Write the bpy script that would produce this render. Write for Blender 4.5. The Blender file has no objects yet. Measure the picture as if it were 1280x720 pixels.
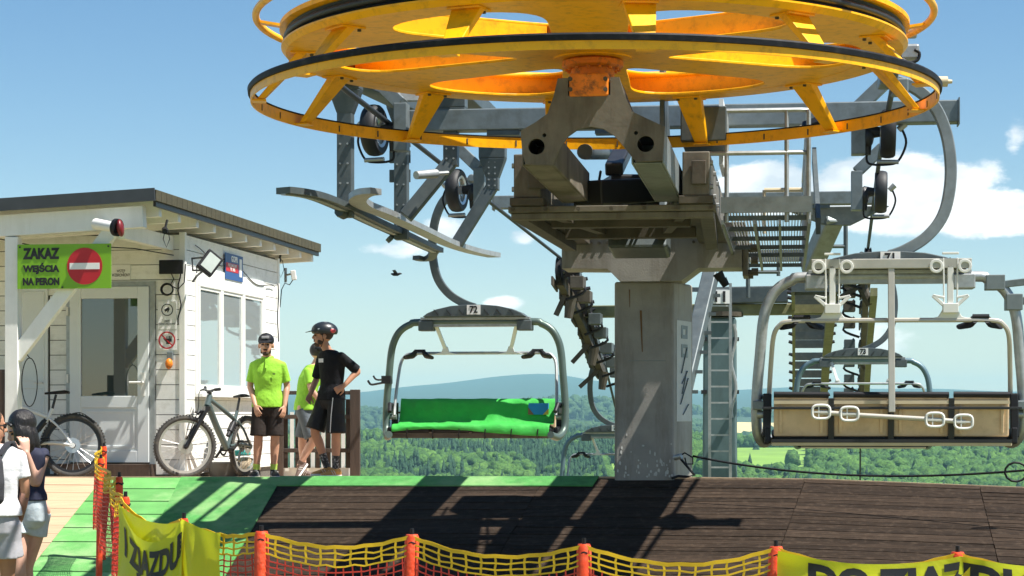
import bpy, math, random
import numpy as np
from mathutils import Vector, Matrix
from mathutils.geometry import tessellate_polygon
R = math.radians
random.seed(7)
SC = bpy.context.scene
COL = SC.collection

# ---------------------------------------------------------------- camera
ZC = 1.65                      # eye height above the ground in front of the ramp
F = 2640.0                     # focal length in photo pixels (1280 wide)
HOR = 515.0                    # horizon row
cam_d = bpy.data.cameras.new('camera')
cam_d.sensor_width = 36.0
cam_d.lens = 36.0 * F / 1280.0
cam_d.shift_y = (HOR - 360.0) / 1280.0
cam_d.clip_end = 30000.0
cam_d.clip_start = 0.2
cam = bpy.data.objects.new('camera', cam_d)
cam.location = (0, 0, ZC)
cam.rotation_euler = (R(90), 0, 0)
COL.objects.link(cam)
SC.camera = cam

# ---------------------------------------------------------------- sun + exposure
SUN = Vector((0.52, -0.20, 1.0)).normalized()
SUN_EL = math.asin(SUN.z)
SUN_AZ = math.atan2(SUN.x, SUN.y)
sun_d = bpy.data.lights.new('sun', 'SUN')
sun_d.energy = 5.0
sun_d.angle = R(0.55)
sun_d.color = (1.0, 0.955, 0.88)
sun = bpy.data.objects.new('sun', sun_d)
sun.rotation_euler = (-SUN).to_track_quat('-Z', 'Y').to_euler()
COL.objects.link(sun)
SC.view_settings.view_transform = 'Standard'
SC.view_settings.look = 'None'
SC.view_settings.gamma = 1.0
SC.view_settings.use_curve_mapping = False
SC.view_settings.exposure = 0.95

# ---------------------------------------------------------------- world: clear sky with fair weather clouds
W = bpy.data.worlds.new('World')
SC.world = W
W.use_nodes = True
wt = W.node_tree
wt.nodes.clear()


def nd(t, kind, **kw):
    n = t.nodes.new(kind)
    for k, v in kw.items():
        setattr(n, k, v)
    return n


def mth(t, op, a, b=None, clamp=False):
    n = t.nodes.new('ShaderNodeMath')
    n.operation = op
    n.use_clamp = clamp
    for i, v in enumerate((a, b)):
        if v is None:
            continue
        if isinstance(v, (int, float)):
            n.inputs[i].default_value = v
        else:
            t.links.new(v, n.inputs[i])
    return n.outputs[0]


def build_world():
    t = wt
    sky = nd(t, 'ShaderNodeTexSky')
    sky.sky_type = 'NISHITA'
    sky.sun_disc = False
    sky.sun_elevation = SUN_EL
    sky.sun_rotation = SUN_AZ
    sky.altitude = 700.0
    sky.air_density = 1.0
    sky.dust_density = 0.2
    sky.ozone_density = 1.0
    tc = nd(t, 'ShaderNodeTexCoord')
    sep = nd(t, 'ShaderNodeSeparateXYZ')
    t.links.new(tc.outputs['Generated'], sep.inputs[0])
    x, y, z = sep.outputs
    # cloud field: noise in direction space, flattened towards the horizon
    mp = nd(t, 'ShaderNodeMapping')
    mp.inputs['Scale'].default_value = (1.0, 1.0, 2.1)
    t.links.new(tc.outputs['Generated'], mp.inputs[0])
    n1 = nd(t, 'ShaderNodeTexNoise')
    n1.inputs['Scale'].default_value = 19.0
    n1.inputs['Detail'].default_value = 9.0
    n1.inputs['Roughness'].default_value = 0.64
    t.links.new(mp.outputs[0], n1.inputs['Vector'])
    n2 = nd(t, 'ShaderNodeTexNoise')
    n2.inputs['Scale'].default_value = 4.0
    n2.inputs['Detail'].default_value = 3.0
    t.links.new(mp.outputs[0], n2.inputs['Vector'])
    dens = mth(t, 'ADD', mth(t, 'MULTIPLY', n1.outputs[0], 0.75), mth(t, 'MULTIPLY', n2.outputs[0], 0.35))
    dens = mth(t, 'SUBTRACT', dens, 0.70)
    # cumulus banks: centre direction, half width, half height, strength
    banks = [(1125, 240, 165, 58, .42), (1225, 262, 100, 42, .40), (975, 238, 95, 46, .38), (890, 150, 75, 60, .22),
             (575, 293, 62, 28, .31), (650, 297, 28, 14, .28), (635, 378, 36, 14, .31), (510, 312, 75, 18, .24),
             (1105, 425, 60, 34, .23), (1272, 165, 24, 44, .20), (965, 430, 80, 30, .13), (545, 395, 55, 14, .10),
             (1200, 440, 90, 22, .10), (-300, 300, 140, 60, .3), (1700, 330, 160, 60, .3), (2100, 200, 160, 60, .3),
             (-900, 250, 180, 60, .3)]
    yy = mth(t, 'MAXIMUM', y, 0.05)
    gx = mth(t, 'DIVIDE', x, yy)
    gz = mth(t, 'DIVIDE', z, yy)
    tot = None
    for (px, py, hw, hh, s) in banks:
        ax = mth(t, 'DIVIDE', mth(t, 'SUBTRACT', gx, (px - 640) / F), hw / F)
        az = mth(t, 'DIVIDE', mth(t, 'SUBTRACT', gz, (HOR - py) / F), hh / F)
        r2 = mth(t, 'ADD', mth(t, 'MULTIPLY', ax, ax), mth(t, 'MULTIPLY', az, az))
        fo = mth(t, 'MULTIPLY', mth(t, 'SUBTRACT', 1.0, mth(t, 'MULTIPLY', r2, 0.62), True), s * 1.25)
        tot = fo if tot is None else mth(t, 'MAXIMUM', tot, fo)
    dens = mth(t, 'ADD', dens, tot)
    rmp = nd(t, 'ShaderNodeMapRange')
    rmp.interpolation_type = 'SMOOTHSTEP'
    rmp.inputs['From Min'].default_value = 0.04
    rmp.inputs['From Max'].default_value = 0.17
    t.links.new(dens, rmp.inputs['Value'])
    # fade out in the haze right at the horizon
    hz = nd(t, 'ShaderNodeMapRange')
    hz.inputs['From Min'].default_value = 0.0
    hz.inputs['From Max'].default_value = 0.05
    t.links.new(z, hz.inputs['Value'])
    cov = mth(t, 'MULTIPLY', rmp.outputs[0], hz.outputs[0])
    cov = mth(t, 'MULTIPLY', cov, 0.93)
    mx = nd(t, 'ShaderNodeMix', data_type='RGBA')
    t.links.new(cov, mx.inputs['Factor'])
    hs = nd(t, 'ShaderNodeHueSaturation')
    hs.inputs['Saturation'].default_value = 1.26
    t.links.new(sky.outputs[0], hs.inputs['Color'])
    t.links.new(hs.outputs[0], mx.inputs['A'])
    # cloud tone from its own thickness
    cr = nd(t, 'ShaderNodeMix', data_type='RGBA')
    n3 = nd(t, 'ShaderNodeTexNoise')
    n3.inputs['Scale'].default_value = 24.0
    n3.inputs['Detail'].default_value = 4.0
    t.links.new(mp.outputs[0], n3.inputs['Vector'])
    c3 = nd(t, 'ShaderNodeMapRange')
    c3.inputs['From Min'].default_value = .36
    c3.inputs['From Max'].default_value = .60
    t.links.new(n3.outputs[0], c3.inputs['Value'])
    t.links.new(c3.outputs[0], cr.inputs['Factor'])
    cr.inputs['A'].default_value = (6.4, 7.1, 7.7, 1)
    cr.inputs['B'].default_value = (11.6, 11.5, 11.2, 1)
    t.links.new(cr.outputs['Result'], mx.inputs['B'])
    bg = nd(t, 'ShaderNodeBackground')
    bg.inputs['Strength'].default_value = 0.066
    out = nd(t, 'ShaderNodeOutputWorld')
    t.links.new(mx.outputs['Result'], bg.inputs['Color'])
    t.links.new(bg.outputs[0], out.inputs[0])


build_world()

# ---------------------------------------------------------------- helpers


def P(px, py, d):
    """photo pixel + distance -> world point"""
    return Vector(((px - 640.0) * d / F, d, ZC + (HOR - py) * d / F))


def X(px, d):
    return (px - 640.0) * d / F


def Z(py, d):
    return ZC + (HOR - py) * d / F


def frame(direction, up=(0, 0, 1)):
    y = Vector(direction).normalized()
    u = Vector(up)
    if abs(y.dot(u.normalized())) > 0.995:
        u = Vector((0, 1, 0)) if abs(y.y) < .9 else Vector((1, 0, 0))
    x = y.cross(u).normalized()
    z = x.cross(y).normalized()
    return x, y, z


class MB:
    def __init__(self):
        self.v = []
        self.f = []

    def add(self, vs, fs):
        o = len(self.v)
        self.v += [tuple(p) for p in vs]
        self.f += [tuple(i + o for i in f) for f in fs]
        return self

    def box(self, c, s, rot=None):
        c = Vector(c)
        hx, hy, hz = s[0] / 2, s[1] / 2, s[2] / 2
        vs = [Vector((a * hx, b * hy, e * hz)) for e in (-1, 1) for a, b in ((-1, -1), (1, -1), (1, 1), (-1, 1))]
        if rot is not None:
            m = Matrix.Rotation(rot, 3, 'Z') if isinstance(rot, (int, float)) else rot
            vs = [m @ p for p in vs]
        return self.add([c + p for p in vs], [(3, 2, 1, 0), (4, 5, 6, 7), (0, 1, 5, 4), (1, 2, 6, 5), (2, 3, 7, 6), (3, 0, 4, 7)])

    def hexa(self, b, t):
        """8 corner solid: bottom quad, top quad (same winding, counter-clockwise from above)"""
        return self.add(list(b) + list(t), [(3, 2, 1, 0), (4, 5, 6, 7), (0, 1, 5, 4), (1, 2, 6, 5), (2, 3, 7, 6), (3, 0, 4, 7)])

    def beam(self, p0, p1, w, h, up=(0, 0, 1), w1=None, h1=None):
        p0, p1 = Vector(p0), Vector(p1)
        x, y, z = frame(p1 - p0, up)
        w1 = w if w1 is None else w1
        h1 = h if h1 is None else h1
        q = [p0 + x * (a * w / 2) + z * (b * h / 2) for a, b in ((-1, -1), (1, -1), (1, 1), (-1, 1))]
        r = [p1 + x * (a * w1 / 2) + z * (b * h1 / 2) for a, b in ((-1, -1), (1, -1), (1, 1), (-1, 1))]
        return self.add(q + r, [(0, 1, 2, 3), (7, 6, 5, 4), (1, 0, 4, 5), (2, 1, 5, 6), (3, 2, 6, 7), (0, 3, 7, 4)])

    def tube(self, pts, r, n=10, closed=False, flat=None, up=None):
        """flat=(w,h): rectangular section swept along pts"""
        pts = [Vector(p) for p in pts]
        N = len(pts)
        rad = r if isinstance(r, (list, tuple)) else [r] * N
        tang = []
        for i in range(N):
            if closed:
                tg = pts[(i + 1) % N] - pts[i - 1]
            else:
                tg = pts[min(i + 1, N - 1)] - pts[max(i - 1, 0)]
            tang.append(tg.normalized())
        ref = Vector(up) if up is not None else (Vector((0, 0, 1)) if abs(tang[0].z) < .9 else Vector((1, 0, 0)))
        vs, fs = [], []
        nrm = (ref - tang[0] * ref.dot(tang[0])).normalized()
        for i in range(N):
            if up is not None:
                nn = Vector(up) - tang[i] * Vector(up).dot(tang[i])
                nrm = nn.normalized() if nn.length > 1e-4 else nrm
            else:
                nn = nrm - tang[i] * nrm.dot(tang[i])
                nrm = nn.normalized() if nn.length > 1e-6 else nrm
            b = tang[i].cross(nrm).normalized()
            if flat:
                w, h = flat
                for a, c in ((-1, -1), (1, -1), (1, 1), (-1, 1)):
                    vs.append(pts[i] + b * (a * w / 2) + nrm * (c * h / 2))
            else:
                for k in range(n):
                    an = 2 * math.pi * k / n
                    vs.append(pts[i] + (nrm * math.cos(an) + b * math.sin(an)) * rad[i])
        m = 4 if flat else n
        for i in range(N if closed else N - 1):
            a0, b0 = i * m, ((i + 1) % N) * m
            for k in range(m):
                k2 = (k + 1) % m
                fs.append((a0 + k, a0 + k2, b0 + k2, b0 + k))
        if not closed:
            fs.append(tuple(range(m))[::-1])
            fs.append(tuple((N - 1) * m + k for k in range(m)))
        return self.add(vs, fs)

    def cyl(self, p0, p1, r0, r1=None, n=16):
        return self.tube([p0, p1], [r0, r0 if r1 is None else r1], n)

    def ell(self, c, rr, n=14, m=9, rot=None):
        c = Vector(c)
        vs, fs = [], []
        for j in range(1, m):
            ph = math.pi * j / m
            for i in range(n):
                th = 2 * math.pi * i / n
                vs.append(Vector((rr[0] * math.sin(ph) * math.cos(th), rr[1] * math.sin(ph) * math.sin(th), rr[2] * math.cos(ph))))
        vs += [Vector((0, 0, rr[2])), Vector((0, 0, -rr[2]))]
        T, B = len(vs) - 2, len(vs) - 1
        for j in range(m - 2):
            for i in range(n):
                i2 = (i + 1) % n
                fs.append((j * n + i, (j + 1) * n + i, (j + 1) * n + i2, j * n + i2))
        for i in range(n):
            i2 = (i + 1) % n
            fs.append((T, i, i2))
            fs.append((B, (m - 2) * n + i2, (m - 2) * n + i))
        if rot is not None:
            vs = [rot @ p for p in vs]
        return self.add([c + p for p in vs], fs)

    def lathe(self, prof, c, n=48, axis=(0, 0, 1), closed=True):
        """prof: list of (r, h); revolved about axis through c; closed profile loop"""
        c = Vector(c)
        x, z, y = frame(axis, (0, 1, 0) if abs(Vector(axis).normalized().z) > .9 else (0, 0, 1))
        vs, fs = [], []
        m = len(prof)
        for i in range(n):
            an = 2 * math.pi * i / n
            dr = x * math.cos(an) + y * math.sin(an)
            for (r, h) in prof:
                vs.append(c + dr * r + z * h)
        for i in range(n):
            i2 = (i + 1) % n
            for k in range(m if closed else m - 1):
                k2 = (k + 1) % m
                fs.append((i * m + k, i * m + k2, i2 * m + k2, i2 * m + k))
        return self.add(vs, fs)

    def loft(self, secs, n=18):
        """secs: (centre, half axis a, half axis b) ellipses, capped"""
        vs, fs = [], []
        for (c, a, b) in secs:
            c, a, b = Vector(c), Vector(a), Vector(b)
            for k in range(n):
                an = 2 * math.pi * k / n
                vs.append(c + a * math.cos(an) + b * math.sin(an))
        for i in range(len(secs) - 1):
            for k in range(n):
                k2 = (k + 1) % n
                fs.append((i * n + k, i * n + k2, (i + 1) * n + k2, (i + 1) * n + k))
        fs.append(tuple(range(n))[::-1])
        fs.append(tuple((len(secs) - 1) * n + k for k in range(n)))
        return self.add(vs, fs)

    def plate(self, outer, holes, thick, org, ux, uy):
        """flat plate with holes: 2D outlines in (ux, uy), thickness along ux x uy (backwards)"""
        org, ux, uy = Vector(org), Vector(ux), Vector(uy)
        nz = ux.cross(uy).normalized()
        loops = [outer] + holes
        tri = tessellate_polygon([[Vector((p[0], p[1], 0)) for p in lp] for lp in loops])
        flat = [p for lp in loops for p in lp]
        n = len(flat)
        fr = [org + ux * p[0] + uy * p[1] for p in flat]
        bk = [p - nz * thick for p in fr]
        fs = []
        for t in tri:
            a, b, c = t
            pa, pb, pc = flat[a], flat[b], flat[c]
            if (pb[0] - pa[0]) * (pc[1] - pa[1]) - (pb[1] - pa[1]) * (pc[0] - pa[0]) < 0:
                a, c = c, a
            fs.append((a, b, c))
            fs.append((c + n, b + n, a + n))
        o = 0
        for li, lp in enumerate(loops):
            m = len(lp)
            ar = sum(lp[i][0] * lp[(i + 1) % m][1] - lp[(i + 1) % m][0] * lp[i][1] for i in range(m))
            flip = (ar < 0) != (li > 0)
            for i in range(m):
                a, b = o + i, o + (i + 1) % m
                fs.append((a, b, b + n, a + n) if flip else (b, a, a + n, b + n))
            o += m
        return self.add(fr + bk, fs)

    def mesh(self, name):
        me = bpy.data.meshes.new(name)
        me.from_pydata(self.v, [], self.f)
        me.update()
        return me

    def build(self, name, m, parent=None, smooth=False, bevel=0.0, local=False, seg=2):
        o = bpy.data.objects.new(name, self.mesh(name))
        COL.objects.link(o)
        return finish(o, m, parent, smooth, bevel, local, seg)


def finish(o, m, parent=None, smooth=False, bevel=0.0, local=False, seg=2):
    if m is not None and not o.data.materials:
        o.data.materials.append(m)
    if smooth:
        o.data.polygons.foreach_set('use_smooth', [True] * len(o.data.polygons))
        if smooth == 'auto':
            o.data.set_sharp_from_angle(angle=R(38))
    if parent is not None:
        o.parent = parent
        if not local and parent.type == 'EMPTY':
            o.matrix_parent_inverse = Matrix.LocRotScale(parent.location, parent.rotation_euler, parent.scale).inverted()
    if bevel > 0:
        b = o.modifiers.new('edge', 'BEVEL')
        b.width = bevel
        b.segments = seg
        b.limit_method = 'ANGLE'
        b.angle_limit = R(35)
    return o


def tag(o, label=None, cat=None, group=None, kind=None):
    if label:
        o['label'] = label
    if cat:
        o['category'] = cat
    if group:
        o['group'] = group
    if kind:
        o['kind'] = kind
    return o


def thing(name, label, cat, loc=(0, 0, 0), rz=0.0, group=None):
    e = bpy.data.objects.new(name, None)
    e.empty_display_size = 0.2
    e.location = loc
    e.rotation_euler = (0, 0, rz)
    COL.objects.link(e)
    return tag(e, label, cat, group)


def copy_tree(o, parent=None):
    c = o.copy()
    COL.objects.link(c)
    if parent is not None:
        c.parent = parent
        c.matrix_parent_inverse = o.matrix_parent_inverse.copy()
    for ch in list(o.children):
        copy_tree(ch, c)
    return c


def text(name, body, size, m, parent, org, ux, uy, depth=0.004, align='CENTER', bold=0.0, sx=1.0, space=1.0, local=False, fit=None):
    """lettering as solid geometry lying in the plane ux, uy"""
    cu = bpy.data.curves.new(name, 'FONT')
    cu.body = body
    cu.size = size
    cu.align_x = align
    cu.align_y = 'CENTER'
    cu.offset = bold
    cu.extrude = depth / 2
    cu.space_character = space
    cu.space_line = 0.95
    tmp = bpy.data.objects.new(name + '_c', cu)
    COL.objects.link(tmp)
    dg = bpy.context.evaluated_depsgraph_get()
    me = bpy.data.meshes.new_from_object(tmp.evaluated_get(dg))
    bpy.data.objects.remove(tmp)
    bpy.data.curves.remove(cu)
    ux, uy = Vector(ux).normalized(), Vector(uy).normalized()
    uz = ux.cross(uy)
    sy = 1.0
    if fit:
        xs = [v.co.x for v in me.vertices]
        ys = [v.co.y for v in me.vertices]
        sx, sy = fit[0] / (max(xs) - min(xs)), fit[1] / (max(ys) - min(ys))
        cx, cy = (max(xs) + min(xs)) / 2, (max(ys) + min(ys)) / 2
        me.transform(Matrix.Translation((-cx, -cy, 0)))
    m4 = Matrix((ux * sx, uy * sy, uz)).transposed().to_4x4()
    m4.translation = Vector(org)
    me.transform(m4)
    me.name = name
    o = bpy.data.objects.new(name, me)
    COL.objects.link(o)
    me.materials.clear()
    return finish(o, m, parent, local=local)


# ---------------------------------------------------------------- materials
MATS = {}


def mat(name, col, rough=.55, metal=0.0, var=.12, vs=6.0, dirt=None, damt=.5, ds=2.5, bump=0.0, bs=60.0, spec=.5,
        stretch=(1, 1, 1), rnd=0.0, coat=0.0, trans=0.0, streak=False):
    m = bpy.data.materials.new(name)
    m.use_nodes = True
    t = m.node_tree
    b = t.nodes['Principled BSDF']
    b.inputs['Roughness'].default_value = rough
    b.inputs['Metallic'].default_value = metal
    b.inputs['Specular IOR Level'].default_value = spec
    b.inputs['Coat Weight'].default_value = coat
    b.inputs['Coat Roughness'].default_value = .12
    tc = nd(t, 'ShaderNodeTexCoord')
    mp = nd(t, 'ShaderNodeMapping')
    mp.inputs['Scale'].default_value = stretch
    t.links.new(tc.outputs['Object'], mp.inputs[0])
    n1 = nd(t, 'ShaderNodeTexNoise')
    n1.inputs['Scale'].default_value = vs
    n1.inputs['Detail'].default_value = 6
    n1.inputs['Roughness'].default_value = .6
    t.links.new(mp.outputs[0], n1.inputs['Vector'])
    mr = nd(t, 'ShaderNodeMapRange')
    mr.inputs['From Min'].default_value = .25
    mr.inputs['From Max'].default_value = .75
    mr.inputs['To Min'].default_value = 1 - var
    mr.inputs['To Max'].default_value = 1 + var
    t.links.new(n1.outputs[0], mr.inputs['Value'])
    fac = mr.outputs[0]
    if rnd > 0:
        oi = nd(t, 'ShaderNodeObjectInfo')
        q = nd(t, 'ShaderNodeMapRange')
        q.inputs['To Min'].default_value = 1 - rnd
        q.inputs['To Max'].default_value = 1 + rnd
        t.links.new(oi.outputs['Random'], q.inputs['Value'])
        fac = mth(t, 'MULTIPLY', fac, q.outputs[0])
    sc = nd(t, 'ShaderNodeVectorMath', operation='SCALE')
    sc.inputs[0].default_value = col[:3]
    t.links.new(fac, sc.inputs['Scale'])
    outc = sc.outputs[0]
    if dirt is not None:
        n2 = nd(t, 'ShaderNodeTexNoise')
        n2.inputs['Scale'].default_value = ds
        n2.inputs['Detail'].default_value = 8
        n2.inputs['Roughness'].default_value = .68
        if streak:
            m2 = nd(t, 'ShaderNodeMapping')
            m2.inputs['Scale'].default_value = (1, 1, .16)
            t.links.new(tc.outputs['Object'], m2.inputs[0])
            t.links.new(m2.outputs[0], n2.inputs['Vector'])
        else:
            t.links.new(tc.outputs['Object'], n2.inputs['Vector'])
        r2 = nd(t, 'ShaderNodeMapRange')
        r2.inputs['From Min'].default_value = .5
        r2.inputs['From Max'].default_value = .72
        r2.inputs['To Max'].default_value = damt
        t.links.new(n2.outputs[0], r2.inputs['Value'])
        mx = nd(t, 'ShaderNodeMix', data_type='RGBA')
        t.links.new(r2.outputs[0], mx.inputs['Factor'])
        t.links.new(outc, mx.inputs['A'])
        mx.inputs['B'].default_value = (*dirt[:3], 1)
        outc = mx.outputs['Result']
    t.links.new(outc, b.inputs['Base Color'])
    if bump > 0:
        n3 = nd(t, 'ShaderNodeTexNoise')
        n3.inputs['Scale'].default_value = bs
        n3.inputs['Detail'].default_value = 5
        t.links.new(mp.outputs[0], n3.inputs['Vector'])
        bp = nd(t, 'ShaderNodeBump')
        bp.inputs['Strength'].default_value = bump
        bp.inputs['Distance'].default_value = .02
        t.links.new(n3.outputs[0], bp.inputs['Height'])
        t.links.new(bp.outputs[0], b.inputs['Normal'])
    if trans > 0:
        tr = nd(t, 'ShaderNodeBsdfTranslucent')
        t.links.new(outc, tr.inputs['Color'])
        ms = nd(t, 'ShaderNodeMixShader')
        ms.inputs[0].default_value = trans
        t.links.new(b.outputs[0], ms.inputs[1])
        t.links.new(tr.outputs[0], ms.inputs[2])
        t.links.new(ms.outputs[0], t.nodes['Material Output'].inputs[0])
    MATS[name] = m
    return m


yellow = mat('yellow_paint', (.96, .455, .0), .40, var=.12, vs=2.2, dirt=(.30, .11, .008), damt=.5, ds=11, bump=.05, bs=30, spec=.35)
hub_orange = mat('hub_orange', (.80, .22, .01), .5, var=.2, dirt=(.05, .025, .015), damt=.95, ds=14)
rubber = mat('rubber', (.012, .013, .016), .6, var=.2)
rubber_b = mat('worn_rubber', (.008, .009, .012), .6, var=.3, dirt=(.07, .065, .06), damt=.4, ds=10, spec=.2)
galv = mat('galvanised', (.40, .42, .42), .45, .55, var=.18, vs=18, dirt=(.22, .21, .18), damt=.5, ds=4)
galv_d = mat('galvanised_dark', (.20, .23, .235), .5, .45, var=.18, vs=9, dirt=(.10, .10, .08), damt=.5, ds=5)
steel_d = mat('dark_grey_steel', (.085, .105, .11), .5, .3, var=.2, vs=6, dirt=(.17, .18, .17), damt=.4, ds=8)
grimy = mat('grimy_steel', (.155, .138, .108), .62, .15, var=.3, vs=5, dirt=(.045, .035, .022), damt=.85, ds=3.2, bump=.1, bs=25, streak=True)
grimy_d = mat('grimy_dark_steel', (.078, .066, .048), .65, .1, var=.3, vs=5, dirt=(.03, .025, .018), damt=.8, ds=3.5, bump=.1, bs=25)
column_m = mat('grey_column_paint', (.30, .285, .26), .65, .05, var=.18, vs=4, dirt=(.13, .10, .07), damt=.8, ds=3.2, bump=.12, bs=60, streak=True)
white_p = mat('white_paint', (.84, .84, .80), .5, var=.05, vs=6, dirt=(.60, .60, .52), damt=.4, ds=4, streak=True)
board_m = mat('white_board_paint', (.84, .84, .80), .55, var=.06, vs=5, dirt=(.52, .52, .43), damt=.5, ds=7, bump=.05, bs=40, stretch=(1, 1, 6), rnd=.04)
door_m = mat('white_door', (.72, .76, .76), .35, var=.03)
black = mat('black_plastic', (.010, .010, .012), .5, var=.2, spec=.3)
black_m = mat('black_metal', (.028, .028, .03), .4, .3, var=.2)
rope_m = mat('steel_rope', (.05, .055, .06), .5, .6, var=.3, vs=60)
plank_m = mat('dark_weathered_plank', (.034, .023, .0155), .9, var=.5, vs=16, dirt=(.12, .085, .06), damt=.4, ds=12, bump=.7, bs=44, stretch=(.10, 2.4, 1), rnd=.30, spec=.12)
lplank_m = mat('light_plank', (.47, .33, .205), .7, var=.14, vs=9, bump=.15, bs=50, stretch=(.2, 2.5, 1), rnd=.08)
green_c = mat('green_carpet', (.070, .28, .060), .88, var=.28, vs=9, dirt=(.30, .46, .19), damt=.9, ds=.8, bump=.6, bs=150)
green_w = mat('green_painted_plank', (.12, .36, .09), .75, var=.18, vs=4, dirt=(.33, .47, .22), damt=.9, ds=1.6, bump=.4, bs=110, rnd=.16)
gravel_m = mat('gravel', (.33, .29, .24), .9, var=.35, vs=18, bump=.6, bs=60)
olive = mat('olive_fascia', (.058, .052, .026), .85, var=.25, vs=9, bump=.3, bs=30, dirt=(.03, .028, .016), damt=.5)
anthr = mat('anthracite_sheet', (.055, .06, .065), .5, .2, var=.15)
brown_w = mat('dark_brown_wood', (.055, .036, .026), .7, var=.3, vs=10, bump=.2, stretch=(3, 3, .4), rnd=.15)
sign_green = mat('sign_green', (.20, .44, .012), .45, var=.05)
sign_red = mat('sign_red', (.50, .012, .02), .45, var=.05)
sign_white = mat('sign_white', (.82, .82, .80), .45, var=.03)
sign_blue = mat('sign_blue', (.03, .09, .26), .45, var=.05)
ink = mat('black_ink', (.012, .012, .014), .6, var=.1)
tan_m = mat('tan_seat_shell', (.68, .49, .30), .6, var=.12, vs=7, dirt=(.27, .17, .09), damt=.4, ds=5)
cream_m = mat('cream_trim', (.55, .46, .30), .6, var=.1)
white_pl = mat('white_plastic', (.74, .74, .70), .4, var=.06)
bar_beige = mat('beige_bar', (.50, .47, .41), .4, .3, var=.1)
pale_bar = mat('pale_grey_bar', (.46, .45, .40), .45, .2, var=.12, dirt=(.30, .28, .22), damt=.4)
cloth_g = mat('green_seat_cover', (.030, .38, .045), .7, var=.18, vs=7, bump=.5, bs=12, dirt=(.06, .30, .06), damt=.5, ds=4)
orange_p = mat('orange_post', (.85, .075, .015), .5, var=.2, vs=14, dirt=(.95, .35, .2), damt=.35, ds=22, trans=.15, bump=.3, bs=40)
net_y = mat('net_yellow', (.80, .52, .015), .5, var=.12, trans=.2)
net_r = mat('net_red', (.62, .05, .03), .5, var=.15, trans=.2)
banner_m = mat('yellow_banner', (.66, .70, .02), .5, var=.06, vs=3, trans=.30, bump=.5, bs=7, dirt=(.52, .55, .05), damt=.5, ds=3)
skin = mat('skin', (.50, .27, .17), .5, var=.1, vs=12)
skin_p = mat('skin_pale', (.58, .34, .25), .5, var=.1, vs=12)
skin_t = mat('skin_tan', (.44, .22, .13), .5, var=.1, vs=12)
hair_m = mat('dark_hair', (.012, .009, .008), .4, var=.4, vs=40, stretch=(4, 4, .4), bump=.5, bs=40)
beard_m = mat('brown_beard', (.055, .030, .018), .8, var=.3, vs=60, bump=.4, bs=90)
polo_g = mat('lime_polo', (.27, .58, .035), .8, var=.10, vs=9, bump=.9, bs=11)
short_b = mat('brown_shorts', (.030, .023, .020), .8, spec=.2, var=.2, vs=9, bump=.8, bs=12)
short_g = mat('blue_grey_shorts', (.095, .115, .135), .8, var=.2, vs=9, bump=.8, bs=12)
short_k = mat('black_shorts', (.009, .008, .008), .6, spec=.3, var=.3, vs=9, bump=1.0, bs=13)
jersey_k = mat('black_jersey', (.008, .008, .010), .8, spec=.2, var=.2, vs=9, bump=1.0, bs=11)
tee_w = mat('white_tee', (.76, .76, .78), .8, var=.05, vs=9, bump=.8, bs=9)
short_l = mat('light_grey_shorts', (.40, .40, .43), .8, var=.1, vs=9, bump=.3, bs=12)
denim_l = mat('pale_denim', (.52, .60, .64), .8, var=.15, vs=20, bump=.2, bs=30)
navy = mat('navy_top', (.015, .018, .045), .8, var=.2, bump=.3, bs=9)
shoe_k = mat('black_shoe', (.02, .02, .022), .6, var=.2)
shoe_t = mat('tan_shoe', (.50, .26, .07), .65, var=.15)
shoe_b = mat('taupe_shoe', (.14, .095, .08), .7, var=.2)
sole_w = mat('white_sole', (.7, .69, .66), .6, var=.06)
sock_l = mat('lime_sock', (.42, .62, .10), .8, var=.1)
sock_k = mat('patterned_sock', (.03, .03, .03), .8, var=.2, dirt=(.7, .7, .68), damt=.95, ds=42)
pack_m = mat('charcoal_backpack', (.035, .036, .042), .75, var=.25, bump=.3, bs=20)
bike_grey = mat('grey_green_frame', (.11, .15, .15), .35, .3, var=.1)
bike_white = mat('white_frame', (.74, .74, .72), .3, var=.05, coat=.4)
teal = mat('teal_paint', (.05, .50, .46), .4, var=.1)
tyre_m = mat('bike_tyre', (.055, .052, .048), .8, var=.3, vs=30, dirt=(.20, .17, .12), damt=.5, ds=12, bump=.6, bs=160)
silver = mat('silver', (.62, .62, .61), .3, .8, var=.1)
helmet_m = mat('helmet_shell', (.016, .020, .024), .35, var=.2)
helmet_r = mat('helmet_red', (.55, .06, .07), .4, var=.1)
stone = mat('plinth', (.12, .115, .10), .85, var=.3, bump=.3)
lamp_glass = mat('lamp_glass', (.45, .50, .47), .25, var=.08)
lens_red = mat('red_lens', (.16, .008, .01), .4, var=.1)
white_spl = mat('splashed_paint', (.55, .55, .52), .6, var=.2)
rust_m = mat('brown_rust', (.17, .09, .035), .8, var=.3)
olive_pipe = mat('olive_green_beam', (.20, .20, .10), .6, .1, var=.25, dirt=(.08, .07, .03), damt=.5)
glass_m = bpy.data.materials.new('window_glass')
glass_m.use_nodes = True
_b = glass_m.node_tree.nodes['Principled BSDF']
_b.inputs['Base Color'].default_value = (.03, .045, .045, 1)
_b.inputs['Roughness'].default_value = .03
_b.inputs['IOR'].default_value = 2.3
glass_w = bpy.data.materials.new('coated_window_glass')
glass_w.use_nodes = True
_c = glass_w.node_tree.nodes['Principled BSDF']
_c.inputs['Base Color'].default_value = (.50, .56, .56, 1)
_c.inputs['Metallic'].default_value = .5
_c.inputs['Roughness'].default_value = .02
_n = nd(glass_m.node_tree, 'ShaderNodeTexNoise')
_n.inputs['Scale'].default_value = 3.0
_bp = nd(glass_m.node_tree, 'ShaderNodeBump')
_bp.inputs['Strength'].default_value = .02
glass_m.node_tree.links.new(_n.outputs[0], _bp.inputs['Height'])
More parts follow.
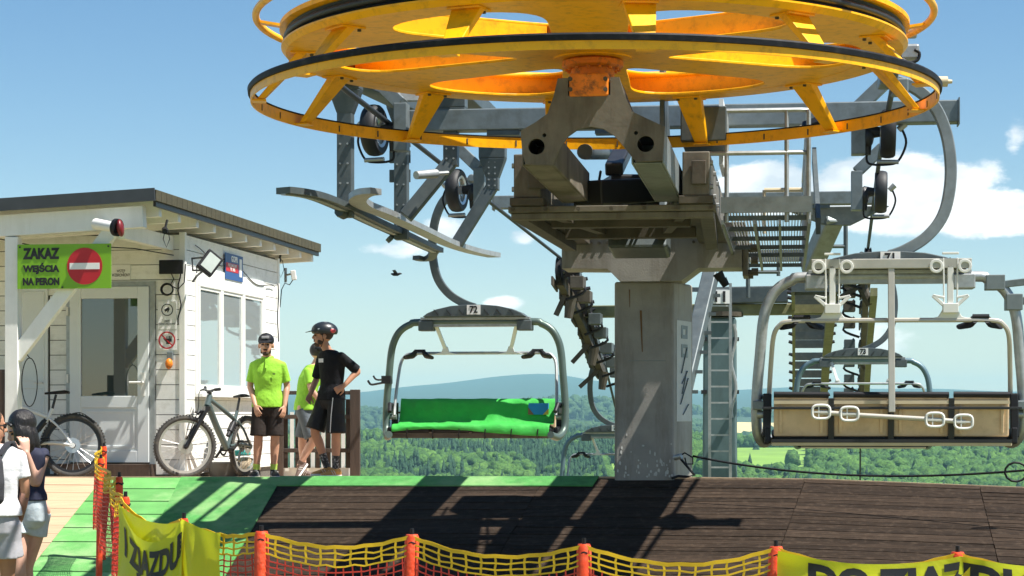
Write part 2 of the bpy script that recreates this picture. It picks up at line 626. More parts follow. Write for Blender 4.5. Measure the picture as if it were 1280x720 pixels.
glass_m.node_tree.links.new(_bp.outputs[0], _b.inputs['Normal'])

# ================================================================ terrain, hills, forest
def interp(x, tab):
    if x <= tab[0][0]:
        return tab[0][1]
    for (a, b), (c, d) in zip(tab, tab[1:]):
        if x <= c:
            t = (x - a) / (c - a)
            return b + (d - b) * t
    return tab[-1][1]


ZCT = [(-12, .925), (-4.6, .927), (1.46, .959), (3.2, .945), (5.2, .873), (9, .74)]


def d_c(x):
    return 22.25 - .17 * (x - 1.46)


def z_c(x):
    return interp(x, ZCT)


def zr(x, d):
    return max(z_c(x) - .28 * (d_c(x) - d), -.125)


PROF = [(60, -9), (150, -30), (400, -62), (700, -52), (850, -41), (1000, -33), (1300, -22), (1500, -34), (1900, -50), (2400, -40),
        (3000, -19), (3500, -9), (4200, -30), (5000, -8), (6200, 45), (7600, 88), (8200, 80), (9600, 30)]
RIDGE = [(-.40, .75), (-.26, .78), (-.10, .80), (-.07, .85), (-.045, 1.15), (-.015, 1.42), (.010, 1.56), (.022, 1.58), (.04, 1.34), (.07, 1.0), (.085, .92), (.11, 1.0), (.15, 1.02), (.20, .93), (.26, .9), (.40, .8)]


def hill_noise(x, y):
    return (math.sin(x * .0041 + y * .0023) + math.sin(y * .0057 - x * .0019 + 1.3) + .6 * math.sin(x * .011 + 2.1) * math.sin(y * .009))


def terrain(x, y):
    r = math.hypot(x, y)
    az = x / max(y, 1.0)
    z = interp(r, PROF)
    if r > 4600:
        k = min(1, (r - 4600) / 1500)
        z = z + k * (max(z, 0) * (interp(az, RIDGE) - 1)) + k * 3.0 * math.sin(az * 95 + r * .001) + k * 2.5 * math.sin(az * 41 + 1.0)
    if 700 < r < 4600:
        z += hill_noise(x, y) * (2.0 if r < 1700 else 5.0)
    if 2300 < r < 4300:
        z += 9 * math.sin(az * 23 + .8) + 4 * math.sin(az * 57)
    return z


def grid_mesh(name, us, vs, fn):
    v = [fn(a, b) for b in vs for a in us]
    n = len(us)
    f = [(j * n + i, j * n + i + 1, (j + 1) * n + i + 1, (j + 1) * n + i) for j in range(len(vs) - 1) for i in range(n - 1)]
    me = bpy.data.meshes.new(name)
    me.from_pydata(v, [], f)
    me.update()
    return me


def land_material():
    m = mat('hill_land', (.035, .075, .022), .9, var=.5, vs=.02, bump=.0)
    t = m.node_tree
    b = t.nodes['Principled BSDF']
    tc = nd(t, 'ShaderNodeTexCoord')
    vo = nd(t, 'ShaderNodeTexVoronoi')
    vo.inputs['Scale'].default_value = .0042
    mp = nd(t, 'ShaderNodeMapping')
    mp.inputs['Scale'].default_value = (1, .45, 0)
    t.links.new(tc.outputs['Object'], mp.inputs[0])
    t.links.new(mp.outputs[0], vo.inputs['Vector'])
    sep = nd(t, 'ShaderNodeSeparateColor')
    t.links.new(vo.outputs['Color'], sep.inputs[0])
    ramp = nd(t, 'ShaderNodeValToRGB')
    e = ramp.color_ramp
    e.interpolation = 'CONSTANT'
    e.elements[0].position = 0
    e.elements[0].color = (.030, .062, .020, 1)
    e.elements[1].position = .52
    e.elements[1].color = (.10, .18, .035, 1)
    for p, c in ((.66, (.028, .06, .02, 1)), (.84, (.16, .22, .05, 1)), (.93, (.045, .085, .03, 1))):
        x = e.elements.new(p)
        x.color = c
    t.links.new(sep.outputs[0], ramp.inputs[0])
    nz = nd(t, 'ShaderNodeTexNoise')
    nz.inputs['Scale'].default_value = .035
    nz.inputs['Detail'].default_value = 8
    nz.inputs['Roughness'].default_value = .7
    t.links.new(tc.outputs['Object'], nz.inputs['Vector'])
    mr = nd(t, 'ShaderNodeMapRange')
    mr.inputs['From Min'].default_value = .3
    mr.inputs['From Max'].default_value = .7
    mr.inputs['To Min'].default_value = .45
    mr.inputs['To Max'].default_value = 1.5
    t.links.new(nz.outputs[0], mr.inputs['Value'])
    sc = nd(t, 'ShaderNodeVectorMath', operation='SCALE')
    t.links.new(ramp.outputs[0], sc.inputs[0])
    t.links.new(mr.outputs[0], sc.inputs['Scale'])
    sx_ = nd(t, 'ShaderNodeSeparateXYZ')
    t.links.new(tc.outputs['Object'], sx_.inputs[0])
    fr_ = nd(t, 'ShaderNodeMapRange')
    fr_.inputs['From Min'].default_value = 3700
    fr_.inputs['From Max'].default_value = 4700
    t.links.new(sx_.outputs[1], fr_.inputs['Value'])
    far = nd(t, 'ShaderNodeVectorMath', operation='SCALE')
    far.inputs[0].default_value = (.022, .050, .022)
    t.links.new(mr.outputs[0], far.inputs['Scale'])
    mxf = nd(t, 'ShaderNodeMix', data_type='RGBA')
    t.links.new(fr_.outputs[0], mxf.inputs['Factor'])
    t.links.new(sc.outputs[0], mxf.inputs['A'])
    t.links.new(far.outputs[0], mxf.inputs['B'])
    t.links.new(mxf.outputs['Result'], b.inputs['Base Color'])
    return m


land_m = land_material()
rs = [60, 80, 110, 150, 220, 300, 400, 520, 640] + list(range(700, 1700, 50)) + list(range(1700, 4700, 100)) + list(range(4700, 9700, 200))
azs = [-.50 + i * .008 for i in range(126)]
hills = bpy.data.objects.new('hills', grid_mesh('hills', azs, rs, lambda a, r: (a * r / math.hypot(1, a), r / math.hypot(1, a), terrain(a * r / math.hypot(1, a), r / math.hypot(1, a)))))
COL.objects.link(hills)
finish(hills, land_m, smooth=True)
tag(hills, kind='structure')


def ground_z(x, y):
    if y < 17.5:
        return -.17
    if y < 24:
        return max(-.17, min(zr(max(-9, min(9, x)), y - .5), z_c(x) - (.0 if x < .4 else min(1.2, (x - .4) * .5) * max(0, min(1, (y - 21.8) / 1.2)))) - .2)
    if y < 31.5:
        return 1.60 - .0311 * y - (.0 if x < .4 else min(1.2, (x - .4) * .5))
    return 1.60 - .0311 * 31.5 - (y - 31.5) * .36 - (.0 if x < .4 else 1.2)


gm = grid_mesh('ground', [-46 + i * 2.0 for i in range(47)], [-30, -10, 0, 6, 10, 13, 15, 17, 18, 18.5, 19, 19.5, 20, 20.5, 21, 21.5, 22, 22.5, 23, 23.5, 23.9, 25, 27, 29, 31.5, 33, 36, 40, 46, 54, 62],
               lambda x, y: (x, y, ground_z(x, y)))
grass_slope = mat('dry_grass_ground', (.16, .17, .06), .95, var=.4, vs=3, dirt=(.30, .25, .18), damt=.7, ds=1, bump=.5, bs=25)
ground = bpy.data.objects.new('ground', gm)
COL.objects.link(ground)
finish(ground, grass_slope, smooth=True)
tag(ground, kind='structure')

# meadows lying on the near hill
meadow_m = mat('meadow_grass', (.17, .30, .035), .9, var=.25, vs=.03)
wheat_m = mat('ripe_field', (.58, .47, .20), .9, var=.12, vs=.03)


def field(name, m, a0, a1, r0, r1, lift=.6):
    us = [a0 + (a1 - a0) * i / 14 for i in range(15)]
    vs = [r0 + (r1 - r0) * i / 24 for i in range(25)]

    def fn(a, r):
        aa = a + .004 * math.sin(r * .012)
        x, y = aa * r / math.hypot(1, aa), r / math.hypot(1, aa)
        return (x, y, terrain(x, y) + lift)
    o = bpy.data.objects.new(name, grid_mesh(name, us, vs, fn))
    COL.objects.link(o)
    finish(o, m, smooth=True)
    return tag(o, kind='structure')


FIELDS = [(.096, .142, 985, 1340), (.098, .140, 2450, 3150), (.044, .064, 960, 1120), (.105, .20, 3180, 3400)]
field('meadow', meadow_m, *FIELDS[0])
field('ripe_field', wheat_m, *FIELDS[1], lift=2.5)
field('meadow', meadow_m, *FIELDS[2])


def in_field(a, r, pad=0.0):
    for (a0, a1, r0, r1) in FIELDS:
        if a0 + pad < a < a1 - pad and r0 < r < r1:
            return True
    return False


def ico(sub):
    import bmesh
    bm = bmesh.new()
    bmesh.ops.create_icosphere(bm, subdivisions=sub, radius=1.0)
    v = np.array([p.co[:] for p in bm.verts], dtype=np.float32)
    f = np.array([[q.index for q in p.verts] for p in bm.faces], dtype=np.int32)
    bm.free()
    return v, f


def tree_protos():
    rng = np.random.RandomState(4)
    bv, bf = ico(2)
    dec, spr = [], []
    for k in range(7):
        v = bv.copy()
        s = 1 + rng.uniform(-.34, .30, len(v))[:, None]
        v = v * s
        v[:, 2] = np.where(v[:, 2] < 0, v[:, 2] * .75, v[:, 2] * 1.05)
        v *= np.array([.36, .36, .46])
        v[:, 2] += .52
        lv, lf = ico(1)
        vv, ff = [v], [bf]
        off = len(v)
        for q in range(3):
            an = rng.uniform(0, 6.28)
            l = lv * (1 + rng.uniform(-.25, .25, len(lv))[:, None]) * rng.uniform(.15, .24)
            l = l + np.array([math.cos(an) * .27, math.sin(an) * .27, rng.uniform(.38, .85)])
            vv.append(l)
            ff.append(lf + off)
            off += len(lv)
        dec.append((np.concatenate(vv).astype(np.float32), np.concatenate(ff).astype(np.int32)))
    for k in range(6):                       # spruces: stacked ragged skirts
        vs, fs = [], []
        n = 9
        for L in range(4):
            z0, z1 = .08 + L * .21, .08 + L * .21 + .36
            r = .20 * (1 - L * .22)
            o = len(vs)
            for i in range(n):
                an = 2 * math.pi * i / n + L
                q = r * rng.uniform(.6, 1.25)
                vs.append((q * math.cos(an), q * math.sin(an), z0 + rng.uniform(-.05, .05)))
            vs.append((0, 0, min(1.0, z1)))
            for i in range(n):
                fs.append((o + i, o + (i + 1) % n, o + n))
        spr.append((np.array(vs, dtype=np.float32), np.array(fs, dtype=np.int32)))
    return dec, spr


def scatter_forest(name, label, spots, m):
    """spots: (x, y, z, height, width factor, kind)"""
    dec, spr = tree_protos()
    VV, FF, off = [], [], 0
    rng = np.random.RandomState(11)
    for (x, y, z, h, w, kind) in spots:
        v, f = (dec if kind == 0 else spr)[rng.randint(0, 6)]
        an = rng.uniform(0, 6.283)
        c, s = math.cos(an), math.sin(an)
        q = np.empty_like(v)
        q[:, 0] = (v[:, 0] * c - v[:, 1] * s) * h * w + x
        q[:, 1] = (v[:, 0] * s + v[:, 1] * c) * h * w + y
        q[:, 2] = v[:, 2] * h + z
        VV.append(q)
        FF.append(f + off)
        off += len(v)
    V_ = np.concatenate(VV)
    F_ = np.concatenate(FF)
    me = bpy.data.meshes.new(name)
    me.vertices.add(len(V_))
    me.vertices.foreach_set('co', V_.ravel())
    me.loops.add(F_.size)
    me.loops.foreach_set('vertex_index', F_.ravel())
    me.polygons.add(len(F_))
    me.polygons.foreach_set('loop_start', np.arange(0, F_.size, 3, dtype=np.int32))
    me.polygons.foreach_set('loop_total', np.full(len(F_), 3, dtype=np.int32))
    me.update(calc_edges=True)
    o = bpy.data.objects.new(name, me)
    COL.objects.link(o)
    finish(o, m, smooth=True)
    return tag(o, label, 'forest', kind='stuff')


def leaf_mat(name, c0, c1, sc_, bump):
    m = bpy.data.materials.new(name)
    m.use_nodes = True
    t = m.node_tree
    b = t.nodes['Principled BSDF']
    b.inputs['Roughness'].default_value = .8
    b.inputs['Specular IOR Level'].default_value = .2
    tc = nd(t, 'ShaderNodeTexCoord')
    n = nd(t, 'ShaderNodeTexNoise')
    n.inputs['Scale'].default_value = sc_
    n.inputs['Detail'].default_value = 7
    n.inputs['Roughness'].default_value = .7
    t.links.new(tc.outputs['Object'], n.inputs['Vector'])
    r = nd(t, 'ShaderNodeMapRange')
    r.inputs['From Min'].default_value = .32
    r.inputs['From Max'].default_value = .68
    t.links.new(n.outputs[0], r.inputs['Value'])
    mx = nd(t, 'ShaderNodeMix', data_type='RGBA')
    mx.inputs['A'].default_value = (*c0, 1)
    mx.inputs['B'].default_value = (*c1, 1)
    t.links.new(r.outputs[0], mx.inputs['Factor'])
    nf = nd(t, 'ShaderNodeTexNoise')
    nf.inputs['Scale'].default_value = bump * 1.3
    nf.inputs['Detail'].default_value = 5
    nf.inputs['Roughness'].default_value = .7
    t.links.new(tc.outputs['Object'], nf.inputs['Vector'])
    rf = nd(t, 'ShaderNodeMapRange')
    rf.inputs['From Min'].default_value = .32
    rf.inputs['From Max'].default_value = .68
    rf.inputs['To Min'].default_value = .45
    rf.inputs['To Max'].default_value = 1.35
    t.links.new(nf.outputs[0], rf.inputs['Value'])
    sf = nd(t, 'ShaderNodeVectorMath', operation='SCALE')
    t.links.new(mx.outputs['Result'], sf.inputs[0])
    t.links.new(rf.outputs[0], sf.inputs['Scale'])
    t.links.new(sf.outputs[0], b.inputs['Base Color'])
    n3 = nd(t, 'ShaderNodeTexNoise')
    n3.inputs['Scale'].default_value = bump
    n3.inputs['Detail'].default_value = 4
    t.links.new(tc.outputs['Object'], n3.inputs['Vector'])
    bp = nd(t, 'ShaderNodeBump')
    bp.inputs['Strength'].default_value = .9
    bp.inputs['Distance'].default_value = 1.0
    t.links.new(n3.outputs[0], bp.inputs['Height'])
    t.links.new(bp.outputs[0], b.inputs['Normal'])
    return m


leaf_b = leaf_mat('broadleaf_foliage', (.016, .060, .014), (.095, .195, .028), .085, .7)
leaf_s = leaf_mat('spruce_foliage', (.013, .043, .020), (.034, .085, .032), .05, .9)
leaf_f = leaf_mat('far_foliage', (.018, .045, .016), (.06, .115, .03), .02, .3)


def make_forest():
    rng = random.Random(3)
    near_b, near_s = [], []
    r = 860.0
    while r < 1400:
        st = 5.3 + (r - 860) * .0018
        a = -.33
        while a < .33:
            a += st / r * rng.uniform(.8, 1.25)
            rr = r + rng.uniform(-4, 4)
            if in_field(a, rr) and rng.random() > .012:
                continue
            x, y = a * rr / math.hypot(1, a), rr / math.hypot(1, a)
            z = terrain(x, y)
            # spruce stands: towards the left, mixed patches
            ns = math.sin(x * .019 + 1.0) * math.sin(y * .013 + x * .006) + .5 * math.sin(x * .047 + y * .031) + .25 * math.sin(x * .11 - y * .07)
            ps = .88 if ns > (.15 if a < .06 else .55) else .05
            if .01 < a < .045:
                ps = max(ps, .75)
            if rng.random() < ps:
                near_s.append((x, y, z - .5, rng.uniform(10, 17), rng.uniform(.8, 1.1), 1))
            else:
                near_b.append((x, y, z - .8, rng.uniform(6.0, 13.5), rng.uniform(.8, 1.3), 0))
        r += st * .95
    for k in range(60):                       # taller clump beside the field
        a = .079 + rng.uniform(-.012, .016)
        rr = rng.uniform(880, 960)
        x, y = a * rr, rr
        near_b.append((x, y, terrain(x, y) - 1, rng.uniform(15, 26), rng.uniform(.8, 1.1), 0))
    far = []
    r = 2150.0
    while r < 3600:
        a = -.33
        while a < .33:
            a += 17.0 / r * rng.uniform(.7, 1.4)
            rr = r + rng.uniform(-14, 14)
            x, y = a * rr / math.hypot(1, a), rr / math.hypot(1, a)
            if in_field(a, rr) or math.sin(x * .008 + 2) * math.sin(y * .0052 + x * .002) > .22:
                continue
            far.append((x, y, terrain(x, y) - 2, rng.uniform(13, 21), rng.uniform(1.1, 1.6), 0 if rng.random() < .5 else 1))
        r += 24
    scatter_forest('broadleaf_forest', 'light green broadleaf forest covering the near hillside', near_b, leaf_b)
    scatter_forest('spruce_forest', 'dark spruce stands standing in the near hillside forest', near_s, leaf_s)
    scatter_forest('distant_forest', 'hazy blue green forest on the hills beyond the valley', far, leaf_f)


make_forest()

# haze: one closed box of even thin air round everything
hz = MB().box((0, 4700, 38), (13000, 10600, 248))
haze = hz.build('haze', None)
hm = bpy.data.materials.new('thin_haze')
hm.use_nodes = True
hm.node_tree.nodes.clear()
pv = nd(hm.node_tree, 'ShaderNodeVolumePrincipled')
pv.inputs['Color'].default_value = (.45, .86, 1.0, 1)
pv.inputs['Density'].default_value = .000105
pv.inputs['Anisotropy'].default_value = .0
ho = nd(hm.node_tree, 'ShaderNodeOutputMaterial')
hm.node_tree.links.new(pv.outputs[0], ho.inputs['Volume'])
haze.data.materials.append(hm)
tag(haze, 'thin pale summer haze over the whole valley', 'haze', kind='stuff')

# ================================================================ ramp
ramp = thing('ramp', None, None, (0, 20, 0))
tag(ramp, kind='structure')


def ramp_slab(x00, x01, x10, x11, s0, s1, th=.04, lift=0.0, m=None, name='plank', tilt=0.0):
    """piece of the ramp between distances s0..s1 below the crest; x00/x01 at s0, x10/x11 at s1"""
    pts = []
    for (x, s) in ((x10, s1), (x11, s1), (x01, s0), (x00, s0)):
        d = d_c(x) - s
        pts.append(Vector((x, d, zr(x, d) + lift)))
    pts[0].z += tilt
    pts[1].z += tilt
    lo = [p - Vector((0, 0, th)) for p in pts]
    return MB().hexa(lo, pts).build(name, m, ramp)


JO = [(-2.5, 0.07), (.35, .20), (3.05, .245), (4.80, .14), (7.6, .17)]     # joints at the crest, lean per metre
rg = random.Random(5)
w = .105
for i in range(39):
    s0, s1 = i * w, (i + 1) * w - .006
    for (xa, ka), (xb, kb) in zip(JO, JO[1:]):
        g = rg.uniform(.001, .006)
        ramp_slab(xa - ka * s0 + g, xb - kb * s0 - g, xa - ka * s1 + g, xb - kb * s1 - g, s0, s1 - rg.uniform(0, .006), .035,
                  rg.uniform(-.004, .004), plank_m, 'plank', rg.uniform(-.003, .003))
# green strip along the crest and the green carpet
ramp_slab(-2.52, .92, -2.54, .84, -.02, .30, .012, .012, green_c, 'green_strip')
cm = MB()
n = 14
for i in range(n):
    s0, s1 = i * .3, (i + 1) * .3
    for (xa, xb) in ((-3.62, -2.5),):
        pts = []
        for (x, s) in ((xa, s1), (xb - .07 * s1, s1), (xb - .07 * s0, s0), (xa, s0)):
            d = d_c(x) - s
            pts.append(Vector((x, d, zr(x, d) + .010)))
        cm.hexa([p - Vector((0, 0, .014)) for p in pts], pts)
cm.build('green_carpet', green_c, ramp)


def xb_(s):
    return -4.50 - .06 * s


for i in range(10):
    s0, s1 = i * .42 - .02, (i + 1) * .42 - .052
    s0 = max(s0, 0)
    ramp_slab(xb_(s0), -3.60, xb_(s1), -3.60, s0, s1, .03, 0.0, green_w, 'green_board')
for i in range(16):
    s0, s1 = i * .262, (i + 1) * .262 - .010
    for k in range(2):
        x0a, x1a = (-6.6, xb_(s0) - .004) if k == 0 else (-9.4, -6.61)
        x1b = xb_(s1) - .004 if k == 0 else -6.61
        ramp_slab(x0a, x1a, x0a, x1b, s0, s1, .03, rg.uniform(-.003, .001), lplank_m, 'board')
# dark sub-frame below the boards (seen through the joints) and the crest edge board
sub = MB()
for i in range(8):
    s0, s1 = i * .5, (i + 1) * .5
    for (xa, xb) in ((-9.4, -4.6), (-4.6, -2.5), (-2.5, 1.46), (1.46, 3.2), (3.2, 5.2), (5.2, 7.5)):
        pts = []
        for (x, s) in ((xa, s1), (xb, s1), (xb, s0), (xa, s0)):
            d = d_c(x) - s
            pts.append(Vector((x, d, zr(x, d) - .05)))
        sub.hexa([p - Vector((0, 0, .05)) for p in pts], pts)
sub.build('subframe', brown_w, ramp)
eb = MB()
for (xa, xb) in ((-9.4, -4.6), (-4.6, 1.46), (1.46, 3.2), (3.2, 5.2), (5.2, 7.5)):
    a = Vector((xa, d_c(xa) + .035, z_c(xa) - .10))
    b = Vector((xb, d_c(xb) + .035, z_c(xb) - .10))
    eb.beam(a, b, .05, .22)
eb.build('edge_board', lplank_m, ramp)

# level platform behind the crest carrying the hut and the people
platform = thing('platform', None, None, (-4, 26, .8))
tag(platform, kind='structure')
for i in range(27):
    y0 = 23.75 + i * .30
    p = []
    for (x, y) in ((-9.4, y0 + .9), (.9, y0 - .8), (.9, y0 - .8 + .288), (-9.4, y0 + .9 + .288)):
        p.append(Vector((x, y, 1.643 - .0311 * y)))
    MB().hexa([q - Vector((0, 0, .05)) for q in p], p).build('board', lplank_m, platform)

# ================================================================ hut
PHI = R(8.5)
HC = Vector((-3.88, 25.0, 0))                       # near right corner of the hut
HN = Vector((math.cos(PHI), -math.sin(PHI), 0))     # outward normal of the window wall
HH = Vector((math.sin(PHI), math.cos(PHI), 0))      # along the window wall, away from the camera
UPV = Vector((0, 0, 1))
HR = Matrix.Rotation(-PHI, 3, 'Z')
ZB = .86


def HP(n_, h_, z_):
    return HC + HN * n_ + HH * h_ + UPV * z_


def hbox(mb, n0, n1, h0, h1, z0, z1):
    c = HP((n0 + n1) / 2, (h0 + h1) / 2, (z0 + z1) / 2)
    return mb.box(c, (abs(n1 - n0), abs(h1 - h0), abs(z1 - z0)), HR)


hut = thing('wooden_hut', 'white painted wooden hut with flat roof and large side windows', 'hut', HP(-1.5, 2, ZB), -PHI)
WL, WW, WT = 4.35, 3.6, 3.78
core = MB()
hbox(core, -WW, -.035, .035, WL, ZB - .15, WT)
core.build('wall_core', stone, hut)
# siding: boards between openings.  Front wall (h = 0): door -1.40..-.40, plain door -2.1..-1.66; side wall: window .5..3.5
BH = .178
nb = int((WT - ZB) / BH)
brd_cache = {}


def siding(wall, a0, a1, z0, z1):
    mb = MB()
    if wall == 'front':
        hbox(mb, a0, a1, -.0, .034, z0, z1 - .009)
    else:
        hbox(mb, -.034, .0, a0, a1, z0, z1 - .009)
    return mb.build('board', board_m, hut)


for i in range(nb + 1):
    z0 = ZB + .05 + i * BH
    z1 = min(z0 + BH, WT)
    if z1 - z0 < .03:
        continue
    segs = [(-3.6, -2.12), (-1.66, -1.44), (-.345, -.062)] if z1 < 3.20 else [(-3.6, -.062)]
    for (a, b) in segs:
        siding('front', a, b, z0, z1)
    segs = [(.062, .47), (3.53, WL - .07)] if (1.84 < z1 and z0 < 3.28) else [(.062, WL - .07)]
    for (a, b) in segs:
        siding('side', a, b, z0, z1)
for (n_, h_) in ((.0, .0), (.0, WL)):
    mb = MB()
    hbox(mb, n_ - .06, n_ + .012, h_ - .012 if h_ == 0 else h_ - .07, h_ + .06 if h_ == 0 else h_ + .012, ZB, WT)
    mb.build('corner_board', white_p, hut, bevel=.004)
mb = MB()
hbox(mb, -3.6, .02, -.03, -.005, ZB - .2, ZB + .05)
mb.build('plinth', stone, hut)
# door
door = MB()
zd0, zd1 = 1.05, 3.14


def fr(mb, n0, n1, h0, h1, z0, z1, t):
    hbox(mb, n0, n0 + t, h0, h1, z0, z1)
    hbox(mb, n1 - t, n1, h0, h1, z0, z1)
    hbox(mb, n0 + t, n1 - t, h0, h1, z1 - t, z1)
    hbox(mb, n0 + t, n1 - t, h0, h1, z0, z0 + t)


fr(door, -1.40, -.42, -.05, -.005, zd0, zd1, .14)
hbox(door, -1.26, -.56, -.05, -.005, 1.70, 1.84)
do = door.build('door', door_m, hut, bevel=.006)
mb = MB()
hbox(mb, -1.262, -.558, -.022, -.012, 1.84, 3.0)
mb.build('pane', glass_m, do)
mb = MB()
hbox(mb, -1.262, -.558, -.030, -.012, 1.19, 1.70)
fr(mb, -1.23, -.59, -.04, -.029, 1.22, 1.67, .03)
mb.build('panel', door_m, do, bevel=.004)
mb = MB()
mb.cyl(HP(-.49, -.05, 2.0), HP(-.49, -.11, 2.0), .012)
mb.cyl(HP(-.49, -.11, 2.0), HP(-.64, -.11, 2.0), .013)
hbox(mb, -.515, -.465, -.062, -.05, 1.84, 2.12)
mb.build('handle', white_pl, do, smooth='auto')
for z in (1.35, 2.05, 2.85):
    mb = MB()
    mb.cyl(HP(-1.425, -.06, z - .05), HP(-1.425, -.06, z + .05), .016)
    mb.build('hinge', white_pl, do, smooth='auto')
mb = MB()
hbox(mb, -.415, -.35, -.03, .0, ZB + .05, 3.2)
hbox(mb, -1.45, -1.403, -.02, .0, ZB + .05, 3.2)
hbox(mb, -1.403, -.415, -.02, .0, zd1 + .006, 3.2)
mb.build('door_frame', galv, hut)
mb = MB()
hbox(mb, -1.5, -.33, -.30, -.04, ZB - .05, 1.035)
mb.build('door_step', brown_w, hut)
# plain second door on the left
d2 = MB()
hbox(d2, -2.1, -1.68, -.03, 0, 1.05, 3.14)
fr(d2, -2.06, -1.72, -.042, -.029, 1.10, 1.95, .02)
fr(d2, -2.06, -1.72, -.042, -.029, 2.02, 3.09, .02)
dd = d2.build('door', door_m, hut, bevel=.004)
tag(dd, 'plain white panelled door beside the glazed door')
mb = MB()
mb.cyl(HP(-1.74, -.03, 2.0), HP(-1.74, -.08, 2.0), .011)
mb.cyl(HP(-1.74, -.08, 2.0), HP(-1.83, -.08, 2.0), .011)
mb.build('handle', white_pl, dd, smooth='auto')
# three light window on the side wall
win = MB()
fr(win, 0, 0, 0, 0, 0, 0, 0) if False else None
z0w, z1w = 1.88, 3.24


def wbox(mb, h0, h1, z0, z1, n0=-.03, n1=.03):
    return hbox(mb, n0, n1, h0, h1, z0, z1)


wbox(win, .50, 3.50, z1w - .07, z1w)
wbox(win, .50, 3.50, z0w, z0w + .07)
for (a, b) in ((.50, .57), (1.44, 1.56), (2.44, 2.56), (3.43, 3.50)):
    wbox(win, a, b, z0w + .07, z1w - .07)
wo = win.build('window', white_pl, hut, bevel=.006)
for (a, b) in ((.57, 1.44), (1.56, 2.44), (2.56, 3.43)):
    mb = MB()
    wbox(mb, a, b, z0w + .07, z1w - .07, -.01, .005)
    mb.build('pane', glass_w, wo)
    mb = MB()
    fr2 = [(a, a + .035, z0w + .07, z1w - .07), (b - .035, b, z0w + .07, z1w - .07), (a + .035, b - .035, z0w + .07, z0w + .105), (a + .035, b - .035, z1w - .105, z1w - .07)]
    for q in fr2:
        wbox(mb, *q, .003, .018)
    mb.build('sash', white_pl, wo)
mb = MB()
wbox(mb, .42, 3.58, z0w - .05, z0w - .003, 0, .10)
mb.build('sill', white_pl, wo, bevel=.005)
mb = MB()
for q in ((.42, .497, z0w, z1w + .08), (3.503, 3.58, z0w, z1w + .08), (.497, 3.503, z1w + .003, z1w + .165), (.475, 3.525, z0w - .085, z0w - .052)):
    wbox(mb, *q, .0, .022)
mb.build('trim', white_p, wo, bevel=.003)
# roof: falls slightly to the left, deep porch in front
H0, H1, NR, NL = -1.98, 5.6, .27, -4.6
SL = .05


def rz(n_):
    return 4.07 + SL * (n_ - NR)


roof = MB()
roof.hexa([HP(NL, H0, rz(NL) - .05), HP(NR, H0, rz(NR) - .05), HP(NR, H1, rz(NR) - .05), HP(NL, H1, rz(NL) - .05)],
          [HP(NL, H0, rz(NL)), HP(NR, H0, rz(NR)), HP(NR, H1, rz(NR)), HP(NL, H1, rz(NL))])
ro = roof.build('roof', anthr, hut)
mb = MB()
mb.beam(HP(NL, H0 - .012, rz(NL) - .05), HP(NR + .02, H0 - .012, rz(NR) - .05), .024, .14)
mb.build('fascia', anthr, ro)
mb = MB()
for i in range(40):
    a0, a1 = H0 + .01 + (H1 - H0) * i / 40, H0 + (H1 - H0) * (i + 1) / 40
    mb.beam(HP(NR + .014, a0, rz(NR) - .055), HP(NR + .014, a1, rz(NR) - .055), .028, .118)
mb.build('shingle_edge', olive, ro)
mb = MB()
hbox(mb, NR - .035, NR - .003, H0 + .1, H1, rz(NR) - .17, rz(NR) - .052)
mb.build('drip_edge', black_m, ro)
mb = MB()
mb.hexa([HP(NL, H0 + .03, rz(NL) - .075), HP(NR - .04, H0 + .03, rz(NR) - .075), HP(NR - .04, H1 - .03, rz(NR) - .075), HP(NL, H1 - .03, rz(NL) - .075)],
        [HP(NL, H0 + .03, rz(NL) - .052), HP(NR - .04, H0 + .03, rz(NR) - .052), HP(NR - .04, H1 - .03, rz(NR) - .052), HP(NL, H1 - .03, rz(NL) - .052)])
mb.build('soffit', white_p, hut)
for k in range(11):
    h_ = H0 + .42 + k * .70
    mb = MB()
    mb.beam(HP(-.9 if h_ > 0 else NL, h_, rz(-.9 if h_ > 0 else NL) - .165), HP(NR - .06, h_, rz(NR) - .165), .10, .18)
    mb.build('rafter', white_p, hut, bevel=.004)
mb = MB()
mb.beam(HP(NL, H0 + .16, rz(NL) - .27), HP(.12, H0 + .16, rz(.12) - .27), .12, .24)
mb.build('porch_beam', white_p, hut, bevel=.006)
mb = MB()
mb.beam(HP(-.18, H0 + .22, rz(-.2) - .40), HP(-.18, .0, rz(-.2) - .40), .10, .17)
mb.build('side_beam', white_p, hut, bevel=.005)
mb = MB()
hbox(mb, -1.465, -1.315, H0 + .09, H0 + .23, .93, rz(-1.4) - .40)
mb.build('post', white_p, hut, bevel=.006)
mb = MB()
mb.beam(HP(-1.36, H0 + .16, 2.26), HP(-.25, H0 + .16, rz(-.3) - .39), .10, .155)
mb.build('brace', white_p, hut, bevel=.005)
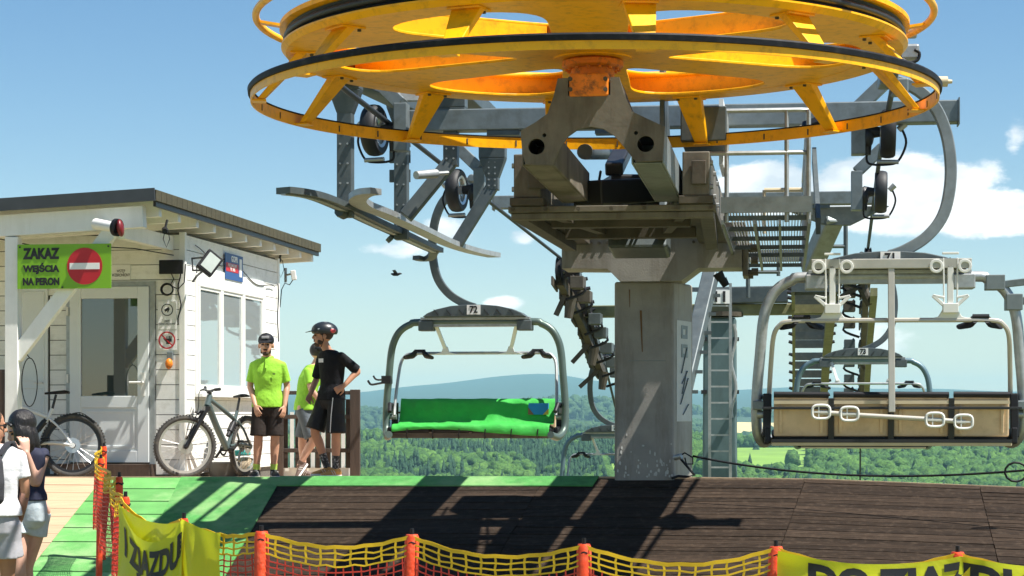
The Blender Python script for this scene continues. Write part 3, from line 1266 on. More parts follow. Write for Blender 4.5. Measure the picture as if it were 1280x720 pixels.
# loose cable loop under the post
mb = MB()
pts = []
for i in range(25):
    a = i / 24 * 2 * math.pi
    pts.append(HP(-1.22 + .09 * math.sin(a), H0 + .2, 1.98 + .27 * math.cos(a)))
mb.tube(pts, .006, 6, closed=True)
mb.tube([HP(-1.22, H0 + .2, 2.25), HP(-1.27, H0 + .17, 2.33), HP(-1.31, H0 + .16, 2.36)], .006, 6)
mb.build('hanging_cable', black, hut)
mb = MB()
pts = [HP(.03, .35 + i * .16, 3.60 - .012 * i + .05 * math.cos(i * .55)) for i in range(24)]
mb.tube(pts, .006, 6)
pts = [HP(.03, 4.2 + .03 * math.sin(i), 3.42 - i * .1) for i in range(9)]
mb.tube(pts, .008, 6)
pts = [HP(-.05, -.03, 3.4 - i * .08) + HN * (.02 * math.sin(i * 1.3)) for i in range(10)]
mb.tube(pts, .008, 6)
mb.tube([HP(-1.7, H0 + .3, 3.60), HP(-1.2, H0 + .4, 3.50), HP(-.8, H0 + .6, 3.52), HP(-.3, -.9, 3.52), HP(-.1, -.1, 3.5)], .006, 6)
mb.build('wall_cable', black, hut)
hut_dark = MB()
hbox(hut_dark, -1.56, -1.47, H0 + .1, H0 + .2, 1.0, 2.12)
hut_dark.build('dark_post', brown_w, hut)

# --- things fixed on the hut
sg = thing('no_entry_sign', 'green platform sign with black lettering and red no entry disc hung from the hut porch', 'sign', HP(-1.0, H0 + .06, 3.05), -PHI)
hf = H0 + .055
c0, c1, q0, q1 = -1.30, -.225, 3.005, 3.495
mb = MB()
hbox(mb, c0, c1, hf - .012, hf, q0, q1)
mb.build('panel', sign_green, sg, bevel=.002)
FX, FU = HN, UPV
fdir = -HH
mb = MB()
mb.lathe([(0.0001, 0), (.202, 0), (.202, .004), (.0001, .004)], HP(-.525, hf - .012, 3.25), 48, fdir)
mb.build('red_disc', sign_red, sg)
mb = MB()
hbox(mb, -.695, -.355, hf - .020, hf - .0161, 3.215, 3.285)
mb.build('white_bar', sign_white, sg)
for i, (s, z, fh_) in enumerate((('ZAKAZ', 3.393, .125), ('WEJŚCIA', 3.228, .125), ('NA PERON', 3.085, .085))):
    text('lettering', s, .2, ink, sg, HP(-1.025, hf - .015, z), FX, FU, .005, bold=.010, fit=(.42, fh_))
for (a, b) in ((-1.27, 3.465), (-.255, 3.465), (-.78, 3.02)):
    mb = MB()
    mb.cyl(HP(a, hf - .012, b), HP(a, hf - .02, b), .010)
    mb.build('screw', black_m, sg)

sg = thing('wall_notice', 'small white printed notice on the hut wall right of the no entry sign', 'sign', HP(-.75, -.01, 3.3), -PHI)
mb = MB()
hbox(mb, -.89, -.66, -.012, -.003, 3.22, 3.40)
mb.build('panel', sign_white, sg)
text('lettering', 'WSTĘP\nWZBRONIONY', .05, ink, sg, HP(-.775, -.0135, 3.30), FX, FU, .002, sx=.65)

sg = thing('camera_notice', 'white monitoring notice with camera symbol beside the hut door', 'sign', HP(-.2, -.02, 2.8), -PHI)
mb = MB()
hbox(mb, -.32, -.09, -.012, -.003, 2.63, 2.96)
mb.build('panel', sign_white, sg)
mb = MB()
mb.lathe([(.062, 0), (.072, 0), (.072, .003), (.062, .003)], HP(-.205, -.012, 2.86), 32, fdir)
mb.build('ring', ink, sg)
mb = MB()
mb.beam(HP(-.235, -.014, 2.85), HP(-.18, -.014, 2.88), .004, .03)
mb.beam(HP(-.20, -.014, 2.83), HP(-.185, -.014, 2.865), .004, .012)
mb.build('camera_symbol', ink, sg)
text('lettering', 'OBIEKT\nMONITOROWANY', .036, ink, sg, HP(-.205, -.0135, 2.71), FX, FU, .002, sx=.68)

sg = thing('no_touch_sign', 'white square sign with red crossed ring and dark hand beside the hut door', 'sign', HP(-.2, -.02, 2.5), -PHI)
mb = MB()
hbox(mb, -.325, -.09, -.012, -.003, 2.385, 2.615)
mb.build('panel', sign_white, sg)
mb = MB()
for k in range(4):
    mb.beam(HP(-.215 + k * .017, -.0135, 2.50), HP(-.212 + k * .019, -.0135, 2.555 - .006 * abs(k - 1.5)), .003, .012)
mb.beam(HP(-.225, -.0135, 2.50), HP(-.150, -.0135, 2.50), .003, .035)
mb.beam(HP(-.225, -.0135, 2.495), HP(-.250, -.0135, 2.525), .003, .012)
mb.beam(HP(-.19, -.0135, 2.485), HP(-.19, -.0135, 2.455), .003, .05, up=(1, 0, 0))
mb.build('hand_symbol', ink, sg)
mb = MB()
mb.lathe([(.088, 0), (.104, 0), (.104, .003), (.088, .003)], HP(-.207, -.016, 2.5), 36, fdir)
mb.beam(HP(-.275, -.0165, 2.566), HP(-.14, -.0165, 2.434), .003, .014)
mb.build('red_ring', sign_red, sg)

sg = thing('rescue_sign', 'small blue and red information sign above the hut window', 'sign', HP(.03, 1.85, 3.5), -PHI)
mb = MB()
hbox(mb, .024, .034, 1.62, 2.42, 3.33, 3.66)
pl = mb.build('panel', sign_blue, sg)
mb = MB()
hbox(mb, .034, .037, 1.64, 2.20, 3.43, 3.54)
mb.build('red_field', sign_red, sg)
mb = MB()
hbox(mb, .034, .037, 2.25, 2.36, 3.39, 3.62)
mb.build('white_figure', sign_white, sg)
RX = HH
text('lettering', 'GOPR', .10, sign_white, sg, HP(.036, 2.02, 3.595), RX, UPV, .003, sx=1.1, bold=.003)
text('lettering', 'RATUNKOWY', .055, sign_white, sg, HP(.039, 1.92, 3.51), RX, UPV, .003, sx=1.1)
text('lettering', 'TEL 985', .055, sign_white, sg, HP(.039, 1.92, 3.46), RX, UPV, .003, sx=1.3)

fl = thing('floodlight', 'black floodlight with pale glass tilted on a wall bracket at the hut corner', 'lamp', HP(.1, .3, 3.3), -PHI)
bm_ = Matrix.Rotation(-PHI + R(28), 3, 'Z') @ Matrix.Rotation(R(38), 3, 'Y') @ Matrix.Rotation(R(-12), 3, 'X')
c = P(262, 329, 24.55)
mb = MB().box(c, (.21, .07, .27), bm_)
mb.build('housing', black, fl, bevel=.012)
mb = MB().box(c + bm_ @ Vector((0, -.037, 0)), (.155, .01, .205), bm_)
mb.build('glass', lamp_glass, fl, bevel=.003)
mb = MB()
mb.tube([P(256, 322, 24.6), P(240, 323, 24.9), P(241, 338, 24.9), P(252, 338, 24.7)], .012, 6)
mb.tube([P(252, 340, 24.7), P(246, 345, 24.9), P(241, 352, 25)], .014, 6)
mb.build('bracket', black_m, fl)

sp = thing('loudspeaker', 'dark box loudspeaker on the hut front above the camera notice', 'loudspeaker', HP(-.1, -.1, 3.35), -PHI)
mb = MB()
mb.loft([(HP(-.10, .0, 3.35), HN * .07, UPV * .06), (HP(-.10, -.12, 3.35), HN * .10, UPV * .075), (HP(-.10, -.2, 3.35), HN * .155, UPV * .085)], 4)
mb.v = mb.v
sp_o = MB()
sp_o.hexa([HP(-.25, -.20, 3.27), HP(.05, -.20, 3.27), HP(-.02, -.03, 3.30), HP(-.18, -.03, 3.30)],
          [HP(-.25, -.20, 3.44), HP(.05, -.20, 3.44), HP(-.02, -.03, 3.41), HP(-.18, -.03, 3.41)])
sp_o.build('housing', black, sp, bevel=.01)
mb = MB().lathe([(.0001, .0), (.045, .0), (.065, -.02), (.05, -.03), (.0001, -.02)], HP(-.10, -.198, 3.355), 24, -HH)
mb.build('cone', galv_d, sp, smooth='auto')

cmr = thing('coiled_cable', 'black coil of spare cable hanging below the loudspeaker', 'cable', HP(-.1, -.06, 3.1), -PHI)
mb = MB()
for k in range(3):
    pts = [HP(-.19 + (.065 + .006 * k) * math.cos(a * .4), -.05 - .01 * k, 3.10 + (.06 + .006 * k) * math.sin(a * .4)) for a in range(16)]
    mb.tube(pts, .007, 6, closed=True)
mb.tube([HP(-.16, -.05, 3.15), HP(-.05, -.08, 3.10), HP(.02, -.06, 3.18), HP(.03, -.04, 3.40)], .007, 6)
mb.tube([HP(-.15, -.05, 3.16), HP(-.11, -.06, 3.22), HP(-.13, -.08, 3.28)], .007, 6)
mb.build('coil', black, cmr)

al = thing('alarm_lamp', 'round dark red signal lamp under the porch roof beam', 'lamp', P(150, 285, 22.9))
mb = MB()
a, b = P(120, 280, 23.1), P(143, 284, 22.8)
mb.cyl(a, b, .062, .055, 16)
mb.build('stem', white_pl, al, smooth='auto')
mb = MB()
mb.ell(P(150.5, 285, 22.75), (.038, .07, .095), 18, 12, Matrix.Rotation(R(-8), 3, 'Y'))
mb.build('lens', lens_red, al, smooth=True)
mb = MB()
mb.cyl(P(144, 284, 22.8), P(148, 284.6, 22.78), .095, .095, 20)
mb.build('rim', black, al, smooth='auto')


def camera_thing(px, py, d, label, flip=1):
    e = thing('security_camera', label, 'camera', P(px, py, d), group=None)
    mb = MB()
    mb.cyl(P(px, py, d), P(px, py, d) + Vector((.02 * flip, -.12, -.03)), .035, .03, 14)
    mb.build('housing', black, e, smooth='auto')
    mb = MB()
    mb.beam(P(px, py, d), P(px + 3, py - 12, d + .05), .02, .02)
    mb.build('bracket', black_m, e)
    mb = MB()
    mb.tube([P(px, py + 2, d), P(px - 2, py + 12, d), P(px + 2, py + 22, d), P(px + 6, py + 12, d), P(px + 4, py, d)], .005, 5)
    mb.build('cable', black, e)


camera_thing(206, 287, 23.6, 'small black camera with looped cable under the porch roof')
camera_thing(349, 325, 29.6, 'small black camera under the far end of the hut eaves', -1)
an = thing('wifi_antenna', 'small pale antenna on a rod at the far hut corner', 'antenna', P(360, 345, 29.6))
mb = MB()
mb.cyl(P(357, 335, 29.6), P(357, 353, 29.6), .02, .02, 8)
mb.cyl(P(357, 344, 29.6), P(366, 342, 29.5), .014, .014, 8)
mb.build('rod', galv, an)
mb = MB()
mb.beam(P(366, 338, 29.5), P(368, 350, 29.5), .07, .07)
mb.build('head', white_pl, an, bevel=.01)
mb = MB()
mb.tube([P(366, 350, 29.5), P(362, 356, 29.6), P(356, 354, 29.6), P(352, 362, 29.6), P(350, 384, 29.5)], .007, 6)
mb.build('cable', black, an)
bx = thing('wall_lantern', 'small orange and grey fitting hanging below the no touch sign', 'lamp', HP(-.17, -.04, 2.25), -PHI)
mb = MB()
hbox(mb, -.20, -.13, -.05, -.003, 2.27, 2.36)
mb.build('bracket', galv_d, bx, bevel=.005)
mb = MB()
mb.ell(HP(-.165, -.07, 2.22), (.045, .045, .065), 12, 8)
mb.build('body', hub_orange, bx, smooth=True)

# picket fence at the platform edge
fe = thing('picket_fence', 'dark brown wooden picket fence behind the standing men', 'fence', P(400, 597, 28.2))
df = 28.0


def fz(py):
    return Z(py, df)


for px in (444,):
    mb = MB().beam(P(px, 600, df - .05), P(px, 487, df - .05), .13, .13, up=(0, 1, 0))
    mb.build('post', brown_w, fe, bevel=.006)
mb = MB().beam(P(350, 600, df - .05), P(350, 490, df - .05), .09, .09, up=(0, 1, 0))
mb.build('post', brown_w, fe, bevel=.006)
for (py, w_) in ((491, .05), (521, .055), (563, .055)):
    mb = MB().beam(P(347, py, df - .02), P(450, py, df - .02), .07, w_)
    mb.build('rail', brown_w, fe, bevel=.004)
for px in (357, 372, 385, 397, 410, 423, 435):
    mb = MB().beam(P(px, 594 - 9, df + .05), P(px, 499, df + .05), .062, .02, up=(0, 1, 0))
    mb.build('picket', brown_w, fe, bevel=.003)
mb = MB().box(P(400, 592, df + .1), (1.05, .05, .16))
mb.build('base_board', white_p, fe)
for px in (365, 379, 391, 404, 416, 429):
    mb = MB().beam(P(px, 592, df + .25), P(px, 515, df + .25), .05, .02, up=(0, 1, 0))
    mb.build('back_slat', white_p, fe)

# ================================================================ chair lift
TH = R(7.4)
WX, WD = .618, 16.15
AX = Vector((math.sin(TH), math.cos(TH), 0))
RT = Vector((math.cos(TH), -math.sin(TH), 0))
WC = Vector((WX, WD, 0))
LR = Matrix.Rotation(-TH, 3, 'Z')


def L(u, v, z):
    return WC + RT * u + AX * v + UPV * z


def lbox(mb, u0, u1, v0, v1, z0, z1):
    return mb.box(L((u0 + u1) / 2, (v0 + v1) / 2, (z0 + z1) / 2), (abs(u1 - u0), abs(v1 - v0), abs(z1 - z0)), LR)


def mid_(a, b):
    return (a + b) / 2


def smooth_path(pts, n):
    out = []
    m = len(pts)
    for i in range(m - 1):
        p0, p1, p2, p3 = pts[max(i - 1, 0)], pts[i], pts[i + 1], pts[min(i + 2, m - 1)]
        for k in range(n):
            t = k / n
            out.append(.5 * ((2 * p1) + (p2 - p0) * t + (2 * p0 - 5 * p1 + 4 * p2 - p3) * t * t + (3 * p1 - p0 - 3 * p2 + p3) * t ** 3))
    out.append(pts[-1])
    return out


# ---- bull wheel
bw = thing('bullwheel', 'huge yellow cable wheel with lower guide ring on top of the lift', 'lift wheel', L(0, 0, 4.1))
RW = 2.37
ZB0, ZG0, ZG1, ZT = 4.352, 4.405, 4.525, 4.56
prof = [(2.10, ZB0), (2.335, ZB0), (RW, ZB0 + .04), (RW, ZG0), (2.29, ZG0 + .008), (2.25, ZG0 + .02), (2.25, ZG1 - .03), (2.29, ZG1 - .01), (RW + .012, ZG1), (RW + .012, ZT), (2.20, ZT), (2.20, ZT - .03), (2.22, ZB0 + .03), (2.10, ZB0 + .03)]
mb = MB().lathe(prof, (WX, WD, 0), 128)
mb.build('rim', yellow, bw, smooth='auto')
mb = MB()
mb.lathe([(2.253, ZG0 + .022), (2.335, ZG0 + .014), (2.31, ZG0 + .045), (2.31, ZG1 - .05), (2.335, ZG1 - .014), (2.253, ZG1 - .028)], (WX, WD, 0), 128)
mb.build('groove_liner', rubber, bw, smooth='auto')


def circle2(r, n, ph=0.0):
    return [(r * math.cos(2 * math.pi * i / n + ph), r * math.sin(2 * math.pi * i / n + ph)) for i in range(n)]


def spoke_hole(ang, r0, r1, win_, wout, n=40):
    out = []
    rc, ra = (r0 + r1) / 2, (r1 - r0) / 2
    for i in range(n):
        t = 2 * math.pi * i / n
        c, s = math.cos(t), math.sin(t)
        c = math.copysign(abs(c) ** .75, c)
        s = math.copysign(abs(s) ** .75, s)
        rr = rc + ra * c
        hw = win_ + (wout - win_) * (rr - r0) / (r1 - r0)
        an = ang + hw * s
        out.append((rr * math.cos(an), rr * math.sin(an)))
    return out


SPA = [-math.pi / 2 - .06 + k * math.pi / 3 for k in range(6)]
holes = [spoke_hole(a + math.pi / 6, .58, 2.04, .20, .42) for a in SPA]
mb = MB().plate(circle2(2.12, 96), holes, .022, (WX, WD, ZB0 + .024), (1, 0, 0), (0, 1, 0))
mb.build('lower_disc', yellow, bw, bevel=.006, seg=1)
holes2 = [spoke_hole(a + math.pi / 6, .42, 2.14, .36, .455) for a in SPA]
mb = MB().plate(circle2(2.215, 96), holes2, .02, (WX, WD, ZT - .001), (1, 0, 0), (0, 1, 0))
mb.build('upper_disc', yellow, bw, bevel=.005, seg=1)
for a in SPA:
    mb = MB()
    for sgn in (-1, 1):
        p0 = Vector((WX, WD, (ZB0 + ZT) / 2)) + Vector((math.cos(a + sgn * .30), math.sin(a + sgn * .30), 0)) * .50
        p1 = Vector((WX, WD, (ZB0 + ZT) / 2)) + Vector((math.cos(a + sgn * .085), math.sin(a + sgn * .085), 0)) * 2.15
        mb.beam(p0, p1, .016, ZT - ZB0 - .05)
    mb.build('spoke_web', yellow, bw)
mb = MB().lathe([(.20, ZB0 - .01), (.30, ZB0 - .01), (.30, ZT), (.20, ZT)], (WX, WD, 0), 48)
mb.build('hub_tube', yellow, bw, smooth='auto')
mb = MB().lathe([(.0001, 4.27), (.215, 4.27), (.235, 4.285), (.235, 4.325), (.215, 4.338), (.0001, 4.338)], (WX, WD, 0), 48)
hb = mb.build('hub_flange', hub_orange, bw, smooth='auto')
for k in range(14):
    a = 2 * math.pi * k / 14
    q = Vector((WX + .20 * math.cos(a), WD + .20 * math.sin(a), 4.272))
    MB().cyl(q, q - Vector((0, 0, .02)), .014, .014, 6).build('bolt', hub_orange, hb)
mb = MB().lathe([(.0001, 4.06), (.165, 4.06), (.165, 4.268), (.0001, 4.268)], (WX, WD, 0), 40)
mb.build('axle_housing', hub_orange, bw, smooth='auto')
# struts down to the guide ring
ZR = 4.03
RG = 2.60
for k in range(12):
    a = -math.pi / 2 + .10 + k * math.pi / 6
    dr = Vector((math.cos(a), math.sin(a), 0))
    tg = Vector((-math.sin(a), math.cos(a), 0))
    c0 = WC + dr * 2.20
    c1 = WC + dr * 2.50
    mb = MB()
    top = [c0 + dr * .05 - tg * .11, c0 + dr * .05 + tg * .11, c0 - dr * .03 + tg * .11, c0 - dr * .03 - tg * .11]
    bot = [c1 + dr * .05 - tg * .055, c1 + dr * .05 + tg * .055, c1 + dr * .0 + tg * .055, c1 + dr * .0 - tg * .055]
    mb.hexa([p + Vector((0, 0, ZR - .03)) for p in bot], [p + Vector((0, 0, ZB0 - .003)) for p in top])
    so = mb.build('strut', yellow, bw, bevel=.006)
    MB().beam(c1 - dr * .02 + Vector((0, 0, ZR - .04)), WC + dr * (RG - .012) + Vector((0, 0, ZR - .04)), .13, .012).build('foot_plate', yellow, so)
    MB().beam(c0 - dr * .09 + Vector((0, 0, ZB0 - .008)), c0 + dr * .10 + Vector((0, 0, ZB0 - .008)), .24, .012).build('head_plate', yellow, so)
    for s_ in (-1, 1):
        q = c0 + tg * (.08 * s_) - dr * .06 + Vector((0, 0, ZB0 - .012))
        MB().cyl(q, q - Vector((0, 0, .018)), .014, .014, 6).build('bolt', grimy_d, so)
mb = MB().lathe([(RG - .012, ZR - .05), (RG, ZR - .05), (RG, ZR + .045), (RG - .012, ZR + .045)], (WX, WD, 0), 160)
mb.build('guide_ring', yellow, bw, smooth='auto')
mb = MB().lathe([(RG + .001, ZR + .006), (RG + .018, ZR + .008), (RG + .022, ZR + .042), (RG + .012, ZR + .055), (RG - .02, ZR + .055), (RG - .02, ZR + .047), (RG + .001, ZR + .047)], (WX, WD, 0), 160)
mb.build('rubber_edge', rubber_b, bw, smooth='auto')
for k in range(36):
    a = 2 * math.pi * (k + .3) / 36
    dr = Vector((math.cos(a), math.sin(a), 0))
    tg = Vector((-math.sin(a), math.cos(a), 0))
    q = WC + dr * (RG - .013) + Vector((0, 0, ZR - .0))
    mb = MB().beam(q - UPV * .03, q + UPV * .02, .012, .008, up=dr)
    mb.build('clip', grimy_d, bw)
# outer guard tube with brackets
n = 96
mb = MB().tube([(WX + 2.56 * math.cos(2 * math.pi * i / n), WD + 2.56 * math.sin(2 * math.pi * i / n), 4.625) for i in range(n)], .028, 10, closed=True)
mb.build('guard_tube', yellow, bw, smooth=True)
for k in range(8):
    a = .02 + k * math.pi / 4
    dr = Vector((math.cos(a), math.sin(a), 0))
    MB().beam(WC + dr * 2.24 + UPV * (ZT + .012), WC + dr * 2.55 + UPV * 4.622, .10, .02).build('guard_bracket', yellow, bw)

# ---- column with cross head, yoke and carrier beams
lc = thing('lift_column', 'grey steel lift column with grimy cross head and yoke carrying the yellow wheel', 'lift column', L(0, 5.7, .9))
yd = 15.62


def YP(pts):
    return [((px - 740.0) * yd / F, (HOR - py) * yd / F) for px, py in pts]


yo = YP([(697, 97), (692, 118), (684, 141), (668, 152), (650, 162), (652, 188), (656, 204), (690, 206), (694, 196), (700, 184), (709, 170), (722, 161), (738, 158), (754, 161),
         (768, 170), (780, 184), (790, 197), (795, 203), (828, 202), (831, 160), (808, 149), (790, 140), (780, 118), (774, 97), (763, 97), (763, 119), (710, 119), (710, 97)])
hl = [[(a + .062 * math.cos(-2 * math.pi * i / 20) * 1.0, b + .060 * math.sin(-2 * math.pi * i / 20)) for i in range(20)] for a, b in YP([(670, 182), (807, 181)])]
hl += [[(a + .015 * math.cos(-2 * math.pi * i / 10), b + .015 * math.sin(-2 * math.pi * i / 10)) for i in range(10)] for a, b in YP([(680, 168), (795, 167)])]
org = Vector((X(740, yd), yd, ZC))
mb = MB().plate(yo[::-1], hl, .05, org, RT, UPV)
yk = mb.build('yoke', grimy, lc, bevel=.008)
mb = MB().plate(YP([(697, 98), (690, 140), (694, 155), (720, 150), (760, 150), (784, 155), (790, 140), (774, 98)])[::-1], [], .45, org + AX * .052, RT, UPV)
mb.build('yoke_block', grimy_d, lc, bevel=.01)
mb = MB()
mb.box(org + Vector((0, 0, 0)) + RT * ((736 - 740) * yd / F) + AX * .045 + UPV * ((HOR - 106) * yd / F), (.29, .12, .17), LR)
hbk = mb.build('bearing_block', hub_orange, lc, bevel=.012)
for (a, b) in ((713, 99), (713, 112), (757, 99), (757, 112)):
    q = P(a, b, yd - .02)
    MB().cyl(q, q - AX * .03, .017, .017, 6).build('bolt', grimy_d, hbk)
for (pc, pw) in ((671, 41), (809, 41)):
    c = org + RT * ((pc - 740) * yd / F)
    zc_ = (Z(160, yd) + Z(205, yd)) / 2
    bw_, bh_ = pw * yd / F, (205 - 160) * yd / F
    c3 = Vector((c.x, c.y, zc_))
    mb = MB()
    for (du, dz, w_, h_) in ((-bw_ / 2 + .008, 0, .016, bh_), (bw_ / 2 - .008, 0, .016, bh_), (0, bh_ / 2 - .008, bw_ - .034, .016), (0, -bh_ / 2 + .008, bw_ - .034, .016)):
        mb.beam(c3 + RT * du + UPV * dz + AX * .055, c3 + RT * du + UPV * dz + AX * 2.9, w_, h_)
    mb.beam(c3 + AX * .9, c3 + AX * .92, bw_ - .036, bh_ - .036)
    mb.build('carrier_beam', galv_d if pc > 700 else grimy, lc, bevel=.012)
# frame under the carrier beams
for u0, u1 in ((-.83, -.60), (.60, .83)):
    mb = MB()
    lbox(mb, u0, u1, 1.70, 6.3, 3.47, 3.84)
    mb.build('side_girder', grimy, lc, bevel=.01)
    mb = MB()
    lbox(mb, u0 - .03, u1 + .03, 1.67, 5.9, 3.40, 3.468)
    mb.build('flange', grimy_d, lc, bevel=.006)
    for v in (1.78, 2.6, 3.4):
        for z in (3.55, 3.75):
            s = 1 if u0 > 0 else -1
            q = L(u1 if u0 > 0 else u0, v, z)
            MB().cyl(q, q + RT * (.025 * s), .022, .022, 6).build('bolt', galv, lc)
mb = MB()
lbox(mb, -.88, .88, 1.72, 1.92, 3.345, 3.398)
lbox(mb, -.86, .86, 1.76, 1.90, 3.29, 3.343)
mb.build('front_cross_member', grimy, lc, bevel=.006)
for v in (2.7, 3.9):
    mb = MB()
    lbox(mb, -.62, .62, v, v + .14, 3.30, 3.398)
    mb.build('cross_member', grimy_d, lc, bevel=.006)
mb = MB()
for s in (-1, 1):
    mb.beam(L(.80 * s, 1.9, 3.34), L(.72 * s, 5.4, 3.34), .12, .09)
mb.build('lower_chord', grimy_d, lc)
mb = MB()
mb.beam(L(-.5, 2.4, 3.36), L(-.1, 5.0, 3.36), .08, .05)
mb.beam(L(.55, 2.4, 3.36), L(.2, 5.0, 3.36), .08, .05)
mb.build('diagonal', grimy_d, lc)
# drive housing
mb = MB()
u0 = .02
mb.hexa([L(u0 - .29, 4.55, 3.26), L(u0 + .29, 4.55, 3.26), L(u0 + .29, 5.25, 3.20), L(u0 - .29, 5.25, 3.20)],
        [L(u0 - .29, 4.75, 3.76), L(u0 + .29, 4.75, 3.76), L(u0 + .29, 5.25, 3.76), L(u0 - .29, 5.25, 3.76)])
dh = mb.build('drive_housing', steel_d, lc, bevel=.03)
mb = MB()
q = [L(u0 - .08, 4.62, 3.44), L(u0 + .06, 4.62, 3.44), L(u0 + .08, 4.685, 3.62), L(u0 - .06, 4.685, 3.62)]
mb.hexa([p - AX * .02 for p in q[:2]] + [q[1], q[0]], [q[3] - AX * .02, q[2] - AX * .02, q[2], q[3]])
mb.build('label_plate', sign_white, dh)
mb = MB()
mb.tube([L(.14, 4.6, 3.60), L(.12, 4.4, 3.48), L(.18, 4.35, 3.40), L(.30, 4.4, 3.42), L(.38, 4.5, 3.50)], .012, 8)
mb.build('hose', black, dh, smooth=True)
mb = MB()
mb.beam(L(-.25, 2.2, 3.55), L(.3, 3.4, 3.7), .30, .22)
mb.beam(L(.1, 3.2, 3.65), L(-.2, 4.6, 3.7), .45, .35)
mb.beam(L(-.05, 2.6, 3.8), L(.0, 4.2, 4.35), .16, .12)
mb.build('gearbox', black_m, lc, bevel=.02)
mb = MB()
mb.plate([(0, 0), (1.3, 0), (.35, .85), (0, .85)], [], .04, L(.42, 2.2, 3.84), AX, UPV)
mb.build('gusset', steel_d, lc, bevel=.005)
mb = MB()
lbox(mb, .55, .95, 2.4, 3.2, 4.02, 4.32)
mb.build('control_box', steel_d, lc, bevel=.01)
mb = MB()
lbox(mb, .86, .90, 3.2, 4.2, 3.9, 4.5)
mb.build('guard_plate', white_p, lc)
cu = .06
# hydraulics, hoses and cable trays packed into the head
for (a, b, r_, m_) in ((L(-.45, 2.0, 3.62), L(-.20, 3.6, 3.70), .05, galv), (L(.48, 2.3, 3.58), L(.40, 4.3, 3.60), .06, steel_d), (L(-.52, 3.0, 3.44), L(.52, 3.0, 3.44), .04, grimy_d),
                        (L(-.52, 4.4, 3.42), L(.52, 4.4, 3.42), .045, grimy_d), (L(-.30, 2.5, 3.95), L(-.28, 4.6, 4.2), .07, steel_d), (L(.25, 2.4, 4.0), L(.32, 4.4, 4.25), .05, galv_d)):
    MB().cyl(a, b, r_, r_, 14).build('cylinder', m_, lc, smooth='auto')
rh = random.Random(21)
for k in range(9):
    a = L(rh.uniform(-.5, .5), rh.uniform(2.0, 3.2), rh.uniform(3.45, 3.8))
    b = L(rh.uniform(-.5, .5), rh.uniform(3.4, 5.0), rh.uniform(3.40, 3.9))
    c_ = mid_(a, b) - UPV * rh.uniform(.05, .18) + RT * rh.uniform(-.15, .15)
    MB().tube(smooth_path([a, c_, b], 6), rh.uniform(.009, .016), 6).build('hose', black, lc, smooth=True)
for k in range(7):
    q = L(-.84 + k * .28, 1.715, 3.372)
    MB().cyl(q, q - AX * .022, .018, .018, 6).build('bolt', grimy_d, lc)
for s_ in (-1, 1):
    for k in range(6):
        q = L(cu + (-.85 + .12 * k) * -s_ if False else cu + s_ * (.45 + .085 * k), 5.95, 3.42)
        MB().cyl(q, q - AX * .02, .016, .016, 6).build('bolt', grimy_d, lc)
for (u_, z_, w2, h2) in ((-.60, 3.62, .20, .16), (.74, 3.66, .12, .2)):
    mb = MB()
    lbox(mb, u_ - w2 / 2, u_ + w2 / 2, 1.655, 1.695, z_ - h2 / 2, z_ + h2 / 2)
    mb.build('end_cover', grimy_d, lc, bevel=.006)
# cap beam with haunches
cv0, cv1 = 5.95, 6.60



def capz(py):
    return Z(py, 22.12)


cap = [(-.93, capz(290)), (-.93, capz(335)), (-.45, capz(336)), (-.32, capz(352)), (.32, capz(352)), (.50, capz(336)), (.95, capz(336)), (.95, capz(290))]
mb = MB().plate([(a, b) for a, b in cap], [], cv1 - cv0, L(cu, cv0, 0), RT, UPV)
mb.build('cap_beam', column_m, lc, bevel=.02)
mb = MB()
lbox(mb, cu - .96, cu + .98, cv0 - .03, cv1 + .03, capz(290) + .003, capz(280))
mb.build('cap_plate', grimy_d, lc, bevel=.005)
mb = MB()
lbox(mb, cu + .955, cu + 1.01, cv0 + .05, cv1 - .05, capz(346), capz(287))
mb.build('end_plate', grimy, lc, bevel=.01)
for z in (3.10, 3.38):
    for v in (cv0 + .12, cv1 - .12):
        q = L(cu + 1.01, v, z)
        MB().cyl(q, q + RT * .05, .035, .035, 6).build('bolt', grimy_d, lc)
# column shaft (trapezoid plan)
zt = capz(352) + .006
A0, A1 = Vector((X(768, 22.25), 22.25, 0)), Vector((X(842, 22.17), 22.17, 0))
B1, B0 = Vector((X(866, 22.8), 22.8, 0)), Vector((X(775, 22.8), 22.8, 0))
mb = MB().hexa([p + UPV * .2 for p in (A0, A1, B1, B0)], [p + UPV * zt for p in (A0, A1, B1, B0)])
sh = mb.build('shaft', column_m, lc, bevel=.025, seg=3)
ex = (B1 - A1).normalized()
nx = ex.cross(UPV)
sgm = MB().plate([(.10, 1.55), (.62, 1.55), (.62, 2.62), (.10, 2.62)], [], .004, A1 + nx * .004, ex, UPV)
sgm.build('side_panel', mat('pale_panel', (.50, .50, .48), .5, var=.1), sh)
for k, z in enumerate((2.50, 2.30)):
    mb = MB().plate([(.25, z - .07), (.47, z - .07), (.47, z + .07), (.25, z + .07)], [[(.31, z - .03), (.31, z + .03), (.41, z + .03), (.41, z - .03)]], .003, A1 + nx * .008, ex, UPV)
    mb.build('panel_mark', galv_d, sh)
rr_ = random.Random(2)
for k in range(5):
    mb = MB()
    z = 1.62 + k * .11
    mb.beam(A1 + nx * .008 + ex * rr_.uniform(.2, .3) + UPV * z, A1 + nx * .008 + ex * rr_.uniform(.4, .5) + UPV * (z + rr_.uniform(.1, .35)), .003, .02, up=nx)
    mb.build('panel_mark', galv_d, sh)
# rust streak, weld seam and paint splashes on the shaft
def shaft_pt(px, py):
    t_ = (px - 768) / (842 - 768)
    q_ = A0.lerp(A1, t_)
    return Vector((q_.x, q_.y - .0035, ZC + (HOR - py) * q_.y / F))


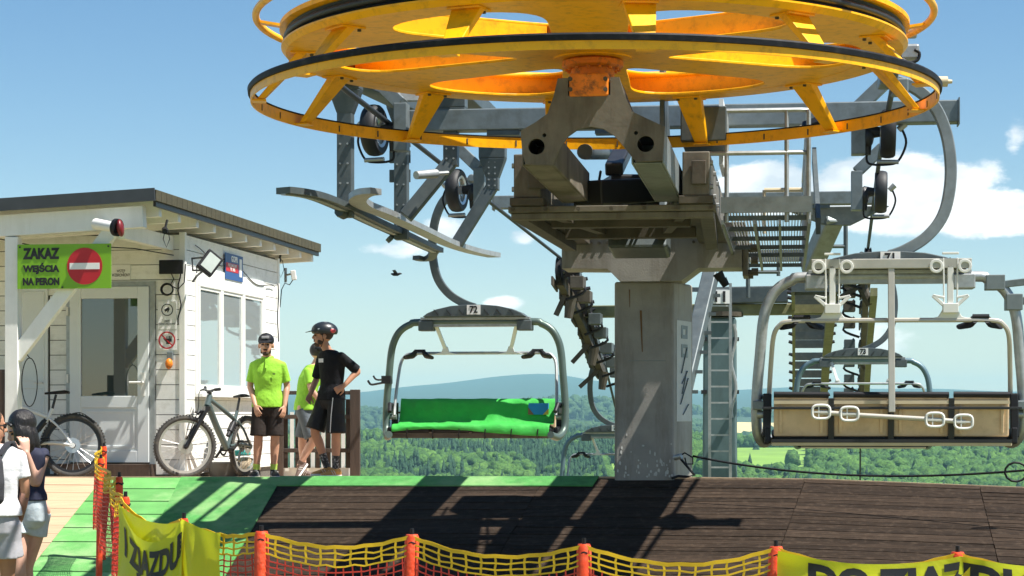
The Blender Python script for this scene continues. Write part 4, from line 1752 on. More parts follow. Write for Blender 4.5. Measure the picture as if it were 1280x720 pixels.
mb = MB()
mb.beam(shaft_pt(801, 388), shaft_pt(803, 440), .022, .004, up=(0, 1, 0), w1=.008)
mb.build('rust_streak', rust_m, sh)
mb = MB()
mb.beam(shaft_pt(787, 362), shaft_pt(787, 384), .010, .004, up=(0, 1, 0), w1=.004)
mb.build('rust_streak', rust_m, sh)
mb = MB()
mb.beam(shaft_pt(786, 451), shaft_pt(832, 451), .006, .006)
mb.build('weld_seam', galv_d, sh)
rp = random.Random(31)
for k in range(46):
    px_, py_ = rp.uniform(800, 841), 596 - abs(rp.gauss(0, 22))
    if rp.random() < .35:
        px_ = rp.uniform(771, 800)
    q_ = shaft_pt(px_, py_)
    w_, h_ = rp.uniform(.004, .014), rp.uniform(.006, .03)
    MB().plate([(-w_, -h_ * .6), (w_ * .7, -h_), (w_, h_ * .3), (w_ * .1, h_), (-w_ * .8, h_ * .5)], [], .002, q_, (1, 0, 0), UPV).build('paint_splash', white_spl, sh)
# cables on the shaft
mb = MB()
mb.tube([P(842, 573, 22.1), P(848, 570, 22.1), P(858, 582, 22.05), P(868, 594, 22.1), P(858, 596, 22.1), P(848, 595, 22.05), P(840, 598, 22.0)], .014, 8)
mb.tube([P(846, 572, 21.4), P(856, 566, 21.4), P(866, 572, 21.4), P(866, 580, 21.4), P(858, 580, 21.4), P(856, 572, 21.4)], .008, 6)
mb.build('shaft_cable', black, lc, smooth=True)
mb = MB()
mb.cyl(P(843, 572, 21.42), P(852, 570, 21.38), .03, .03, 10)
mb.build('cable_plug', galv, lc, smooth='auto')
mb = MB()
for (px, py, r_) in ((897, 341, .055), (903, 349, .045)):
    q = P(px, py, 21.2)
    mb.cyl(q, q + Vector((.04, .0, -.07)), r_, r_ * .8, 12)
mb.build('under_lamp', black, lc, smooth='auto')

# long slack cable from the column to the right
sc_ = thing('slack_cable', 'thin black cable sagging from the column foot to the right edge', 'cable', P(866, 572, 21.4))
mb = MB()
pts = []
for i in range(41):
    t = i / 40
    px = 866 + (1330 - 866) * t
    py = 570 + (577 - 570) * t + 21 * 4 * t * (1 - t) * (1 - .25 * t) + 6 * t
    pts.append(P(px, py, 21.4 - 1.2 * t))
mb.tube(pts, .011, 6)
mb.tube([P(1270 + 14 * math.cos(a * .5), 590 + 12 * math.sin(a * .5), 20.3) for a in range(13)], .011, 6)
mb.build('cable', black, sc_, smooth=True)

# ---- service catwalk right of the head
cw = thing('service_catwalk', 'galvanised service catwalk with grating floor and railing beside the column head', 'catwalk', L(1.27, 4, 3.4))
u0, u1, v0, v1, zf = .95, 1.63, 2.45, 8.6, 3.405
nb_ = 24
for k in range(nb_):
    u = u0 + .03 + (u1 - u0 - .06) * k / (nb_ - 1)
    mb = MB()
    lbox(mb, u - .004, u + .004, v0, v1, zf - .035, zf)
    mb.build('grate_bar', galv, cw)
for v in (2.5, 3.6, 4.7, 5.8, 6.9, 8.5):
    mb = MB()
    lbox(mb, u0 - .03, u1 + .03, v - .02, v + .02, zf - .08, zf - .038)
    mb.build('cross_bar', steel_d, cw)
for u in (u0 - .035, u0 + .24, u0 + .46, u1 + .035):
    mb = MB()
    lbox(mb, u - .012, u + .012, v0 - .04, v1, zf - .12, zf - .082)
    mb.build('stringer', galv_d, cw)
for (v, h) in ((v0 - .03, 0), (8.5, 0)):
    mb = MB()
    lbox(mb, u0 - .05, u1 + .05, v - .012, v + .012, zf - .02, zf + .12)
    mb.build('toe_board', galv_d, cw)
mb = MB()
lbox(mb, u1 + .05, u1 + .062, v0, v1, zf - .04, zf + .12)
mb.build('toe_board', galv_d, cw)
for (u, v) in ((u0, v0), (u1 - .16, v0), (u1 + .03, v0), (u1 + .03, 4.2), (u1 + .03, 6.0), (u1 + .03, 8.2)):
    mb = MB()
    mb.tube([L(u, v, zf - .1), L(u, v, 4.28)], .02, 8)
    mb.build('rail_post', galv, cw, smooth='auto')
for z in (4.28, 3.91):
    mb = MB()
    mb.tube([L(u0 - .2, v0, z), L(u1 - .04, v0, z), L(u1 + .02, v0 + .03, z), L(u1 + .03, v0 + .12, z), L(u1 + .03, 8.3, z)], .021, 8)
    mb.build('rail', galv, cw, smooth='auto')
mb = MB()
mb.tube([L(u0 + .3, 5.0, 3.85), L(u1, 5.0, 3.85)], .022, 8)
mb.tube([L(u0 + .3, 5.0, 3.42), L(u0 + .3, 5.0, 3.85)], .018, 8)
mb.build('rail', cream_m, cw, smooth='auto')
mb = MB()
mb.beam(L(u1 + .12, v0 + .4, 3.3), L(u1 + .10, v0 + 1.8, 4.1), .04, .16)
mb.build('side_brace', steel_d, cw)
for k in range(3):
    q = L(cu + 1.05, 5.3 + k * .3, 3.3 - .1 * k)
    MB().cyl(q, q + RT * .07, .04, .04, 8).build('clamp', grimy_d, cw)
fl = thing('station_floodlight', 'slim dark floodlight on the catwalk railing below the yellow ring', 'lamp', L(u1, v0 + .3, 4.3))
mb = MB()
a, b = P(1003, 158, 18.9), P(1038, 146, 18.8)
mb.beam(a, b, .12, .045, up=(-.2, -.5, .8))
mb.build('housing', black, fl, bevel=.01)
mb = MB()
mb.beam(a + Vector((.05, -.03, -.035)), b + Vector((-.01, -.03, -.035)), .10, .012, up=(-.2, -.5, .8))
mb.build('glass', lamp_glass, fl)
mb = MB().tube([P(1000, 165, 19), P(1002, 158, 18.95)], .02, 8)
mb.build('bracket', black_m, fl)

# ---- steel cross beams of the station
crossb = []
for (v, ua, ub, zc_, hh, lab) in ((4.25, -2.30, 3.08, 4.485, .21, 'long grey steel cross beam behind the yellow ring'),
                                  (13.2, -2.6, 2.75, 4.58, .18, 'second grey steel cross beam beyond the service catwalk')):
    e = thing('cross_beam', lab, 'steel beam', L(0, v, zc_))
    mb = MB()
    lbox(mb, ua, ub, v - .10, v + .10, zc_ - hh / 2, zc_ + hh / 2)
    mb.build('beam', galv_d, e, bevel=.012)
    for u in (ua, ub):
        mb = MB()
        lbox(mb, u - .006, u + .006, v - .12, v + .12, zc_ - hh / 2 - .02, zc_ + hh / 2 + .02)
        mb.build('end_plate', galv_d, e)
    for u in (-1.25, -.2, 1.9):
        mb = MB()
        lbox(mb, u - .16, u + .16, v - .09, v + .09, zc_ - hh / 2 - .05, zc_ - hh / 2 - .003)
        mb.build('bracket', steel_d, e)
# inclined leg under the second beam
lg = thing('inclined_support', 'inclined grey tubular support under the second cross beam', 'steel support', P(1015, 330, 29.3))
mb = MB().beam(P(1043, 268, 29.2), P(1012, 338, 30.2), .26, .26)
mb.build('leg', galv_d, lg, bevel=.03)
mb = MB().plate([(-.75, 0), (.75, 0), (.22, -.26), (-.12, -.26)], [], .14, P(1043, 258, 29.15), RT, UPV)
mb.build('head_plate', steel_d, lg, bevel=.01)

# ---- left guide rails with their hangers
grl = thing('entry_guide_rail', 'curved grey steel guide rails with hangers left of the wheel', 'guide rail', P(480, 280, 21))
ra = [P(354, 238, 17.95), P(375, 240.5, 18.15), P(400, 246.5, 18.6), P(430, 259, 19.5), P(465, 276, 20.9), P(500, 292, 22.4), P(530, 306, 23.8), P(546, 313, 24.6)]


def smooth_path(pts, n):
    out = []
    m = len(pts)
    for i in range(m - 1):
        p0, p1, p2, p3 = pts[max(i - 1, 0)], pts[i], pts[i + 1], pts[min(i + 2, m - 1)]
        for k in range(n):
            t = k / n
            out.append(.5 * ((2 * p1) + (p2 - p0) * t + (2 * p0 - 5 * p1 + 4 * p2 - p3) * t * t + (3 * p1 - p0 - 3 * p2 + p3) * t ** 3))
    out.append(pts[-1])
    return out


ra_s = smooth_path(ra, 6)
mb = MB().tube(ra_s, 1, flat=(.16, .055), up=(0, 0, 1))
mb.build('outer_rail', steel_d, grl)
mb = MB().tube([p + Vector((0, 0, -.034)) for p in ra_s], 1, flat=(.05, .012), up=(0, 0, 1))
mb.build('wear_strip', galv, grl)
rb_ = [P(470, 239, 18.6), P(455, 241, 18.7), P(447, 248, 19.0), P(455, 256, 19.6), P(480, 266, 20.3), P(520, 284, 21.8), P(560, 303, 23.5), P(590, 313, 24.6), P(618, 319, 25.5)]
rb_s = smooth_path(rb_, 6)
mb = MB().tube(rb_s, 1, flat=(.16, .055), up=(0, 0, 1))
mb.build('inner_rail', galv, grl)
mb = MB().tube(smooth_path([P(543, 312, 24.4), P(539, 321, 24.6), P(530, 324, 24.7), P(520, 322, 24.6)], 5), 1, flat=(.10, .05), up=(0, 0, 1))
mb.build('rail_hook', steel_d, grl)


def hanger(pt, pb, px_foot, name='hanger'):
    """post from pt down to pb, wider head; then a diagonal to px_foot"""
    mb = MB()
    mb.beam(pt, pb, .14, .14, up=AX)
    mb.beam(pt + UPV * .02, pt - UPV * .12, .30, .18, up=AX, w1=.30, h1=.18)
    mb.beam(pt - UPV * .12, pt - UPV * .34, .30, .18, up=AX, w1=.142, h1=.142)
    if px_foot is not None:
        mb.beam(pb + UPV * .05, px_foot, .13, .13, up=AX)
    o = mb.build(name, steel_d, grl, bevel=.008)
    for k in range(5):
        q = pb + (pt - pb) * (.1 + .14 * k) - AX * .072
        for s in (-1, 1):
            MB().cyl(q + RT * (.035 * s), q + RT * (.035 * s) - AX * .014, .010, .010, 6).build('bolt', galv, o)
    return o


hanger(P(432, 97, 19.65), P(432, 272, 19.65), None)
hanger(P(502, 120, 22.2), P(502, 300, 22.2), None)
hanger(P(564, 120, 20.6), P(564, 208, 20.6), P(507, 271, 20.55))
hanger(P(616, 185, 23.8), P(616, 238, 23.8), P(571, 305, 23.8))
# longitudinal carrier the hangers bolt to
mb = MB()
mb.beam(P(400, 90, 18.4) + UPV * .1, P(560, 165, 24.6) + UPV * .1, .20, .16)
mb.beam(P(540, 92, 19.4) + UPV * .1, P(640, 184, 25.2) + UPV * .1, .20, .16)
mb.build('carrier', steel_d, grl, bevel=.01)
mb = MB()
for py in (176, 196, 220):
    mb.box(P(500, py, 22.3), (.22, .05, .13), LR)
mb.build('splice_plate', steel_d, grl)
mb = MB()
mb.cyl(P(520, 219, 20.2), P(545, 217, 20.4), .04, .045, 12)
mb.cyl(P(545, 217, 20.4), P(560, 216, 20.5), .02, .02, 8)
mb.build('limit_switch', galv, grl, smooth='auto')
mb = MB()
mb.cyl(P(430, 268, 19.6), P(424, 264, 19.5), .05, .05, 10)
mb.cyl(P(490, 300, 22.2), P(486, 296, 22.2), .05, .05, 10)
mb.build('rail_bolt', steel_d, grl)
lb = thing('strip_luminaire', 'pale grey box beam hung beside the upper left tyre', 'light fitting', P(520, 120, 20.6))
mb = MB()
mb.beam(P(494, 121.5, 20.6), P(541, 121.5, 20.7), .09, .085)
mb.build('body', galv, lb, bevel=.008)

# ---- tyre conveyor units


def tyre_unit(px, py, d, side, label):
    e = thing('tyre_unit', label, 'tyre drive', P(px, py, d), group='conveyor tyres hung from the cross beams')
    c = P(px, py, d)
    ax = (RT * side - AX * (.16 if side > 0 else -.02) + UPV * .02).normalized()
    r = .25
    mb = MB().lathe([(.165, -.065), (.225, -.072), (r - .008, -.055), (r, -.02), (r, .02), (r - .008, .055), (.225, .072), (.165, .065)], c, 40, ax)
    mb.build('tyre', rubber, e, smooth='auto')
    mb = MB()
    mb.lathe([(.135, -.06), (.168, -.068), (.168, .068), (.135, .06)], c, 40, ax)
    for k in range(5):
        a = 2 * math.pi * k / 5
        x_, y_, z_ = frame(ax)
        dr = x_ * math.cos(a) + z_ * math.sin(a)
        mb.beam(c + dr * .03 + ax * .03, c + dr * .15 + ax * .03, .035, .02, up=ax)
    mb.lathe([(.0001, -.03), (.05, -.03), (.05, .075), (.0001, .075)], c, 20, ax)
    mb.build('rim', silver, e, smooth='auto')
    # gearbox and arm on the inner side
    q = c + ax * .20
    mb = MB()
    mb.cyl(c + ax * .06, q, .045, .07, 14)
    mb.ell(q - UPV * .05, (.07, .09, .11), 14, 9)
    mb.cyl(q - UPV * .1, q - UPV * .22, .05, .04, 12)
    mb.build('gearbox', black_m, e, smooth='auto')
    mb = MB()
    mb.cyl(q - UPV * .03 + ax * .03, q + ax * .09 - UPV * .16, .028, .035, 10)
    mb.build('gear_cover', white_pl, e, smooth='auto')
    mb = MB()
    mb.beam(c + ax * .28 - UPV * .22, c + ax * .28 + UPV * .24, .13, .18, up=AX)
    mb.beam(c + ax * .28 + UPV * .23, c - ax * .02 + UPV * .52, .13, .17, up=AX)
    mb.build('arm', galv_d, e, bevel=.008)
    mb = MB()
    pts = [q - UPV * .2, q - UPV * .30 - ax * .02, c - UPV * .31, c - UPV * .27 - ax * .10, c - UPV * .1 - ax * .17, c + UPV * .05 - ax * .12]
    mb.tube(smooth_path(pts, 5), .012, 6)
    mb.build('hose', black, e, smooth=True)
    mb = MB()
    mb.cyl(c - UPV * .285 - ax * .10, c - UPV * .285 + ax * .10, .022, .022, 10)
    mb.build('axle_bar', galv, e, smooth='auto')
    mb = MB()
    mb.cyl(c + UPV * .02 - ax * .10, c + UPV * .08 - ax * .16, .03, .035, 10)
    mb.build('adjuster', galv, e, smooth='auto')


tyre_unit(468, 163, 20.5, 1, 'black conveyor tyre with silver rim, left of the wheel and nearest the ring edge')
tyre_unit(571, 238, 24.4, 1, 'black conveyor tyre with silver rim, directly above the left hanger arm')
tyre_unit(1110, 165, 20.1, -1, 'black conveyor tyre with hoses, right and just below the yellow ring')
tyre_unit(1101, 240, 24.8, -1, 'black conveyor tyre in front of the big cloud')
sn = thing('sensor_unit', 'pale cylindrical sensor pointing out beyond the right of the ring', 'sensor', P(1172, 102, 17.9))
mb = MB()
mb.cyl(P(1160, 102, 17.9), P(1184, 102, 17.9), .045, .045, 16)
mb.cyl(P(1184, 102, 17.9), P(1190, 102, 17.9), .02, .016, 12)
mb.build('body', cream_m, sn, smooth='auto')
mb = MB().beam(P(1150, 98, 18), P(1162, 102, 17.9), .04, .05)
mb.build('bracket', galv_d, sn)
sn = thing('junction_box', 'grey junction box with hose beside the right rim of the wheel', 'box', P(1137, 62, 17.6))
mb = MB()
mb.box(P(1136, 40, 17.8), (.14, .12, .10), LR)
mb.build('upper_box', galv, sn, bevel=.02)
mb = MB()
mb.box(P(1136, 66, 17.6), (.17, .14, .13), LR)
mb.build('body', galv, sn, bevel=.02)
mb = MB().tube(smooth_path([P(1143, 62, 17.5), P(1149, 66, 17.5), P(1147, 75, 17.5), P(1136, 78, 17.5), P(1126, 74, 17.5), P(1126, 84, 17.5)], 4), .014, 8)
mb.build('hose', black, sn, smooth=True)

# ---- haul rope: round the wheel, straight out both sides, down over the line tower
ZROPE = 4.462
LP_ = [L(-2.33, 0, ZROPE), P(515, 175, 21.9), P(600, 237, 27.3), P(700, 322, 35), P(726, 375, 38.5), P(742, 415, 40.5), P(754, 446, 42.5), P(772, 520, 48), P(790, 620, 60)]
LP_[1].z = LP_[2].z = ZROPE
RP_ = [L(2.33, 0, ZROPE), P(1100, 190, 23.0), P(1085, 310, 36), P(1082, 345, 39), P(1080, 400, 44), P(1078, 455, 48), P(1076, 490, 51), P(1075, 620, 66)]
RP_[1].z = ZROPE
hr = thing('haul_rope', 'dark steel haul rope running round the yellow wheel and down the line', 'cable', L(0, 0, ZROPE))
loop = []
for i in range(41):
    a = math.pi + math.pi * i / 40
    loop.append(WC + RT * (2.33 * math.cos(a)) + AX * (2.33 * math.sin(a)) + UPV * ZROPE)
path = LP_[::-1] + loop[1:-1] + RP_
mb = MB().tube(path, .026, 8)
mb.build('rope', rope_m, hr, smooth=True)


# ---- line tower with sheave trains
lt = thing('line_tower', 'slim grey green line tower with white ladder and number eleven plate', 'lift tower', P(900, 600, 38))
dt = 38.0
mb = MB()
w0, w1 = 44 * dt / F, 40 * dt / F
mb.beam(P(900, 760, dt), P(900, 398, dt), w0, w0, up=AX, w1=w1, h1=w1)
mb.build('shaft', mat('grey_green_steel', (.13, .20, .21), .5, .35, var=.15, vs=3, dirt=(.08, .10, .10), damt=.4, ds=3, streak=True), lt, bevel=.03)
mb = MB()
mb.lathe([(.0001, 0), (.42, 0), (.42, .08), (.0001, .08)], P(900, 396, dt), 24, UPV)
mb.build('flange', grimy_d, lt)
mb = MB()
mb.beam(P(872, 388, dt), P(1040, 386, dt), .28, .20)
mb.beam(P(720, 390, dt + 1.0), P(880, 388, dt), .26, .22)
mb.build('cross_arm', olive_pipe, lt, bevel=.02)
mb = MB()
mb.beam(P(880, 370, dt), P(985, 368, dt - .2), .3, .30)
mb.build('arm_box', steel_d, lt, bevel=.02)
mb = MB()
mb.beam(P(862, 362, dt + .4), P(1000, 362, dt + .4), .08, .08)
mb.build('top_rail', steel_d, lt)
for s in (887, 913):
    mb = MB().beam(P(s, 760, dt - .75), P(s, 354, dt - .75), .05, .05, up=AX)
    mb.build('ladder_side', galv, lt)
for k in range(17):
    py = 362 + k * 20.2
    mb = MB().beam(P(887, py, dt - .75), P(913, py, dt - .75), .03, .03)
    mb.build('rung', galv, lt)
mb = MB().box(P(900, 371, dt - .80), (.34, .02, .24))
mb.build('number_plate', sign_white, lt)
text('number', '11', .26, ink, lt, P(900, 371.5, dt - .82), (1, 0, 0), UPV, .01, bold=.008, sx=1.1)
for (a, b) in ((880, 424), (880, 490), (920, 424), (920, 490)):
    MB().box(P(a, b, dt - .3), (.10, .10, .07)).build('lug', black_m, lt)
mb = MB()
pts = [P(917 + 3 * math.sin(k * .9), 405 + k * 9, dt - .5) for k in range(14)]
mb.tube(pts, .03, 6)
mb.build('conduit', galv, lt)
dg_ = thing('inclined_strut', 'dark inclined lattice strut just right of the grey column', 'steel strut', P(852, 490, 31))
mb = MB().beam(P(888, 345, 32), P(850, 505, 30), .22, .22)
mb.build('strut', steel_d, dg_, bevel=.02)
for k in range(6):
    t = .15 + k * .15
    q = P(888, 345, 32).lerp(P(850, 505, 30), t)
    MB().box(q + Vector((.15, 0, -.02)), (.12, .08, .05)).build('step_peg', steel_d, dg_)
mrl = thing('maintenance_rail', 'bent tube handrails of the maintenance platform above the line tower', 'railing', P(1020, 310, 33))
mb = MB()
mb.tube(smooth_path([P(1008, 270, 33), P(1050, 270, 33), P(1056, 274, 33), P(1057, 285, 33), P(1057, 322, 33)], 4), .035, 8)
mb.tube([P(1010, 308, 33), P(1057, 308, 33)], .03, 8)
mb.build('front_rail', steel_d, mrl, smooth='auto')
mb = MB()
mb.tube(smooth_path([P(1012, 330, 33.5), P(1026, 282, 33.5), P(1034, 275, 33.5), P(1052, 275, 33.5)], 4), .025, 8)
mb.build('back_rail', steel_d, mrl, smooth='auto')
mb = MB()
mb.tube([P(935, 322, 33.5), P(935, 372, 33.5)], .035, 8)
mb.tube([P(973, 322, 33.5), P(973, 345, 33.5)], .03, 8)
mb.tube([P(935, 340, 33.5), P(975, 340, 33.5)], .03, 8)
mb.build('side_rail', steel_d, mrl, smooth='auto')


def sheave_train(label, path, side, walk_px, n_sh, cm_=olive_pipe, ww=.75, gm_=None, wz=.62):
    """path: rope points under which the sheaves run; side = +1 walkway to the left (right train)"""
    e = thing('sheave_train', label, 'sheave train', path[0] - UPV * .5, group='sheave trains on the line tower')
    sp_ = smooth_path(path, 10)
    m = len(sp_)
    top = [p - UPV * .36 for p in sp_]
    mb = MB().tube(top, 1, flat=(.12, .20), up=(0, 0, 1))
    mb.build('beam', grimy_d, e)
    idx = [int(i * (m - 1) / (n_sh - 1)) for i in range(n_sh)]
    for i in idx:
        c = sp_[i] - UPV * .22
        mb = MB().lathe([(.04, -.05), (.20, -.06), (.235, -.05), (.20, -.02), (.20, .02), (.235, .05), (.20, .06), (.04, .05)], c, 22, RT)
        so = mb.build('sheave', rubber_b, e, smooth='auto')
        MB().cyl(c - RT * .08, c + RT * .08, .05, .05, 10).build('axle', galv_d, so)
    for i in idx[::2]:
        c = sp_[i] - UPV * .30
        mb = MB()
        mb.beam(c - RT * .09 - AX * .4 - UPV * .10, c - RT * .09 + AX * .4 - UPV * .18, .03, .14)
        mb.build('rocker', grimy_d, e)
        mb = MB()
        mb.box(c + RT * .30 * side - UPV * .12, (.22, .5, .20), LR)
        mb.build('guard_box', steel_d if i % 4 else grimy_d, e, bevel=.01)
        MB().tube(smooth_path([c + RT * .2 * side, c + RT * .42 * side - UPV * .25, c + RT * .1 * side - UPV * .4], 4), .025, 6).build('cable_loop', black, e)
    # walkway of grating steps beside it
    for i in range(n_sh):
        j = int(i * (m - 1) / (n_sh - 1))
        d = sp_[j].y
        c = Vector((X(walk_px(d), d), d, sp_[j].z - wz))
        mb = MB()
        mb.box(c, (ww, .42, .05), LR)
        wo_ = mb.build('walkway_grate', gm_ or galv_d, e)
        mb = MB().box(c - AX * .22 - UPV * .06, (ww + .03, .02, .16), LR)
        mb.build('nosing', gm_ or galv, wo_)
        for s in (-ww * .5, ww * .5):
            MB().cyl(c + RT * s - UPV * .02, c + RT * (s + .09 * (1 if s > 0 else -1)), .04, .03, 8).build('tooth', black_m, wo_)
    for s in (-ww * .48, ww * .48):
        mb = MB()
        pts = []
        for j in range(0, m, 4):
            d = sp_[j].y
            pts.append(Vector((X(walk_px(d), d), d, sp_[j].z - wz - .12)) + RT * s)
        mb.tube(pts, 1, flat=(.06, .14), up=(0, 0, 1))
        mb.build('stringer', cm_, e)
    for (k, t) in ((0, .12), (1, .55), (2, .85)):
        j = int(t * (m - 1))
        c = Vector((X(walk_px(sp_[j].y), sp_[j].y), sp_[j].y, sp_[j].z - .8))
        mb = MB()
        mb.beam(c - RT * .3 * side, sp_[j] - UPV * .45, .08, .08)
        mb.cyl(sp_[j] - UPV * .5 + RT * .1 * side, sp_[j] - UPV * .85 + RT * .05, .10, .07, 10)
        mb.build('link', grimy_d, e)
    for s in ((0, 1) if side < 0 else ()):
        mb = MB()
        j0, j1 = (0, int(.45 * (m - 1))) if s == 0 else (int(.4 * (m - 1)), m - 1)
        a, b = sp_[j0], sp_[j1]
        mb.beam(Vector((X(walk_px(a.y), a.y), a.y, a.z - .9)) - RT * .3 * side, Vector((X(walk_px(b.y), b.y), b.y, b.z - .9)) - RT * .3 * side, .16, .16)
        mb.beam(a - UPV * .75 + RT * .1 * -side, b - UPV * .75 + RT * .1 * -side, .12, .14)
        mb.build('chord', cm_, e)


sheave_train('right sheave train with stepped walkway behind the near chair', RP_[2:7], -1, lambda d: 1018 - (d - 36) * .5, 20, olive_pipe, .75, steel_d)
sheave_train('left sheave train tucked behind the grey column', LP_[3:7], 1, lambda d: 713 + (d - 35) * 4.6, 14, black_m, .26, black_m, .10)
for px in (992, 1053):
    pass

# ================================================================ chairs


def mirror_path(half):
    """half: points from the left foot to the top centre -> full symmetric path"""
    return [Vector(p) for p in half] + [Vector((-p[0], p[1], p[2])) for p in half[::-1]]


def make_chair(label, number, loc, rz_, cover=False, footrest=False, hook=False, carrier=False, tint=None, detail=True):
    e = thing('lift_chair', label, 'chairlift chair', loc, rz_, group='four seat chairs hanging on the haul rope')

    def B(mb, name, m, par=None, **k):
        return mb.build(name, m, par or e, local=True, **k)
    fm = tint or galv_d
    half = [(-1.02, .30, .06), (-1.08, .12, .03), (-1.13, -.04, .10), (-1.145, -.10, .24), (-1.14, -.12, .5), (-1.115, -.13, .8), (-1.09, -.14, 1.08), (-1.05, -.14, 1.24), (-.97, -.14, 1.37), (-.84, -.14, 1.45), (-.66, -.14, 1.478)]
    pts = smooth_path(mirror_path(half), 4)
    B(MB().tube(pts, .047, 10), 'frame', fm, smooth='auto')
    mb = MB()
    mb.beam((-.70, -.14, 1.52), (.70, -.14, 1.52), .12, .035)
    mb.beam((-.66, -.14, 1.44), (.66, -.14, 1.44), .07, .05)
    B(mb, 'top_beam', galv, bevel=.005)
    hood = [(-.66, 1.54), (-.60, 1.585), (-.48, 1.635), (-.30, 1.675), (-.10, 1.69), (.10, 1.69), (.30, 1.675), (.48, 1.635), (.60, 1.585), (.66, 1.54)]
    mb = MB().plate(hood[::-1], [], .26, (0, -.27, 0), (1, 0, 0), (0, 0, 1))
    ho_ = B(mb, 'hood', steel_d, bevel=.01)
    for k in range(7):
        x = -.48 + k * .16
        for sy in (-.276, -.004):
            B(MB().beam((x - .03, sy, 1.56), (x + .03, sy, 1.63), .010, .014, up=(0, 1, 0)), 'rib', black_m, ho_)
    for sy, ux in ((-.277, 1), (.0, -1)):
        B(MB().box((0.0, sy, 1.625), (.17, .012, .12)), 'number_plate', sign_white, ho_)
        text('number', number, .12, ink, ho_, (0, sy - .008 * ux, 1.624), (ux, 0, 0), (0, 0, 1), .006, bold=.004, sx=.85, local=True)
    for s in (-1, 1):
        B(MB().box((.63 * s, -.16, 1.43), (.19, .2, .13)), 'damper', galv if footrest else steel_d, bevel=.012)
    hp = [(0, -.1, 1.66), (.14, -.1, 1.71), (.33, -.09, 1.83), (.47, -.07, 2.02), (.53, -.05, 2.28), (.53, -.03, 2.55), (.48, -.01, 2.80), (.38, 0, 3.0), (.22, 0, 3.14), (.05, 0, 3.2)]
    B(MB().tube(smooth_path([Vector(p) for p in hp], 5), 1, flat=(.10, .085), up=(0, 1, 0)), 'hanger', steel_d if not footrest else galv_d, bevel=.01)
    mb = MB()
    mb.box((0, 0, 3.21), (.16, .34, .12))
    mb.cyl((-.02, -.26, 3.25), (-.02, .26, 3.25), .05, .05, 12)
    mb.box((.1, 0, 3.14), (.14, .2, .14))
    B(mb, 'grip', galv_d, bevel=.012)
    # restraint bar, raised
    half = [(-1.03, -.06, .30), (-1.035, -.12, .45), (-1.02, -.22, .75), (-1.0, -.30, .96), (-.95, -.325, 1.05), (-.86, -.335, 1.085), (-.5, -.34, 1.09)]
    bm2 = bar_beige if footrest else galv
    B(MB().tube(smooth_path(mirror_path(half), 4), .021, 8), 'restraint_bar', bm2, smooth='auto')
    for s in (-1, 1):
        mb = MB()
        if footrest:
            mb.beam((.50 * s, -.36, 1.56), (.50 * s, -.36, 1.16), .05, .05, up=(0, 1, 0))
            for q in (-1, 1):
                mb.beam((.50 * s + .06 * q, -.38, 1.62), (.50 * s + .055 * q, -.38, 1.22), .014, .014, up=(0, 1, 0))
                mb.lathe([(.035, -.02), (.06, -.02), (.06, .02), (.035, .02)], (.50 * s + .12 * q, -.38, 1.55), 16, (0, 1, 0))
                mb.beam((.50 * s + .03 * q, -.38, 1.19), (.50 * s + .15 * q, -.38, 1.30), .03, .03, up=(0, 1, 0))
                mb.beam((.50 * s + .15 * q, -.38, 1.30), (.50 * s + .05 * q, -.38, 1.28), .02, .03, up=(0, 1, 0))
            mb.beam((.44 * s + (.5 - .44) * s - .07, -.38, 1.66), (.50 * s + .07, -.38, 1.66), .02, .02)
            mb.box((.50 * s, -.37, 1.19), (.13, .07, .08))
            mb.plate([(-.28, 0), (.28, 0), (.10, .045), (.055, .12), (-.055, .12), (-.10, .045)], [], .03, (.50 * s, -.352, 1.075), (1, 0, 0), (0, 0, 1))
            B(mb, 'lift_arm', white_pl, bevel=.004)
        else:
            mb.beam((.52 * s, -.18, 1.45), (.42 * s, -.33, 1.13), .045, .045, up=(0, 1, 0))
            mb.plate([(-.16, 0), (.16, 0), (.05, .03), (.025, .1), (-.025, .1), (-.05, .03)], [], .03, (.42 * s, -.325, 1.075), (1, 0, 0), (0, 0, 1))
            B(mb, 'lift_arm', white_pl if tint else galv, bevel=.004)
        mb = MB()
        for q in (-1, 1):
            mb.loft([((.76 * s + .05 * q, -.335, 1.10), (.03, 0, 0), (0, .03, .04)), ((.76 * s + .10 * q, -.30, 1.05), (.045, 0, 0), (0, .03, .03)),
                     ((.76 * s + .17 * q, -.26, 1.035), (.03, 0, .0), (0, .03, .025))], 10)
        mb.tube([(.76 * s - .07, -.34, 1.12), (.76 * s + .07, -.34, 1.12)], .02, 8)
        B(mb, 'knee_pad', black, smooth='auto')
    if footrest:
        mb = MB()
        mb.beam((0, -.36, 1.55), (0, -.44, .30), .055, .035, up=(0, 1, 0))
        mb.tube([(-.62, -.46, .30), (-.3, -.46, .275), (.3, -.46, .24), (.62, -.46, .215)], .022, 8)
        fo = B(mb, 'footrest', bar_beige, bevel=.005)
        for x in (-.60, -.36, .36, .60):
            z = .26 - .07 * x
            mb = MB().tube([(x + .075 * math.copysign(abs(math.cos(t)) ** .6, math.cos(t)), -.475, z + .058 * math.copysign(abs(math.sin(t)) ** .6, math.sin(t))) for t in [2 * math.pi * k / 20 for k in range(20)]], .012, 8, closed=True)
            mb.beam((x - .06, -.475, z), (x + .06, -.475, z), .014, .014)
            mb.beam((x - .02, -.475, z - .05), (x - .02, -.475, z + .05), .010, .010, up=(0, 1, 0))
            B(mb, 'foot_loop', white_pl, fo, smooth='auto')
        mb = MB().beam((-.68, -.36, 1.575), (.68, -.36, 1.575), .05, .085)
        B(mb, 'cover_bar', pale_bar, bevel=.006)
